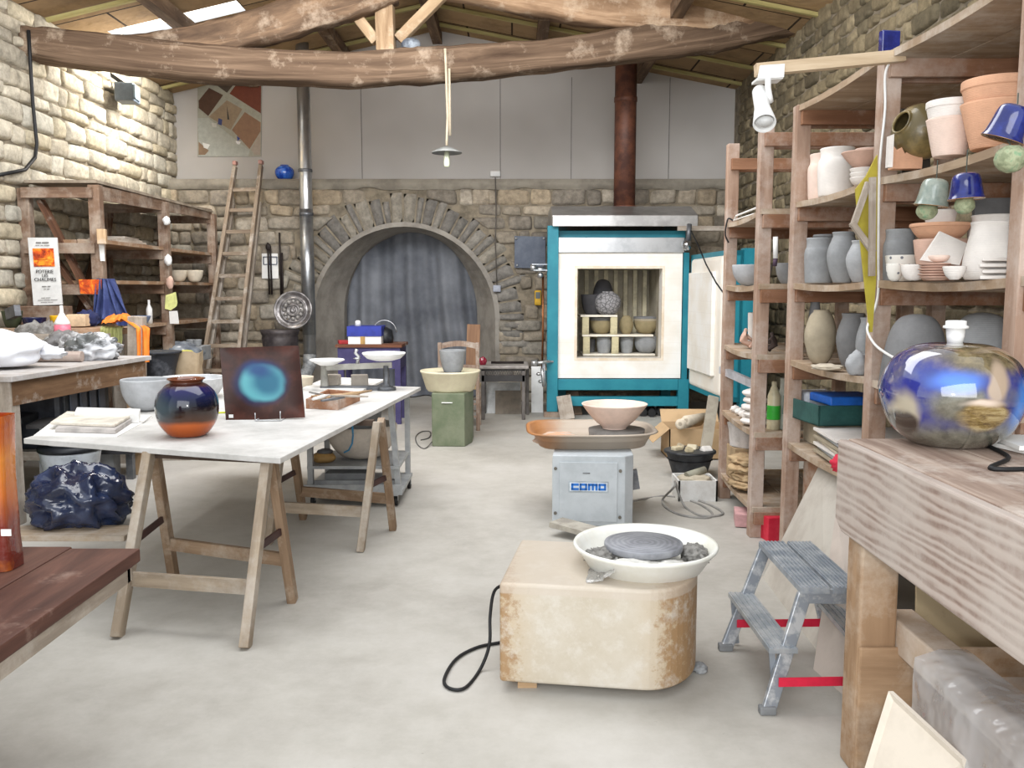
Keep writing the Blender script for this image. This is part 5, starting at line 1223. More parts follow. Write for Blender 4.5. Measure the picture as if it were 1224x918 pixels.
# ================================================================ electric wheel with blue nameplate
ew = thing('pottery_wheel', 'grey boxy electric pottery wheel with a rust-stained oblong basin and blue nameplate', 'pottery wheel', G(708, 628))
ey = G(663, 632).y; e0, e1 = at(660, ey, .2).x, at(746, ey, .2).x; e2 = at(756, ey + .04, .2).x; ez = .435
M_EW = plain('pale_grey_enamel', (186, 192, 196), .45, c2=(172, 178, 182), sc=5, bump=.05)
b = MB(); b.prism([(e0, ey, .02), (e1, ey - .03, .02), (e2, ey + .02, .02), (e2 + .02, ey + .44, .02), (e0 + .05, ey + .46, .02)], (0, 0, ez)); obj('cabinet', b, M_EW, ew, .006)
fd = V((e1 - e0, -.03, 0)).normalized(); fn = V((fd.y, -fd.x, 0)); f0 = V((e0, ey, 0))
fl2 = (V((e1, ey - .03, 0)) - f0).length
def fp_(s, z, d=.0): return f0 + fd * (s * fl2) + fn * d + V((0, 0, z))
def fbox(b, s0, s1, z0, z1, d0, d1):
    p = [fp_(s, 0, d) for s, d in ((s0, d1), (s1, d1), (s1, d0), (s0, d0))]
    b.hexa([V((q.x, q.y, z0)) for q in p] + [V((q.x, q.y, z1)) for q in p])
b = MB(); fbox(b, .10, .895, .05, ez - .02, 0, .008); obj('front_panel', b, M_EW, ew, .002)
M_SCREW = plain('dull_screw', (120, 116, 108), .4, .6)
for s, z in ((.045, ez - .06), (.045, .10), (.935, ez - .07), (.935, .08)):
    b = MB(); p = fp_(s, z, .004); b.tube([p, p + fn * .010], .010, 12); obj('bolt', b, M_SCREW, ew)
npz = Z(581, ey)
np_ = MB(); fbox(np_, .225, .775, npz - .034, npz + .034, .008, .0095); plate = obj('nameplate', np_, plain('plate_silver', (176, 186, 194), .35, .5), ew)
np2 = MB(); fbox(np2, .24, .76, npz - .026, npz + .026, .0095, .0105); obj('plate_ground', np2, plain('plate_pale', (214, 224, 232), .4), plate)
# the four heavy letters, as strokes on a unit square each
let = {'c': [(0, 1, .66, 1), (0, .30, 0, 1), (0, 1, 0, .34)], 'o': [(0, 1, .68, 1), (0, 1, 0, .32), (0, .28, 0, 1), (.72, 1, 0, 1)],
       'm': [(0, 1, .66, 1), (0, .24, 0, 1), (.39, .61, 0, 1), (.76, 1, 0, 1)]}
b = MB(); s0 = .262
for ch_, wd in (('c', .105), ('o', .105), ('m', .135), ('o', .105)):
    for x0, x1, z0, z1 in let[ch_]: fbox(b, s0 + x0 * wd, s0 + x1 * wd, npz - .021 + z0 * .042, npz - .021 + z1 * .042, .0105, .012)
    s0 += wd + .010
obj('lettering', b, plain('name_blue', (38, 116, 206), .4, bump=0), plate)
b = MB(); fbox(b, .42, .52, .345, .352, .008, .010); obj('scratch', b, M_STEELD, ew)
b = MB(); b.bar(V((e2 + .01, ey + .12, .34)), V((e2 + .03, ey + .12, .22)), .05, .04, (0, 1, 0)); obj('switch', b, M_STEELD, ew)
b = MB(); p0, p1 = G(664, 622, .07), G(706, 636, .05); b.bar(p0 + V((0, -.04, 0)), p1 + V((.06, -.05, 0)), .14, .03); obj('foot_board', b, plain('pedal_grey', (170, 164, 152), .7, c2=(140, 134, 124)), ew)
# oblong basin
bcx = at(706, 5.66, .5).x; bw, bd, bh = px(75, 5.66, .5), .33, .10; bz0 = ez + .018
M_BASIN = NT('stained_basin'); n = M_BASIN.noise(1.6, 5, .7); g = M_BASIN.n('SeparateXYZ'); M_BASIN.l(M_BASIN.coord(), g.inputs[0])
mr = M_BASIN.n('MapRange'); M_BASIN.l(g.outputs[0], mr.inputs[0]); mr.inputs[1].default_value = -.40; mr.inputs[2].default_value = .3
cc = M_BASIN.ramp(M_BASIN.math('ADD', mr.outputs[0], M_BASIN.math('MULTIPLY', n, .45)), [(.18, (170, 112, 62)), (.42, (150, 110, 76)), (.62, (160, 146, 130)), (.95, (176, 164, 150))])
M_BASIN = M_BASIN.fin(cc, .5)
def sup(a, e=.42):   # rounded rectangle outline, right end rounder
    c, s = math.cos(a), math.sin(a); ex = .75 if c > 0 else .35
    return math.copysign(abs(c) ** ex, c), math.copysign(abs(s) ** .5, s)
b = MB(); rings = [(.80, 0), (.84, .01), (.93, .09), (1.0, .093), (1.03, .10), (1.0, .108), (.95, .10), (.90, .06), (.82, .018), (.3, .015)]
nn = 56; o = 0
for k, z in rings:
    for i in range(nn):
        x, y = sup(2 * PI * i / nn); b.v.append(V((bcx + x * bw * k, 5.66 + y * (bd - bw * (1 - k)) if k > .5 else 5.66 + y * bd * k, bz0 + z)))
for j in range(len(rings) - 1):
    for i in range(nn):
        i2 = (i + 1) % nn; b.face([j * nn + i, j * nn + i2, (j + 1) * nn + i2, (j + 1) * nn + i], None, True)
b.face([i for i in range(nn)][::-1]); b.face([(len(rings) - 1) * nn + i for i in range(nn)])
obj('basin', b, M_BASIN, ew)
hx = at(737, 5.62, .5).x
b = MB(); b.lathe([(.0005, bz0 + .02), (px(33, 5.6), bz0 + .02), (px(34, 5.6), bz0 + .10), (.0005, bz0 + .105)], (hx, 5.63, 0), 40); obj('wheel_head', b, plain('slurry_grey', (126, 122, 118), .7), ew)
b = MB(); b.blob((at(668, 5.7, .5).x, 5.72, bz0 + .03), (.12, .12, .03), .2, 2, 3); b.blob((at(655, 5.7, .5).x, 5.62, bz0 + .03), (.10, .08, .03), .2, 2, 8); obj('clay_slop', b, plain('orange_slop', (206, 150, 110), .6, c2=(190, 180, 170), sc=9), ew)
potp('bowl', 'wide pale pink bowl sitting on the wheel with the blue nameplate', 'bowl', 695, 773.5, 489, 519, 5.62, bz0 + .105, 'wide', C_PINK, th=.009, n=56)
b = MB(); pts = [V((e2 + .02, ey + .2, .12)), G(772, 596, .005), G(800, 593, .005), G(830, 600, .005), G(850, 612, .005), G(846, 619, .005), G(815, 616, .005), G(795, 606, .005), G(792, 597, .005), G(806, 582, .16), G(807, 576, .17), G(812, 592, .08), G(820, 607, .006), G(836, 616, .006), G(854, 617, .006), G(864, 613, .006), G(848, 603, .006), G(822, 594, .006)]
b.tube(cr([tuple(p) for p in pts], 6), .008, 8); one('power_cable', 'grey power cord looping over the floor from the wheel with the blue nameplate', 'cord', b, plain('cord_grey', (150, 148, 144), .6))

# ================================================================ low wheel in front
lw = thing('pottery_wheel', 'low cream-coloured electric pottery wheel with a round white basin and grey wheel head', 'pottery wheel', G(705, 820))
lz = .405; A_, B_ = G(597, 826), G(770, 838)
dx = (V((B_.x - A_.x, B_.y - A_.y, 0))).normalized(); dy = V((-dx.y, dx.x, 0)); depth = .56; L1 = .53
rad = depth / 2
def lp(s, t_, z): return V((A_.x, A_.y, 0)) + dx * s + dy * t_ + V((0, 0, z))
b = MB(); out = [lp(0, 0, .035)] + [lp(L1 - .02 + (rad * .72) * math.sin(a), rad - rad * math.cos(a), .035) for a in [PI * k / 24 for k in range(25)]] + [lp(0, depth, .035)]
b.prism(out, (0, 0, lz - .035))
t = NT('stained_cream'); n1 = t.noise(3.5, 6, .7); n2 = t.noise(26, 5, .75); g = t.n('SeparateXYZ'); t.l(t.coord(), g.inputs[0])
cc = t.ramp(n1, [(.35, (182, 172, 154)), (.6, (194, 186, 172)), (.75, (184, 179, 170))])
ax_ = t.math('ABSOLUTE', t.math('ADD', g.outputs[0], .02)); st_ = t.n('MapRange', interpolation_type='SMOOTHSTEP'); t.l(ax_, st_.inputs[0]); st_.inputs[1].default_value = .12; st_.inputs[2].default_value = .36
k = t.math('MULTIPLY', st_.outputs[0], t.math('ADD', n1, .25)); cc = t.mix(t.math('MULTIPLY', k, .75), cc, (178, 148, 102))
sk = t.ramp(t.math('MULTIPLY', n2, t.math('ADD', st_.outputs[0], .35)), [(.44, (0, 0, 0)), (.60, (225, 225, 225))]); cc = t.mix(sk, cc, (146, 108, 64))
sk2 = t.ramp(t.noise(60, 4, .8), [(.60, (0, 0, 0)), (.70, (170, 170, 170))]); cc = t.mix(t.math('MULTIPLY', sk2, t.math('ADD', st_.outputs[0], .25)), cc, (120, 92, 62))
sk3 = t.ramp(t.noise(11, 6, .75), [(.50, (0, 0, 0)), (.66, (200, 200, 200))]); cc = t.mix(sk3, cc, (204, 199, 190))
zk = t.n('MapRange'); t.l(g.outputs[2], zk.inputs[0]); zk.inputs[1].default_value = .365; zk.inputs[2].default_value = .37
cc = t.mix(t.math('MULTIPLY', zk.outputs[0], .6), cc, (192, 180, 166))
t.bump(n2, .2, .004)
obj('body', b, t.fin(cc, .55), lw, .012, seg=3)
b = MB(); q = lp(.10, .05, 0); b.bb(q.x - .04, q.x + .03, q.y - .01, q.y + .06, 0, .04); obj('foot', b, M_WOODP, lw)
for s, tt_ in ((.12, depth - .12), (L1 - .05, .16), (L1 - .05, depth - .14)):
    b = MB(); q = lp(s, tt_, 0); b.bb(q.x - .05, q.x + .05, q.y - .04, q.y + .04, 0, .04); obj('foot', b, M_WOODP, lw)
bc = at(771, 3.265, .47); bc.z = 0; rb = px(86, 3.265, .47)
b = MB(); b.lathe([(.0005, lz - .015), (rb * .70, lz - .015), (rb * .78, lz - .004), (rb * .93, lz + .06), (rb * .985, lz + .072), (rb, lz + .080), (rb * .985, lz + .088), (rb * .94, lz + .082), (rb * .89, lz + .058), (rb * .76, lz + .010), (.0005, lz + .004)], bc, 72)
obj('basin', b, plain('basin_white', (232, 232, 226), .4, c2=(220, 218, 206), sc=4, bump=.05), lw)
t = NT('wheel_head_rings'); w = t.n('TexWave', wave_type='RINGS', rings_direction='Z'); w.inputs['Scale'].default_value = 14; w.inputs['Distortion'].default_value = 3; w.inputs['Detail Scale'].default_value = 2; t.l(t.mapped('Object', loc=(-(bc.x - .003 - lw.location.x), -(bc.y + .02 - lw.location.y), 0)), w.inputs['Vector'])
M_HEAD = t.fin(t.mix(.5, t.ramp(w.outputs['Fac'], [(.2, (118, 120, 126)), (.8, (150, 152, 158))]), t.ramp(t.noise(8, 4), [(.4, (118, 120, 126)), (.6, (156, 158, 164))])), .6, .2)
rh = px(46.5, 3.3, .48)
b = MB(); b.lathe([(.0005, lz + .056), (rh * .98, lz + .056), (rh, lz + .061), (rh, lz + .078), (rh * .985, lz + .082), (.0005, lz + .082)], bc + V((-.003, .02, 0)), 64); obj('wheel_head', b, M_HEAD, lw)
b = MB(); b.cyl(bc + V((0, .02, lz)), bc + V((0, .02, lz + .07)), .05, 20); obj('spindle', b, M_STEELD, lw)
b = MB(); M_SCR = plain('wet_scraps', (136, 134, 130), .8, c2=(106, 104, 100), sc=30, bump=.8, bs=50)
for c_, d_, sd_ in ((bc + V((-.17, -.03, lz + .04)), (.055, .06, .028), 3), (bc + V((.19, .0, lz + .04)), (.05, .085, .03), 9)):
    b = MB(); b.blob(c_, d_, .5, 5, sd_, 36, 20); obj('clay_scraps', b, M_SCR, lw)
b = MB(); b.blob(bc + V((-.06, -.12, lz + .038)), (.10, .045, .02), .3, 3, 5); b.blob(bc + V((.08, -.13, lz + .038)), (.06, .035, .018), .3, 3, 6); obj('slip_shavings', b, plain('white_slip', (214, 212, 206), .7), lw)
b = MB(); 
def filmf(u, w):
    p = lp(.31 + .10 * w + .02 * noise.noise(V((u * 5, w * 5, 1))), .04 + .42 * u, lz + .002 + .045 * w * w + .012 * abs(noise.noise(V((u * 9, w * 6, 4))))); return p
b.grid(filmf, 30, 10); obj('plastic_wrap', b, M_FILM, lw)
b = MB(); pts = [lp(-.0, .3, .30), G(592, 705, .25), G(586, 735, .16), G(585, 770, .09), G(574, 800, .01), G(556, 822, .008), G(538, 823, .008), G(531, 812, .008), G(545, 788, .008), G(570, 774, .008), G(598, 768, .008)]
b.tube(cr([tuple(p) for p in pts], 7), .0065, 8); one('power_cable', 'black power cord looping on the floor behind the low cream wheel', 'cord', b, M_BLACK)
b = MB(); b.blob(G(836, 802) + V((0, 0, .012)), (.028, .035, .02), .35, 3, 4, flat=-.012); one('clay_lump', 'small grey clay lump on the floor between the low wheel and the step stool', 'clay', b, C_GREY)

# ================================================================ step stool
so = thing('step_stool', 'folding aluminium step stool with ribbed treads and red straps', 'step stool', G(945, 815))
tz = .415
def SO(u, v, z): return G(u, v, z)
tl_, tr_, br_, bl_ = SO(907, 647, tz), SO(967, 645, tz), SO(1021, 699, tz), SO(957, 702, tz)
ax = (bl_ - tl_).normalized(); sx_ = V((ax.y, -ax.x, 0)); 
if sx_.x < 0: sx_ = -sx_
Ls = (bl_ - tl_).length; Ws = (tr_ - tl_).dot(sx_)
def so_(s, w, z): return tl_ + ax * s + sx_ * w + V((0, 0, z - tz))
M_TREAD = plain('ribbed_grey_tread', (140, 147, 156), .5, .3, c2=(176, 180, 184), sc=10)
def tread(name, w0, w1, s0, s1, z, m, n=7):
    b = MB(); cen = so_((s0 + s1) / 2, (w0 + w1) / 2, z - .012)
    rm = Matrix((sx_, ax, V((0, 0, 1)))).transposed()
    if rm.determinant() < 0: rm = Matrix((-sx_, ax, V((0, 0, 1)))).transposed()
    b.box(cen, (w1 - w0, s1 - s0, .022), 0, rm)
    for i in range(n):
        w = w0 + (w1 - w0) * (i + .5) / n; b.box(so_((s0 + s1) / 2, w, z + .001), ((w1 - w0) / n * .5, s1 - s0 - .004, .005), 0, rm)
    return obj(name, b, m, so)
tread('top_step', 0, Ws * .48, 0, Ls, tz, M_TREAD); tread('top_step', Ws * .54, Ws, 0, Ls, tz, M_TREAD)
for s in (.012, Ls - .012):
    b = MB(); b.bar(so_(s, 0, tz - .035), so_(s, Ws, tz - .035), .016, .05); obj('bracket', b, M_ALU, so)
feet = {(0, 0): G(867, 777), (0, 1): G(994, 775), (1, 0): G(917, 853), (1, 1): G(1050, 850)}
for (e, w), f in feet.items():
    s = .02 if e == 0 else Ls - .02
    b = MB(); b.bar(V((f.x, f.y, .0)), so_(s, .02 if w == 0 else Ws - .02, tz - .03), .048, .022, (0, 1, 0)); obj('leg', b, M_ALU, so, .003)
    b = MB(); b.box(V((f.x, f.y, .014)), (.056, .034, .028)); obj('foot_cap', b, plain('grey_rubber', (128, 130, 132), .7), so, .004)
def lf(e, w, k): return V(feet[(e, w)]).lerp(so_(.02 if e == 0 else Ls - .02, .02 if w == 0 else Ws - .02, tz), k)
for w in (0, 1):
    a, c_ = lf(0, w, .50), lf(1, w, .50); sg = -1 if w == 0 else 1
    b = MB(); d_ = (c_ - a).normalized(); o_ = V((d_.y, -d_.x, 0)); o_ = o_ if o_.x * sg > 0 else -o_
    b.bar(a + o_ * .015 - d_ * .02, c_ + o_ * .015 + d_ * .02, .10, .018); 
    for i in range(5): b.bar(a + o_ * (-.025 + i * .02) - d_ * .015 + V((0, 0, .011)), c_ + o_ * (-.025 + i * .02) + d_ * .015 + V((0, 0, .011)), .009, .004)
    obj('side_step', b, plain('pale_tread', (160, 166, 172), .45, .5, c2=(190, 192, 194), sc=12), so)
    for k_ in (a, c_):
        b = MB(); b.bar(k_ + o_ * .05 + V((0, 0, -.01)), k_ + o_ * .03 + V((0, 0, -.20)), .02, .008, (0, 1, 0)); obj('step_bracket', b, M_ALU, so)
M_RED = plain('red_strap', (214, 34, 66), .6, var=.1)
for e in (0, 1):
    a, c_ = lf(e, 0, .26), lf(e, 1, .26); b = MB(); b.bar(a + V((0, -.02, 0)), c_ + V((0, -.02, 0)), .004, .032); obj('strap', b, M_RED, so, label='bright red strap')

# ================================================================ thick workbench
bx0 = at(1015, 2.62, .95).x; BT = 1.0; by1 = G(1014, 524, BT).y
wb = thing('workbench', 'thick weathered timber workbench carrying the blue glazed globe lamp', 'workbench', (bx0 + .5, by1 - .8, 0))
M_WB = wood('weathered_bench', (116, 94, 82), (190, 172, 158), (206, 196, 186), .38, .8, 12, .5, 1.1)
b = MB()
for k in range(4): b.bb(bx0 + k * .25, bx0 + k * .25 + .247, by1 - 2.0, by1 - .004 * k, BT - .07, BT)
obj('top', b, M_WB, wb, .006)
b = MB(); ah = BT - P(1016, 630, by1).z
b.prism([(bx0 - .03, by1, BT - .002), (bx0 - .03, by1 - 2.0, BT - .002), (bx0 - .03, by1 - 2.0, BT - ah), (bx0 - .03, by1 - .05, BT - ah), (bx0 - .03, by1, BT - ah + .03)], (.03, 0, 0)); 
t = NT('flame_grain'); mp = t.mapped('Object', (1, 1.0, 5.5)); w = t.n('TexWave', wave_type='RINGS', rings_direction='X'); w.inputs['Scale'].default_value = 2.2; w.inputs['Distortion'].default_value = 9; w.inputs['Detail'].default_value = 3; w.inputs['Detail Scale'].default_value = 1.1; t.l(mp, w.inputs['Vector'])
cc = t.ramp(w.outputs['Fac'], [(.10, (136, 116, 106)), (.5, (166, 149, 139)), (.9, (178, 164, 155))]); cc = t.mix(t.ramp(t.noise(4, 7, .75), [(.36, (0, 0, 0)), (.62, (225, 225, 225))]), cc, (184, 174, 166)); t.bump(w.outputs['Fac'], .2, .004)
obj('apron', b, t.fin(cc, .8, 0, 0, .25), wb, .006)
b = MB(); b.bb(bx0, bx0 + 1.0, by1 - .05, by1 - .01, BT - ah + .01, BT - .07); obj('end_apron', b, M_WB, wb)
M_LEG = wood('bench_leg', (132, 104, 78), (178, 148, 118), (198, 182, 164), .42, .8, 9, .4, 1.2)
lx0 = at(1021, by1 - .1, .5).x; lx1 = at(1066, by1 - .1, .5).x
for x0, x1, y0, y1 in ((lx0, lx1, by1 - .14, by1 - .03), (bx0 + .85, bx0 + .96, by1 - .14, by1 - .03), (lx0, lx1, by1 - 1.95, by1 - 1.84), (bx0 + .85, bx0 + .96, by1 - 1.95, by1 - 1.84)):
    b = MB(); b.bb(x0, x1, y0, y1, 0, BT - ah + .02 if x0 < bx0 + .5 else BT - .07); obj('leg', b, M_LEG, wb, .008)
b = MB(); b.bb(lx0 + .0, bx0 + .9, by1 - .155, by1 - .142, Z(918, by1 - .14) + .0, Z(772, by1 - .14)); obj('end_board', b, M_LEG, wb, .006)
rz0 = Z(742, by1 - .14)
b = MB(); b.bar((lx1 + .045, by1 - .04, rz0 - .05), (lx1 + .045, by1 - 1.9, rz0 - .05), .09, .10); obj('lower_rail', b, wood('dusty_rail', (160, 138, 116), (196, 176, 156), (214, 206, 198), .7, gs=9), wb, .006)
# things below
b = MB(); sz_ = rz0 - .12; b.prism([(lx1 + .12, by1 - .02, .30), (bx0 + 1.1, by1 - .02, .30), (bx0 + 1.1, by1 + .02, .74), (lx1 + .12, by1 + .02, .74)], (0, .012, 0)); one('plywood_sheet', 'tan panel with faint dark marks standing behind the workbench leg', 'panel', b, plain('tan_panel', (178, 160, 128), .7, c2=(128, 112, 86), sc=6, lo=.56, hi=.72))
b = MB(); b.bar((lx1 + .20, by1 - .16, rz0 + .04), (lx1 + .62, by1 - .22, rz0 - .02), .06, .05); one('timber', 'loose pale timber lying under the workbench beside the tan panel', 'timber', b, M_WOODP)
b = MB(); b.bb(lx1 + .12, bx0 + 1.1, by1 - .62, by1 - .30, rz0 - .14, rz0 - .10); one('lower_shelf_board', 'dusty wide board lying under the workbench behind the clear sheeting', 'board', b, wood('dusty_board2', (160, 130, 100), (196, 168, 138), (210, 204, 198), .6, gs=9))
b = MB(); b.box((lx1 + .45, by1 - .38, rz0 - .08), (.16, .12, .03), .2); one('white_block', 'small white slab on the dusty board under the workbench', 'slab', b, C_WHITE)
b = MB()
def sheet(u, w):
    y = by1 - .36 - .95 * u - .10 * w; k = noise.noise(V((u * 5, w * 3, 2))); f = w * .75
    x = lx1 + .035 - .10 * w - .02 * abs(k) - .03 * abs(math.sin(u * 9)) * w - .03 * w * (1 - w)
    if w < .15: return V((lx1 + .09 - .09 * (w / .15), y, rz0 + .006 + .012 * abs(k)))
    return V((x - .06, y, rz0 + .006 - (f - .11)))
b.grid(sheet, 40, 30)
t = NT('clear_sheeting'); t.b.inputs['Alpha'].default_value = .52; n = t.noise(4, 3, .5); t.bump(n, 1.0, .08)
one('plastic_sheet', 'crumpled clear plastic sheeting hanging over the workbench rail', 'plastic sheet', b, t.fin(t.ramp(n, [(.35, (170, 170, 172)), (.65, (212, 212, 214))]), .14, 0, 0, .8))
b = MB(); b.prism([G(1005, 1010, .01), P(1062, 826, 2.18), P(1150, 908, 1.95), G(1180, 1060, .01)], (.012, .0, 0)); one('pale_board', 'smooth pale board leaning with one corner up against the workbench', 'board', b, plain('pale_hardboard', (212, 202, 188), .7, c2=(200, 190, 176), sc=5))
# leaning boards behind the stool
for nm, q, m, lb in (('slab_board', [G(912, 690), P(983, 548, 4.35), P(1024, 570, 3.95), G(985, 790)], plain('dusty_grey_board', (190, 184, 174), .85, c2=(174, 166, 156), sc=4), 'wide dusty board leaning on the shelving behind the step stool'),
                      ('slab_board', [G(972, 800), P(1000, 606, 3.72), P(1040, 640, 3.55), G(1030, 850)], plain('dusty_pink_board', (194, 182, 172), .85, c2=(182, 170, 160), sc=4), 'second dusty board leaning between the wide board and the workbench')):
    b = MB(); b.prism(q, (.02, .012, 0)); one(nm, lb, 'board', b, m)

# ================================================================ globe lamp
gl = thing('globe_lamp', 'large round blue and brown glazed ceramic lamp with a bare white socket', 'lamp', (at(1135, 2.54, BT).x, 2.54, BT))
gr = px(81, 2.54, 1.15); gh = px(122, 2.54, 1.15)
gprof = [(x * gr, z * gh) for x, z in cr([(.40, 0), (.56, .03), (.82, .17), (1.0, .46), (.97, .66), (.80, .86), (.50, .975), (.18, 1.0), (.10, 1.0)], 6)]
b = MB(); b.lathe(gprof, gl.location, 80)
t = NT('globe_glaze'); wv = t.warped(5, .10); wv2 = t.warped(16, .03)
cc = t.ramp(t.noise(6, 5, .6), [(.35, (24, 28, 92)), (.5, (34, 42, 126)), (.62, (80, 82, 118)), (.75, (104, 102, 108))])
def add(c, r, s, col, k=1.0, vec=None):
    global cc
    f = t.spot(c, r, s, vec if vec is not None else wv); cc = t.mix(t.math('MULTIPLY', f, k) if k != 1.0 else f, cc, col)
br_col = t.ramp(t.noise(1, 7, .75, t.mapped('Object', (14, 14, 60)), dist=.5), [(.35, (70, 52, 30)), (.5, (140, 118, 74)), (.65, (184, 166, 122))])
gy_col = t.ramp(t.noise(30, 5), [(.4, (92, 90, 80)), (.6, (118, 116, 104))])
add((0, -.12, .0), (.25, .25, .075), .4, gy_col)
add((-.06, -.16, .14), (.07, .08, .06), .3, gy_col)
add((.01, -.10, gh * .93), (.13, .16, .055), .3, t.ramp(t.noise(24, 5), [(.4, (84, 74, 54)), (.62, (130, 116, 86))]))
add((.0, -.17, gh * .36), (.075, .10, .048), .2, br_col)
add((.03, -.15, gh * .66), (.03, .10, .06), .3, (170, 150, 130))
add((-.08, -.14, gh * .70), (.055, .08, .03), .7, (80, 130, 226))
add((.12, -.12, gh * .45), (.035, .1, .07), .6, (70, 140, 226))
add((-.01, -.17, gh * .48), (.05, .1, .012), .6, (214, 196, 180))
add((-.17, -.04, gh * .32), (.03, .12, .07), .3, (170, 160, 140)); add((-.172, -.05, gh * .2), (.03, .12, .04), .3, (46, 36, 30))
obj('globe', b, t.fin(cc, .06, 0, 1, .7), gl)
b = MB(); r0 = px(11, 2.4, 1.2); hz = BT + gh
b.lathe([(.0005, hz - .005), (r0 * .8, hz - .005), (r0 * .95, hz + .02), (r0 * 1.02, hz + .04), (r0 * 1.35, hz + .042), (r0 * 1.35, hz + .048), (r0 * 1.1, hz + .050), (r0 * 1.1, hz + .062), (r0 * .9, hz + .064), (r0 * .85, hz + .03), (.0005, hz + .03)], (gl.location.x, gl.location.y, 0), 32); obj('socket', b, M_WHITE, gl)
b = MB(); b.tube(cr([tuple(p) for p in (at(1180, 2.48, BT + .006), at(1160, 2.40, BT + .006) + V((.05, -.1, 0)), at(1150, 2.15, BT + .006) + V((.08, 0, 0)), V((gl.location.x + .22, 2.2, BT + .006)), V((gl.location.x + .40, 2.33, BT + .006)))], 6), .006, 8)
b.tube(cr([tuple(p) for p in (V((gl.location.x + .1, 2.16, BT + .006)), V((gl.location.x + .2, 2.24, BT + .006)), V((gl.location.x + .40, 2.28, BT + .006)))], 6), .006, 8); obj('cord', b, M_BLACK, gl)
for i in range(2):
    b = MB(); b.box((at(1216, 2.46, BT).x + .03, 2.47 - .03 * i, BT + .008 + .014 * i), (.16, .2, .012), .2 - .3 * i); one('paper', ['lower white paper sheet on the workbench beside the globe lamp', 'upper white paper sheet on the workbench beside the globe lamp'][i], 'paper', b, M_PAPER, 'papers on the workbench')

# ================================================================ red-brown table and orange vase
rt = thing('red_table', 'dark red-brown plank table holding the tall orange vase', 'table', (-1.9, 2.3, 0))
RTZ = .60; c1 = G(168, 655, RTZ)
b = MB(); rx1, ry1 = c1.x, c1.y
for k in range(4): 
    xk = rx1 - .235 * k; b.bb(xk - .232, xk, ry1 - 1.5, ry1 + .02 * k, RTZ - .045, RTZ)
obj('top', b, M_WOODD, rt, .006)
b = MB(); b.bb(rx1 - .06, rx1 - .02, ry1 - 1.45, ry1 - .04, RTZ - .10, RTZ - .045); b.bb(rx1 - .9, rx1 - .02, ry1 - .06, ry1 - .02, RTZ - .10, RTZ - .045); obj('apron', b, M_WOODG, rt)
for x, y in ((rx1 - .88, ry1 - .1), (rx1 - .88, ry1 - 1.4), (rx1 - .06, ry1 - 1.4), (rx1 - .5, ry1 - .3)):
    b = MB(); b.bb(x - .035, x + .035, y - .035, y + .035, 0, RTZ - .05); obj('leg', b, M_WOODD, rt)
ov = thing('tall_vase', 'tall slab-sided orange and dark red glazed vase on the red-brown table', 'vase', (at(0, ry1 - .22, RTZ).x - .10, ry1 - .22, RTZ))
Yv = ry1 - .26; xr_ = at(27, Yv + .10, .8).x; zv1 = Z(500, Yv); b = MB()
w_v = .26
for_p = [(xr_ - w_v, Yv, RTZ), (xr_ - .005, Yv, RTZ), (xr_ - .01, Yv + .16, RTZ), (xr_ - w_v, Yv + .16, RTZ)]
def ovf(u, w):
    a = 2 * PI * u; c_, s_ = math.cos(a), math.sin(a); x = math.copysign(abs(c_) ** .35, c_); y = math.copysign(abs(s_) ** .35, s_)
    k = 1 - .05 * math.sin(PI * w) + .012 * noise.noise(V((c_ * 2, s_ * 2, w * 7)))
    return V((xr_ - w_v / 2 + x * w_v / 2 * k, Yv + .055 + y * .055 * k, RTZ + .002 + (zv1 - RTZ) * w))
b.grid(ovf, 48, 24)
def ovi(u, w):
    p = ovf(u, 1.0); c_ = V((xr_ - w_v / 2, Yv + .055, 0)); q = V((p.x - c_.x, p.y - c_.y, 0)) * (.9 - .1 * w); return c_ + q + V((0, 0, zv1 - .3 * w))
b.grid(ovi, 48, 6)
t = NT('orange_drip'); g = t.n('SeparateXYZ'); t.l(t.warped(6, .12), g.inputs[0]); zz = t.n('MapRange'); t.l(g.outputs[2], zz.inputs[0]); zz.inputs[2].default_value = zv1 - RTZ
cc = t.ramp(zz.outputs[0], [(.02, (92, 30, 22)), (.32, (118, 38, 24)), (.50, (186, 96, 28)), (.72, (204, 124, 44)), (.88, (172, 84, 30)), (1, (150, 60, 30))])
cc = t.mix(t.ramp(t.noise(5, 4), [(.55, (0, 0, 0)), (.66, (220, 220, 220))]), cc, (196, 106, 26)); t.bump(t.noise(18, 4), .4, .01)
obj('body', b, t.fin(cc, .12, 0, .8, .6), ov)
b = MB(); b.box((at(8, Yv - .004, .72).x, Yv - .006, Z(636, Yv)), (.03, .003, .02)); obj('price_tag', b, M_WHITE, ov)
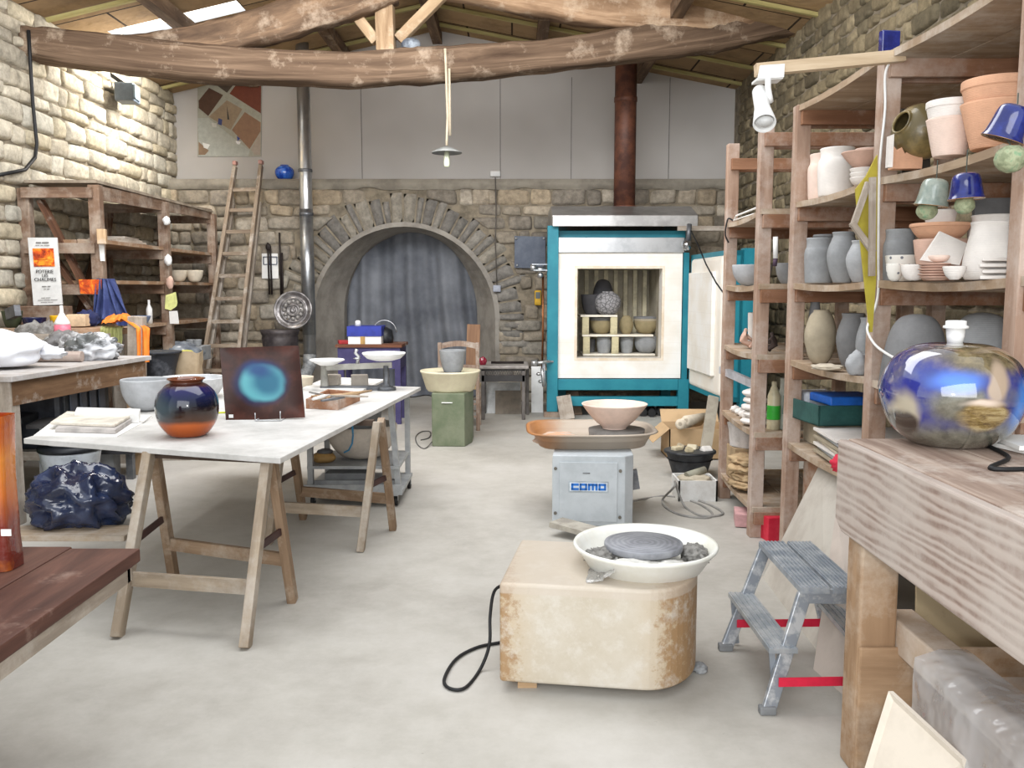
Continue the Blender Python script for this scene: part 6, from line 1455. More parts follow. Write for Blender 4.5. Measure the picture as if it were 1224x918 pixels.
# ================================================================ tall shelving along the other stone wall
M_POST = wood('shelf_post_wood', (140, 112, 94), (180, 154, 136), (200, 186, 176), .5, .8, 16, .3, 1.6)
M_BEAMR = wood('shelf_beam_wood', (116, 80, 58), (156, 116, 90), (180, 160, 146), .4, .8, 14, .3, 1.6)
M_PLANK = wood('shelving_plank', (138, 116, 94), (182, 160, 136), (200, 190, 178), .45, .85, 10, .3, 1.2)
BXK = 2.26
FR = [(871.5, 6.04), (910, 5.07), (951.5, 4.70), (1051, 3.68), (1222, 2.68)]
FP = [(at(u, y, 1.4).x, y) for u, y in FR]
LA = [.19, .63, 1.08, 1.48, 1.90]; LB = [.64, 1.08, 1.49, 1.91, 2.40]
def unit(label, frames, levels, top, beams_top=None):
    q = thing('shelving_unit', label, 'shelf', ((frames[0][0] + BXK) / 2, sum(f[1] for f in frames) / len(frames), 0))
    for x, y in frames:
        for xx in (x, BXK):
            b = MB(); b.bar((xx, y, 0), (xx, y, top), .075, .07, (0, 1, 0)); obj('post', b, M_POST, q, .004)
        for z in levels + ([beams_top] if beams_top else []):
            b = MB(); b.bar((x - .02, y - .05, z - .068), (BXK, y - .05, z - .068), .03, .075); obj('crossbeam', b, M_BEAMR, q, .003)
            b = MB(); b.bar((x - .0, y + .05, z - .068), (BXK, y + .05, z - .068), .03, .075); obj('crossbeam', b, M_BEAMR, q, .003)
    for z in levels:
        for i in range(len(frames) - 1):
            (xa, ya), (xb, yb) = frames[i], frames[i + 1]
            b = MB(); n = 3
            for k in range(n):
                f0, f1 = k / n, (k + 1) / n - .01
                A0, A1 = xa - .03 + (BXK - xa) * f0, xa - .03 + (BXK - xa) * f1; B0, B1 = xb - .03 + (BXK - xb) * f0, xb - .03 + (BXK - xb) * f1
                ye, ys_ = ya + (.06 if i == 0 else -.001), yb - (.06 if i == len(frames) - 2 else -.001)
                s = R.uniform(-.004, .004)
                sub = 6; 
                for g in range(sub):
                    ga, gb = g / sub, (g + 1) / sub; sa, sb_ = -.018 * math.sin(PI * ga), -.018 * math.sin(PI * gb)
                    L = lambda p, r, f: p + (r - p) * f
                    y0, y1 = L(ye, ys_, ga), L(ye, ys_, gb)
                    b.hexa([(L(A0, B0, gb), y1, z - .03 + sb_ + s), (L(A1, B1, gb), y1, z - .03 + sb_ + s), (L(A1, B1, ga), y0, z - .03 + sa + s), (L(A0, B0, ga), y0, z - .03 + sa + s), (L(A0, B0, gb), y1, z + sb_ + s), (L(A1, B1, gb), y1, z + sb_ + s), (L(A1, B1, ga), y0, z + sa + s), (L(A0, B0, ga), y0, z + sa + s)])
            obj('shelf', b, M_PLANK, q)
    return q
ua = unit('narrow wooden shelving unit without a top board, standing next to the open kiln door', FP[:2], LA, 2.42, 2.35)
ub = unit('long wooden shelving unit with sagging plank shelves of pots and bell feeders', FP[2:], LB, 2.40)
b = MB(); b.bb(BXK + .04, BXK + .05, 2.7, 3.75, 1.93, 2.36); obj('back_panel', b, wood('back_ply', (92, 74, 54), (120, 98, 72), dustamt=.1), ub)
b = MB(); b.bar((BXK + .06, 3.3, 1.1), (BXK + .06, 2.85, 1.48), .07, .03, (1, 0, 0)); obj('brace', b, M_POST, ub)

def sp(name, label, cat, u0, u1, vt, Y, z, kind, mat, group=None, vb=None, **kw):
    uc = (u0 + u1) / 2; c = at(uc, Y, z); r = px((u1 - u0) / 2, Y, z); h = max(.01, (Z(vt, Y) - z) if vb is None else px(vb - vt, Y, z))
    return pot(name, label, cat, c, r, h, kind, mat, group, **kw)
KINDS['shoulder'] = [(.86, 0), (.96, .08), (1, .25), (.95, .45), (.80, .75), (.73, .92), (.77, 1)]
KINDS['mixing'] = [(.5, 0), (.56, .05), (.80, .42), (.95, .8), (.97, .83), (1.0, .86), (1, 1)]
e_ = .004
# --- upper shelf, near bay: flowerpots and feeders
z = LB[3] + e_
sp('flowerpot', 'pale pink flowerpot at the bottom of the white pot stack on the upper shelf', 'pot', 1107, 1162, 143, 3.16, z, 'flare', C_PINK)
sp('flowerpot', 'white-rimmed flowerpot nested on top of the pale pink one on the upper shelf', 'pot', 1107, 1162, 122, 3.16, z + .055, 'mixing', C_WHITE)
sp('large_pot', 'large terracotta pot at the bottom of the nested stack on the upper shelf', 'pot', 1149, 1231, 124, 3.0, z, 'flare', C_TERRA)
sp('large_pot', 'large terracotta pot with a plain rim nested on top of the other terracotta pot', 'pot', 1150, 1230, 97, 3.0, z + .06, 'mixing', C_TERRA)
mr_ = Matrix.Rotation(math.radians(-70), 3, 'Y') @ Matrix.Rotation(.3, 3, 'X')
c = at(1098, 3.5, z + .11); b = MB(); pot_mb(b, c + V((.09, .02, 0)), .105, .20, 'ball', .008, 36, mr_); one('olive_pot', 'dark olive brown pot lying on its side with its mouth towards the shelf post', 'pot', b, plain('olive_glaze', (98, 86, 56), .35, c2=(150, 130, 84), sc=8, coat=.3))
b = MB(); q0 = at(1068, 3.46, z); jag = [(1069, 175), (1073, 181), (1078, 176), (1082, 184), (1086, 178), (1091, 183), (1096, 176), (1100, 182), (1103, 190), (1102, 203), (1069, 209)]
b.prism([P(u, v, 3.46) for u, v in jag[:-2]] + [at(1102, 3.46, z), at(1068, 3.46, z)], (.0, .05, 0)); one('jagged_tile', 'terracotta slab with a jagged torn top edge standing by the shelf post', 'tile', b, C_TERRA)
b = MB(); b.prism([at(1062, 3.42, z), at(1067, 3.42, z), P(1069, 160, 3.42), P(1064, 162, 3.42)], (.0, .03, 0)); one('bisque_strip', 'narrow white bisque strip standing upright behind the shelf post', 'tile', b, C_WHITE)
b = MB(); b.prism([at(1078, 3.72, z), at(1112, 3.72, z), P(1112, 128, 3.72), P(1078, 130, 3.72)], (0, .015, 0)); one('backing_sheet', 'dark panel standing behind the olive pot on the upper shelf', 'panel', b, plain('dark_panel', (72, 66, 58), .7))
# bell feeders
def feeder(u, vt, vb, wd, bt, bb_, X, lb, mat, inner, tilt=0.0, ub=None):
    p = PX(u, vb, X); Y = p.y; r = px(wd / 2, Y, p.z); h = px(vb - vt, Y, p.z)
    q = thing('bell_feeder', lb, 'bird feeder', p, 'bell feeders hanging from the shelf')
    m = Matrix.Rotation(tilt, 3, 'Y') @ Matrix.Rotation(tilt * .6, 3, 'X')
    o = [(x * r, zz * h) for x, zz in cr([(1, 0), (.96, .05), (.90, .14), (.82, .45), (.75, .78), (.62, .93), (.34, 1.0), (.02, 1.0)], 5)]
    b = MB(); b.lathe(o, p, 40, m); obj('bell', b, mat, q)
    b = MB(); b.lathe([(x * .95, max(zz - .004, -.001)) for x, zz in o[::-1]] + [(r * .96, -.0015), (r, .0)], p, 40, m); obj('lining', b, inner, q)
    rb_ = px((bb_ - bt) / 2, Y, p.z); bc_ = PX(ub or u, (bt + bb_) / 2, X)
    b = MB(); b.blob(bc_, (rb_ * 1.1, rb_ * 1.1, rb_), .06, 3, 4, 28, 20)
    t = NT('fat_ball'); t.bump(t.noise(60, 3), .6, .006); obj('fat_ball', b, t.fin(t.ramp(t.noise(40, 4), [(.4, (126, 134, 104)), (.55, (158, 164, 132)), (.68, (120, 150, 116))]), .8), q)
    b = MB(); tp = p + m @ V((0, 0, h)); b.tube([bc_ + V((0, 0, rb_ * .9)), p + V((0, 0, .02)), p + m @ V((0, 0, h * .9)), tp, V((tp.x + .005, tp.y + .01, max(tp.z + .03, LB[3] - .02 if vt > 190 else Z(112, Y))))], .002, 6); obj('string', b, plain('green_net', (74, 80, 72), .8), q)
M_BLUEG = plain('cobalt_gloss', (20, 30, 96), .15, c2=(32, 46, 124), sc=20, bump=.05, coat=.8)
M_GREYG = plain('grey_green_gloss', (128, 140, 132), .2, c2=(150, 158, 148), sc=26, bump=.05, coat=.5)
M_BRNG = plain('amber_gloss', (150, 104, 50), .2, c2=(176, 130, 74), coat=.4, sc=10)
feeder(1113, 214, 246, 40, 241, 263, 1.44, 'grey-green glazed bell feeder with a fat ball, hanging under the upper shelf', M_GREYG, M_BRNG, .12, 1108)
feeder(1155, 207, 238, 42, 235, 256, 1.44, 'cobalt blue bell feeder with a white price sticker, hanging beside the grey-green one', M_BLUEG, M_BRNG, -.04, 1153)
feeder(1198, 126, 167, 50, 174, 206, 1.40, 'blue bell feeder tilted to show its amber inside, hanging highest on the shelf post', M_BLUEG, M_BRNG, .30, 1208)
# --- middle shelf, near bay
z = LB[2] + e_ - .012
sp('vase', 'white shouldered vase on the middle shelf beside the square slabs', 'vase', 1152, 1210, 266, 2.98, z, 'shoulder', C_WHITE)
for i in range(2):
    sp('jar', ['white jar behind the shouldered vase, at the bottom of two', 'white jar rim stacked behind the shouldered vase'][i], 'jar', 1158, 1214, 290 - 32 * i, 3.25, z + .09 * i, 'cylinder_jar', C_WHITE, 'white jars stacked behind the vase')
for i in range(4):
    b = MB(); x0 = 1171 + 3 * (i % 2); b.prism([at(x0, 2.83 - .01 * i, z + .019 * i), at(1211, 2.80, z + .019 * i), at(1211, 2.95, z + .019 * i) + V((.03, 0, 0)), at(x0, 2.98, z + .019 * i)], (0, 0, .012)); one('square_dish', ['lowest', 'second', 'third', 'topmost'][i] + ' white square slab in the stack beside the shouldered vase', 'dish', b, C_WHITE, 'square slabs stacked on the middle shelf', .004)
sp('strainer', 'grey-pink strainer bowl pierced with holes under the flat tan dish', 'bowl', 1092, 1152, 287, 3.3, z, 'deep', C_PINKD)
sp('dish', 'flat tan dish resting on the pierced strainer bowl', 'dish', 1089, 1157, 268, 3.3, Z(289, 3.3), 'mixing', C_TERRA)
sp('bowl', 'small white bowl standing in the flat tan dish', 'bowl', 1105, 1141, 252, 3.32, Z(281, 3.3), 'deep', C_WHITE)
b = MB(); b.prism([P(1124, 276.5, 3.16), P(1156, 291, 3.14), P(1147, 317, 3.08), P(1101, 311, 3.08)], (0, .012, 0)); one('white_tile', 'white square tile tilted on its corner in front of the strainer bowl', 'tile', b, C_WHITE)
t = NT('dotted_white'); vv = t.n('TexVoronoi'); vv.inputs['Scale'].default_value = 34; vv.inputs['Randomness'].default_value = .2; t.l(t.coord(), vv.inputs['Vector'])
M_DOT = t.fin(t.ramp(vv.outputs['Distance'], [(.16, (110, 112, 120)), (.22, (224, 220, 212))]), .7)
sp('bowl', 'white bowl with dark dots at the back of the middle shelf', 'bowl', 1058, 1097, 306, 3.5, z, 'deep', M_DOT)
sp('cup', 'small white cup with dark dots by the shelf post', 'cup', 1059, 1079, 316, 3.36, z, 'round_bowl', M_DOT)
sp('bowl', 'plain white bowl beside the small dotted cup', 'bowl', 1077, 1106, 317, 3.2, z, 'round_bowl', C_WHITE)
for i in range(6):
    sp('saucer', ['lowest', 'second', 'third', 'fourth', 'fifth', 'topmost'][i] + ' pink saucer in the stack in front of the tilted tile', 'saucer', 1100 - (i % 2) * 1.5, 1137 - (i % 3), 328, 3.08, z + .009 * i, 'plate', C_PINKD, 'pink saucers stacked on the middle shelf', vb=332, th=.004)
sp('bowl', 'tiny pink bowl on top of the pink saucer stack', 'bowl', 1110, 1134, 306, 3.08, z + .062, 'round_bowl', C_PINK)
sp('bowl', 'small white bowl with a low profile beside the pink saucers', 'bowl', 1127, 1154, 319, 2.95, z, 'bowl', C_WHITE)
sp('pot', 'dark grey pot behind the dotted bowls on the middle shelf', 'pot', 1054, 1093, 275, 3.64, z, 'cylinder_jar', C_GREY)
b = MB(); b.prism([at(1165, 3.5, z), at(1220, 3.5, z), P(1220, 236, 3.55), P(1165, 237, 3.55)], (0, .02, 0)); one('grey_board', 'grey speckled board standing behind the white jars on the middle shelf', 'board', b, C_DGREY)
# --- lower shelf, near bay (behind the globe lamp)
z = LB[1] + e_ - .012
sp('large_bowl', 'large dark grey bowl turned upside down on the shelf behind the globe lamp', 'bowl', 1052, 1132, 376, 3.38, z, 'dome', C_DGREY)
sp('large_bowl', 'large grey bowl turned upside down, farther behind the white lamp socket', 'bowl', 1128, 1212, 374, 3.3, z, 'dome', C_GREY)
for i in range(6):
    b = MB(); b.box((at(1192, 2.84, z).x + .01 * (i % 2), 2.86, z + .008 + .017 * i), (.13, .17, .012), .06 * (i % 3)); one('slab', ['lowest', 'second', 'third', 'fourth', 'fifth', 'topmost'][i] + ' thin grey slab of the pile behind the globe lamp', 'slab', b, C_LGREY if i % 2 else C_TAN, 'thin slabs piled behind the globe lamp')
# --- upper shelf, far bay
z = LB[3] + e_ - .008
sp('jar', 'tall white jar with a straight neck on the upper shelf', 'jar', 977, 1021, 178, 4.42, z, 'cylinder_jar', C_WHITE)
sp('jar', 'pale pink jar standing behind the tall white jar', 'jar', 965, 1003, 185, 4.60, z, 'cylinder_jar', C_PINK)
for i in range(3):
    sp('bowl', ['lowest', 'middle', 'topmost'][i] + ' small cream bowl stacked under the pink flared bowl', 'bowl', 1016, 1048, 220, 4.02, z + .02 * i, 'bowl', C_WHITE, 'small bowls stacked beside the white jar', vb=231)
sp('flared_bowl', 'pink flared bowl resting on the stack of small cream bowls', 'bowl', 1006, 1054, 196, 4.02, z + .085, 'wide', C_PINKD, vb=214)
sp('flared_bowl', 'smaller pink bowl inside the pink flared bowl', 'bowl', 1022, 1054, 184, 4.04, z + .11, 'wide', C_PINK, vb=200)
# --- middle shelf, far bay
z = LB[2] + e_ - .012
sp('jar', 'grey straight-sided jar on the middle shelf next to the far post', 'jar', 961, 996, 285, 4.5, z, 'cylinder_jar', C_GREY)
b = MB(); b.lathe([(.0005, 0), (.05, 0), (.055, .008), (.05, .016), (.0005, .018)], at(985, 4.5, Z(285, 4.5)) + V((0, 0, .003)), 24); one('jar_cover', 'flat grey cover lying on the straight-sided grey jar', 'cover', b, C_DGREY)
sp('vase', 'round-bellied grey vase leaning among the jars on the middle shelf', 'vase', 988, 1025, 278, 4.24, z, 'vase', C_GREY)
sp('vase', 'pale round grey vase partly behind the yellow board on the middle shelf', 'vase', 1011, 1050, 288, 3.98, z, 'vase', C_LGREY)
# --- lower shelf, far bay
z = LB[1] + e_ - .010
sp('vase', 'tan egg-shaped vase on the lower shelf', 'vase', 961, 998, 371, 4.48, z, 'egg', C_TAN)
sp('vase', 'dark grey vase beside the tan egg-shaped vase', 'vase', 999, 1036, 375, 4.25, z, 'vase', C_DGREY)
sp('vase', 'grey vase behind the shelf post, beside the dark grey vase', 'vase', 1022, 1052, 380, 4.0, z, 'vase', C_GREY)
sp('bottle', 'small dark grey bottle standing behind the tan egg-shaped vase', 'bottle', 964, 980, 358, 4.68, z, 'vase', C_DGREY)
b = MB(); c = at(1024, 3.85, z); b.blob(c + V((0, 0, .05)), (.05, .05, .055), .2, 2, 6, flat=-.048); one('clay_mould', 'rough grey clay lump on the lower shelf by the near post', 'clay', b, C_LGREY)
b = MB(); c = at(989, 4.12, z); b.blob(c + V((0, 0, .012)), (.07, .07, .016), .35, 3, 8, flat=-.011); one('torn_paper', 'torn pale paper on the lower shelf in front of the vases', 'paper', b, C_CREAM)
# --- narrow unit
z = LA[3] + e_ - .012
sp('bowl', 'wide grey bowl on the narrow shelving unit beside the kiln door', 'bowl', 875, 922, 317, 5.66, z, 'round_bowl', C_LGREY)
sp('bowl', 'deep grey bowl on the narrow shelving unit, behind the second post', 'bowl', 927, 962, 315, 5.25, z, 'round_bowl', C_GREY)
hb = thing('hanging_brush', 'white-handled brush hanging on the stones between the two shelving units', 'brush', P(928, 312, 5.0))
b = MB(); b.cyl(P(927, 309, 5.0), P(927, 283, 5.0), .014, 12); obj('handle', b, M_WHITE, hb); b = MB(); b.cyl(P(926, 318, 5.0), P(927, 309, 5.0), .012, 10); obj('bristles', b, plain('purple_bristle', (84, 66, 84), .8), hb)
z = LA[4] + e_
b = MB(); b.tube([at(877, 5.95, z + .004), P(880, 258, 5.9), P(908, 247, 5.3), P(912, 246, 5.2)], .006, 6); b.tube([at(877, 5.95, z + .004), at(903, 5.4, z + .003), at(912, 5.2, z + .004)], .006, 6); one('wire_rack', 'bent white wire holder on the top shelf of the narrow unit', 'wire', b, M_WHITE)
b = MB(); b.tube(cr([tuple(p) for p in (at(876, 5.97, z + .006), P(870, 262, 5.98), P(867, 280, 5.98), P(871, 290, 5.98))], 6), .006, 6); one('hanging_cable', 'short black cable dangling down the first shelf post', 'cable', b, M_BLACK)
# figurines
z = LA[2] + e_ - .012
def figurine(u0, u1, vt, vb, Y, label, mat, seed):
    """small seated clay figure: hips, bowed torso, head and folded legs as one skin"""
    c = at((u0 + u1) / 2, Y, z); s = px(vb - vt, Y, z)
    J = {'pelvis': (0, 0, .14), 'waist': (-.04, 0, .32), 'chest': (.0, 0, .55), 'neck': (.08, 0, .72), 'head': (.14, 0, .86), 'lk': (.42, -.12, .30), 'lf': (.20, -.16, .06), 'rk': (.46, .12, .26), 'rf': (.26, .16, .06), 'ls': (.06, -.16, .60), 'le': (.26, -.20, .42), 'lh': (.44, -.13, .36), 'rs': (.06, .16, .60), 're': (.28, .18, .42), 'rh': (.46, .12, .34)}
    E = [('pelvis', 'waist'), ('waist', 'chest'), ('chest', 'neck'), ('neck', 'head'), ('pelvis', 'lk'), ('lk', 'lf'), ('pelvis', 'rk'), ('rk', 'rf'), ('chest', 'ls'), ('ls', 'le'), ('le', 'lh'), ('chest', 'rs'), ('rs', 're'), ('re', 'rh')]
    Rr = {'pelvis': .16, 'waist': .13, 'chest': .15, 'neck': .06, 'head': .11, 'lk': .085, 'lf': .06, 'rk': .085, 'rf': .06, 'ls': .07, 'le': .05, 'lh': .04, 'rs': .07, 're': .05, 'rh': .04}
    ks = list(J); me = bpy.data.meshes.new('figurine'); me.from_pydata([V(J[k]) * s for k in ks], [(ks.index(a), ks.index(d)) for a, d in E], [])
    o = bpy.data.objects.new('figurine', me); COL.objects.link(o)
    md = o.modifiers.new('skin', 'SKIN')
    for i, k in enumerate(ks): me.skin_vertices[0].data[i].radius = (Rr[k] * s, Rr[k] * s)
    me.skin_vertices[0].data[0].use_root = True
    o.modifiers.new('sub', 'SUBSURF').levels = 2; o.modifiers['sub'].render_levels = 2
    bpy.context.view_layer.update(); dg = bpy.context.evaluated_depsgraph_get(); m2 = bpy.data.meshes.new_from_object(o.evaluated_get(dg)); bpy.data.objects.remove(o)
    for p_ in m2.polygons: p_.use_smooth = True
    lo_ = min(v.co.z for v in m2.vertices)
    for v in m2.vertices: v.co.z -= lo_
    m2.materials.clear(); m2.materials.append(mat); o = bpy.data.objects.new('figurine', m2); COL.objects.link(o); o.location = c; o.rotation_euler = (0, 0, seed); setp(o, label, 'sculpture'); return o
figurine(876, 900, 384, 413, 5.72, 'pale pink seated clay figurine on the narrow shelving unit', C_PINKD, .1)
figurine(914, 936, 382, 412, 5.3, 'dark brown crouching clay figurine between the two shelf posts', plain('umber_clay', (74, 62, 58), .8), 2.4)
figurine(934, 952, 384, 412, 5.15, 'second dark brown clay figurine, closer to the long shelving unit', plain('umber_clay2', (82, 70, 64), .8), .8)
sp('cup', 'white cup standing behind the pale pink figurine', 'cup', 893, 905, 374, 5.9, z, 'cup', C_WHITE)
# lower items of the narrow unit
z = LA[1] + e_ - .014
for i in range(5):
    c = at(902, 5.36, z); b = MB(); b.blob(c + V((.01 * (i % 2), .01 * i, .025 + .042 * i)), (.085 - .004 * i, .10, .026), .10, 2, i + 2, flat=-.024); one('clay_packet', ['lowest', 'second', 'third', 'fourth', 'topmost'][i] + ' white packet of the pile on the narrow shelving unit', 'packet', b, C_WHITE, 'white packets piled on the narrow unit')
bt = thing('bottle', 'tall cloudy plastic bottle with a green label between the shelf posts', 'bottle', at(924, 5.17, z))
q = V(bt.location); rB2 = px(7.5, 5.17, .7); hB = Z(456, 5.17) - z
b = MB(); b.lathe([(.0005, 0), (rB2, 0), (rB2 * 1.02, .01), (rB2, hB * .7), (rB2 * .5, hB * .88), (rB2 * .4, hB * .9), (rB2 * .4, hB), (.0005, hB)], q, 24); obj('bottle_body', b, plain('cloudy_plastic', (206, 196, 164), .35), bt)
b = MB(); b.lathe([(rB2 * 1.04, hB * .22), (rB2 * 1.05, hB * .23), (rB2 * 1.05, hB * .50), (rB2 * 1.04, hB * .51)], q, 24); obj('label_band', b, plain('label_green', (60, 180, 60), .5), bt)
for i, (u, y) in enumerate(((879, 5.92), (884, 5.8), (889, 5.7), (893, 5.62))):
    c = at(u, y, z); b = MB(); b.blob(c + V((0, 0, .02)), (.035, .03, .026), .35, 2.5, i + 12, 16, 10, flat=-.018); one('clay_chip', ['white clay chip at the kiln end of the narrow shelf', 'rounded white clay chip, second from the kiln end', 'third white clay chip from the kiln end', 'white clay chip nearest the packets'][i], 'clay', b, C_WHITE, 'clay chips on the narrow shelf')
sp('jug', 'white plastic jug beside the green-labelled bottle', 'jug', 930, 950, 452, 5.2, z, 'cylinder_jar', plain('soft_white_plastic', (196, 200, 190), .5))
b = MB(); b.bar(P(862, 442, 6.15), P(905, 461, 5.4), .03, .05); one('metal_bar', 'pale aluminium bar slanting across the narrow shelving unit', 'bar', b, plain('pale_bar', (206, 206, 212), .4, .3))
z = LA[0] + e_ - .012
for i in range(4):
    c = at(890, 5.55, z); b = MB(); b.blob(c + V((.02 * (i % 2), .02 * i, .03 + .048 * i)), (.10, .14, .034), .4, 3.2, i + 30, 30, 14, flat=-.028); one('crumpled_paper', ['lowest', 'second', 'third', 'topmost'][i] + ' crumpled brown paper in the heap on the lowest narrow shelf', 'paper', b, plain('brown_paper%d' % i, (186, 160, 124), .9, c2=(150, 120, 88), sc=8), 'crumpled papers on the lowest narrow shelf')
b = MB(); c = at(893, 5.6, z); 
def sack(u, w):
    a = 2 * PI * u; r = .13 * (.75 + .25 * w + .06 * math.sin(a * 3 + w * 3)); return V((c.x + .05 + r * math.cos(a), c.y + .25 + r * math.sin(a) * 1.1, z + .22 + .16 * w + .02 * math.sin(a * 2) * w))
b.grid(sack, 36, 8); b.lathe([(.0005, 0), (.098, 0)], (c.x + .05, c.y + .25, z + .22), 30); one('open_sack', 'open white plastic sack above the crumpled brown papers', 'sack', b, plain('grey_white_sack', (206, 200, 196), .5))
b = MB(); b.box((c.x + .05, c.y + .25, z + .11), (.2, .22, .215)); one('carton', 'tan carton on the lowest narrow shelf under the open white sack', 'box', b, plain('tan_carton', (180, 154, 120), .8), None, .004)
p = G(922, 650); b = MB(); b.box((p.x + .05, p.y + .15, .07), (.16, .2, .14), .2); one('red_box', 'small bright red box on the floor between the shelf posts', 'box', b, plain('cherry_red', (200, 36, 60), .5, c2=(214, 60, 80)), None, .003)
p = G(897, 640); b = MB(); b.box((p.x + .06, p.y + .25, .045), (.18, .2, .08), -.2); one('pink_box', 'faded pink box on the floor under the lowest narrow shelf', 'box', b, plain('faded_pink', (206, 160, 160), .7), None, .003)
# --- lowest shelf of the long unit
z = LB[0] + e_ - .008
for i in range(7):
    y0 = 4.0 - .03 * (i % 3); b = MB(); b.prism([at(972 + 5 * (i % 2), 4.40, z + .018 * i), at(1000 + 3 * (i % 3), y0, z + .018 * i), at(1000, y0, z + .018 * i) + V((.42, 0, 0)), at(972, 4.40, z + .018 * i) + V((.40, 0, 0))], (0, 0, .013)); one('plaster_sheet', ['lowest', 'second', 'third', 'fourth', 'fifth', 'sixth', 'topmost'][i] + ' sheet of the stack on the shelf beside the dark green tray', 'sheet', b, [C_TAN, C_LGREY, C_WHITE, C_CREAM][i % 4], 'sheets stacked on the long shelving unit')
zt7 = z + .13
g0, g1 = at(935, 4.80, zt7), at(978, 4.36, zt7)
gt = thing('green_tray', 'dark green plastic tray jutting from the lowest shelf of the long unit', 'tray', (g0 + g1) / 2)
d1 = (g1 - g0); d1.z = 0; L7 = d1.length; d1.normalize(); d2 = V((-d1.y, d1.x, 0)); d2 = d2 if d2.x > 0 else -d2; b = MB(); hh = .105
def tr_(s0, s1, w0, w1, z0, z1):
    ps = [g0 + d1 * s + d2 * w for s, w in ((s0, w0), (s1, w0), (s1, w1), (s0, w1))]
    if (ps[1] - ps[0]).cross(ps[2] - ps[0]).z < 0: ps = [ps[0], ps[3], ps[2], ps[1]]
    b.hexa([V((q.x, q.y, z0)) for q in ps] + [V((q.x, q.y, z1)) for q in ps])
tr_(0, L7, 0, .34, zt7, zt7 + .01); tr_(0, L7, 0, .012, zt7, zt7 + hh); tr_(0, L7, .33, .342, zt7, zt7 + hh); tr_(0, .012, 0, .34, zt7, zt7 + hh); tr_(L7 - .012, L7, 0, .34, zt7, zt7 + hh); obj('shell', b, plain('bottle_green', (34, 74, 72), .45, c2=(48, 92, 88)), gt, .003)
b = MB(); tr_(.22, L7 + .02, .05, .32, zt7 + hh + .001, zt7 + hh + .045); one('blue_tray', 'bright blue tray lying on top of the dark green tray', 'tray', b, plain('azure', (30, 100, 196), .4), None, .008)
b = MB(); tr_(.02, .16, .06, .24, zt7 + .011, zt7 + .14); one('jug_box', 'cloudy white container standing in the dark green tray', 'box', b, plain('cloudy_white', (200, 204, 212), .4), None, .02)
b = MB(); b.bb(g0.x + .1, g0.x + .38, 4.44, 4.74, z, z + .12); one('support_box', 'dusty brown box on the lowest shelf supporting the dark green tray', 'box', b, C_TAN)
for i, (u, v, Y, cl, lb) in enumerate(((985, 462, 4.62, (206, 206, 214), 'crumpled white plastic behind the blue tray'), (1003, 464, 4.5, (84, 110, 150), 'crumpled blue-grey cloth behind the blue tray'), (968, 457, 4.75, (120, 106, 100), 'dusty brown rag at the back of the lowest shelf'))):
    c = at(u, Y + .05, z) ; b = MB(); b.blob(c + V((.06, .0, .13)), (.07, .05, .13), .3, 2.5, 50 + i, 24, 14, flat=-.125); one('rag', lb, 'rag', b, plain('rag%d' % i, cl, .8))
c = at(1006, 3.88, z); b = MB(); b.blob(c + V((-.0, 0, .035)), (.05, .04, .04), .3, 3, 61, flat=-.034); one('red_cloth', 'crumpled red cloth at the edge of the lowest shelf', 'cloth', b, plain('crimson', (216, 50, 74), .7, c2=(190, 30, 60)))
b = MB(); c = at(972, 4.5, 0); b.box((c.x + .15, 4.55, .30), (.3, .28, .6), .1); one('tall_carton', 'pale dusty carton standing on the floor under the long shelving unit', 'box', b, plain('dusty_carton', (176, 156, 140), .9, c2=(150, 110, 84)), None, .005)

# ================================================================ things on and around the shelving top
# spot lamp on a wooden arm
ya = 3.60; b = MB(); b.bar(P(903, 84, ya), P(1080, 67, ya), .045, .045); one('lamp_arm', 'pale wooden arm sticking out from the top of the shelving', 'arm', b, wood('arm_wood', (176, 152, 122), (214, 194, 166), dustamt=.2))
sl2 = thing('spot_lamp', 'white clip-on spot lamp under the wooden arm', 'lamp', P(918, 100, ya - .04))
b = MB(); b.prism([P(905, 95, ya - .03), P(936, 93, ya - .03), P(937, 77, ya - .03), P(908, 79, ya - .03)], (0, -.012, 0)); b.prism([P(905, 96, ya - .03), P(936, 94, ya - .03), P(936, 91, ya - .03), P(905, 93, ya - .03)], (0, .08, 0)); obj('mount', b, M_WHITE, sl2)
b = MB(); b.tube([P(918, 94, ya - .05), P(918, 105, ya - .05), P(920, 117, ya - .05), P(921, 122, ya - .04)], .012, 10); obj('stem', b, M_WHITE, sl2)
a_, c_ = P(908, 108, ya + .01), P(914, 148, ya - .14); dr_ = (c_ - a_); ln_ = dr_.length; m = dr_.to_track_quat('Z', 'Y').to_matrix()
b = MB(); b.lathe([(.0005, 0), (.026, 0), (.030, .01), (.030, ln_ * .55), (.034, ln_ * .66), (.044, ln_ * .98), (.041, ln_), (.036, ln_ * .9), (.0005, ln_ * .8)], a_, 32, m); obj('lamp_head', b, M_WHITE, sl2)
b = MB(); b.blob(a_ + dr_ * .93, (.034, .034, .024), 0, 1, 0, 20, 12); obj('bulb', b, plain('frosted_bulb', (206, 206, 204), .2, bump=0), sl2)
b = MB(); b.box(P(1063, 51, 3.62), (.078, .03, .09), .15); one('blue_tile', 'dark cobalt glazed tile block standing on top of the shelving', 'tile', b, plain('deep_cobalt', (22, 30, 96), .15, c2=(34, 46, 130), sc=12, coat=.7, bump=0), None, .005)
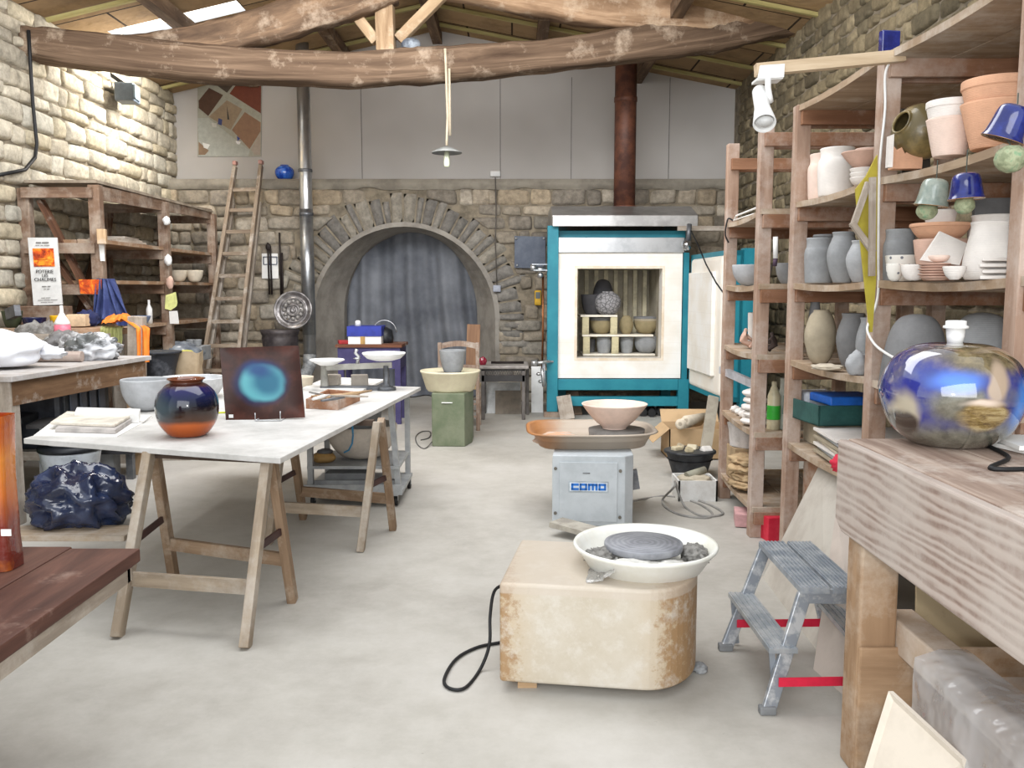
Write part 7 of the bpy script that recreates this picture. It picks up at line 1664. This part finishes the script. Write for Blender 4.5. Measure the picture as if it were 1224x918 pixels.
b = MB(); b.tube(cr([tuple(p) for p in (P(1064, 74, 3.62), P(1058, 90, 3.63), P(1058, 130, 3.63), P(1053, 180, 3.63), P(1051, 215, 3.63), P(1050, 300, 3.63), P(1050, 345, 3.63), P(1046, 368, 3.62), P(1039, 384, 3.6), P(1037, 396, 3.55), P(1046, 412, 3.4), P(1062, 424, 3.2), P(1078, 432, 3.0))], 5), .005, 8); one('electric_wire', 'white electric cord running down the shelf post towards the globe lamp', 'cord', b, M_WHITE)
yb_ = 3.58
yt = thing('yellow_board', 'long tapering yellow board with grey battens hanging on the shelf post', 'board', P(1040, 397, yb_))
b = MB(); b.prism([P(1040, 397, yb_), P(1043, 397, yb_), P(1048, 325, yb_), P(1049, 185, yb_), P(1046, 190, yb_), P(1036, 210, yb_), P(1023, 226, yb_), P(1030, 300, yb_)], (0, .012, 0)); obj('panel', b, plain('ochre_yellow', (178, 164, 58), .6, c2=(164, 148, 52)), yt)
for a, c in (((1038, 218), (1019, 272)), ((1018, 266), (1044, 302)), ((1043, 212), (1042, 330))):
    b = MB(); yo = yb_ - .02 - .022 * (a[0] % 3); b.bar(P(a[0], a[1], yo), P(c[0], c[1], yo), .022, .02, (0, 1, 0)); obj('batten', b, M_WOODG, yt)

# ================================================================ by the kiln door: cardboard box, black tub, white trough
cb = thing('cardboard_box', 'open cardboard box with paper rolls behind the black rubble tub', 'box', (at(835, 7.5, 0).x, 7.6, 0))
x0, x1, y0, y1, zc = at(800, 7.4, .2).x, at(872, 7.4, .2).x, 7.4, 7.8, Z(513, 7.4)
M_CARD = plain('cardboard', (196, 166, 128), .85, c2=(178, 150, 114), sc=3)
b = MB(); b.bb(x0, x1, y0, y0 + .01, 0, zc); b.bb(x0, x1, y1, y1 + .01, 0, zc); b.bb(x0, x0 + .01, y0, y1, 0, zc); b.bb(x1 - .01, x1, y0, y1, 0, zc); b.bb(x0, x1, y0, y1, 0, .01); obj('carton', b, M_CARD, cb)
b = MB(); b.prism([(x0, y0, zc), (x0, y1, zc), (x0 - .14, y1, zc - .12), (x0 - .14, y0, zc - .12)], (0, 0, .006)); obj('flap', b, M_CARD, cb)
b = MB(); b.prism([(x0, y1, zc), (x1, y1, zc), (x1, y1 + .10, zc + .10), (x0, y1 + .10, zc + .10)], (0, 0, .006)); obj('flap', b, M_CARD, cb)
for i, (u, v) in enumerate(((813, 507), (820, 503))):
    p = P(u, v, 7.35); b = MB(); b.lathe([(.018, 0), (.045, 0), (.045, .42), (.018, .42), (.018, 0)], p, 20, V((.55, .83, -.06)).to_track_quat('Z', 'Y').to_matrix()); one('paper_roll', ['lower cream paper roll sticking out of the cardboard box', 'upper cream paper roll sticking out of the cardboard box'][i], 'roll', b, C_CREAM, 'paper rolls in the cardboard box')
ty_ = 6.75; tcx = at(825, ty_, .3).x; trr = px(29, ty_, .3)
th_ = Z(539, ty_)
bk = thing('rubble_tub', 'black rubber tub full of clay rubble beside the white trough', 'tub', (tcx, ty_, 0))
b = MB(); pot_mb(b, bk.location, trr, th_, 'flare', .012); obj('shell', b, plain('sooty_rubber', (34, 35, 38), .6, c2=(60, 62, 66), sc=9), bk)
b = MB(); b.lathe([(trr, th_ - .01), (trr * 1.06, th_ - .008), (trr * 1.06, th_ + .006), (trr * .98, th_ + .01)], bk.location, 40); obj('rim', b, M_BLACKP, bk)
b = MB(); b.lathe([(.0005, th_ - .06), (trr * .94, th_ - .06)], (tcx, ty_, 0), 30); one('clay_slurry', 'dry grey clay dust filling the black rubble tub', 'clay', b, C_GREY)
for i, (dx_, dy_, c2_) in enumerate(((-.10, .0, (206, 194, 164)), (-.02, -.06, (196, 182, 150)), (.03, .05, (212, 202, 176)), (.12, -.03, (226, 222, 216)), (-.06, .09, (190, 176, 150)))):
    b = MB(); m = Matrix.Rotation(.5 + i, 3, 'Z') @ Matrix.Rotation(.3 * i, 3, 'X'); b.box((tcx + dx_, ty_ + dy_, th_ + .008), (.085, .06, .06), 0, m); one('clay_chunk', ['flat buff clay chunk at the rim of the rubble tub', 'squared buff clay chunk at the front of the rubble tub', 'pale clay chunk next to the upright board in the rubble tub', 'white clay chunk in the rubble tub, beside the shelf post', 'dull buff clay chunk at the back of the rubble tub'][i], 'clay', b, clay('chunk%d' % i, c2_), 'clay chunks in the black tub', .012)
b = MB(); b.bar((at(843, ty_ + .02, .4).x, ty_ + .02, th_ - .058), P(853, 474, ty_ + .25), .085, .025, (0, 1, 0)); one('grey_plank', 'grey plank standing upright in the black rubble tub', 'plank', b, plain('ash_plank', (172, 164, 148), .8, c2=(150, 142, 128)))
wy = 5.92; w0, w1 = at(811, wy, .1).x, at(858, wy, .1).x
wx_ = thing('white_trough', 'white box trough of clay scraps at the foot of the narrow shelving', 'trough', ((w0 + w1) / 2, wy + .13, 0)); wh = Z(575, wy)
b = MB(); b.bb(w0, w1, wy, wy + .012, .0, wh); b.bb(w0, w1, wy + .26, wy + .272, 0, wh); b.bb(w0, w0 + .012, wy, wy + .272, 0, wh); b.bb(w1 - .012, w1, wy, wy + .272, 0, wh); b.bb(w0 + .013, w1 - .013, wy + .013, wy + .259, 0.002, .06); obj('box', b, plain('trough_white', (222, 222, 220), .6, c2=(206, 204, 200)), wx_)
b = MB(); b.blob(((w0 + w1) / 2, wy + .135, wh - .02), (.11, .11, .045), .3, 3, 3, flat=-.03); setp(one('clay_crumbs', 'crumbled clay scraps filling the white trough', 'clay', b, clay('crumbs', (190, 180, 160))), kind='stuff')
b = MB(); b.cyl(((w0 + w1) / 2 - .06, wy + .10, wh + .01), ((w0 + w1) / 2 + .08, wy + .16, wh + .045), .032, 16, .026); one('clay_roll', 'grey-green clay roll lying on the scraps in the white trough', 'clay', b, plain('sage_clay', (150, 148, 132), .8))
b = MB(); b.bar(G(868, 560, .0), V((BXK - .2, 6.9, .9)), .02, .02); one('metal_rod', 'thin dark rod leaning behind the shelving near the kiln door', 'rod', b, M_IRON)
# ================================================================ light
W = bpy.data.worlds.new('world'); SC.world = W; W.use_nodes = True
bg = W.node_tree.nodes['Background']; bg.inputs[0].default_value = (.93, .97, 1.0, 1); bg.inputs[1].default_value = 1.1
def area(name, loc, target, sx, sy, e, col=(1, 1, 1)):
    l = bpy.data.lights.new(name, 'AREA'); l.shape = 'RECTANGLE'; l.size = sx; l.size_y = sy; l.energy = e; l.color = col
    o = bpy.data.objects.new(name, l); COL.objects.link(o); o.location = loc
    o.rotation_euler = (V(target) - V(loc)).to_track_quat('-Z', 'Y').to_euler(); return o
area('doorway_light', (-.6, -2.6, 2.6), (0, 6, .8), 5.5, 3.2, 230, (.97, .985, 1.0))
area('fill_light', (-.9, 4.9, 4.25), (-.9, 6.0, 0), 4.5, 2.5, 170, (.985, .99, 1))  # added fill with no fixture in the room, evens out the workshop
area('fill_light', (-1.0, 6.2, 3.80), (-.9, 10.6, .9), 5.0, 1.0, 175, (.985, .99, 1))  # added fill above the view, no real fixture, brightens back wall and kiln
area('skylight_beam', (-3.52, 9.75, rz_(-3.52) - .10), (XL, 9.45, 3.35), .30, 1.1, 120, (1, .975, .92))
area('camera_flash', (.06, -.02, H + .1), (.5, 5, 1.1), .10, .06, 22, (1, .98, .95))
SC.view_settings.view_transform = 'Standard'; SC.view_settings.look = 'None'; SC.view_settings.exposure = 0.07
SC.cycles.max_bounces = 8
SC.cycles.use_denoising = True
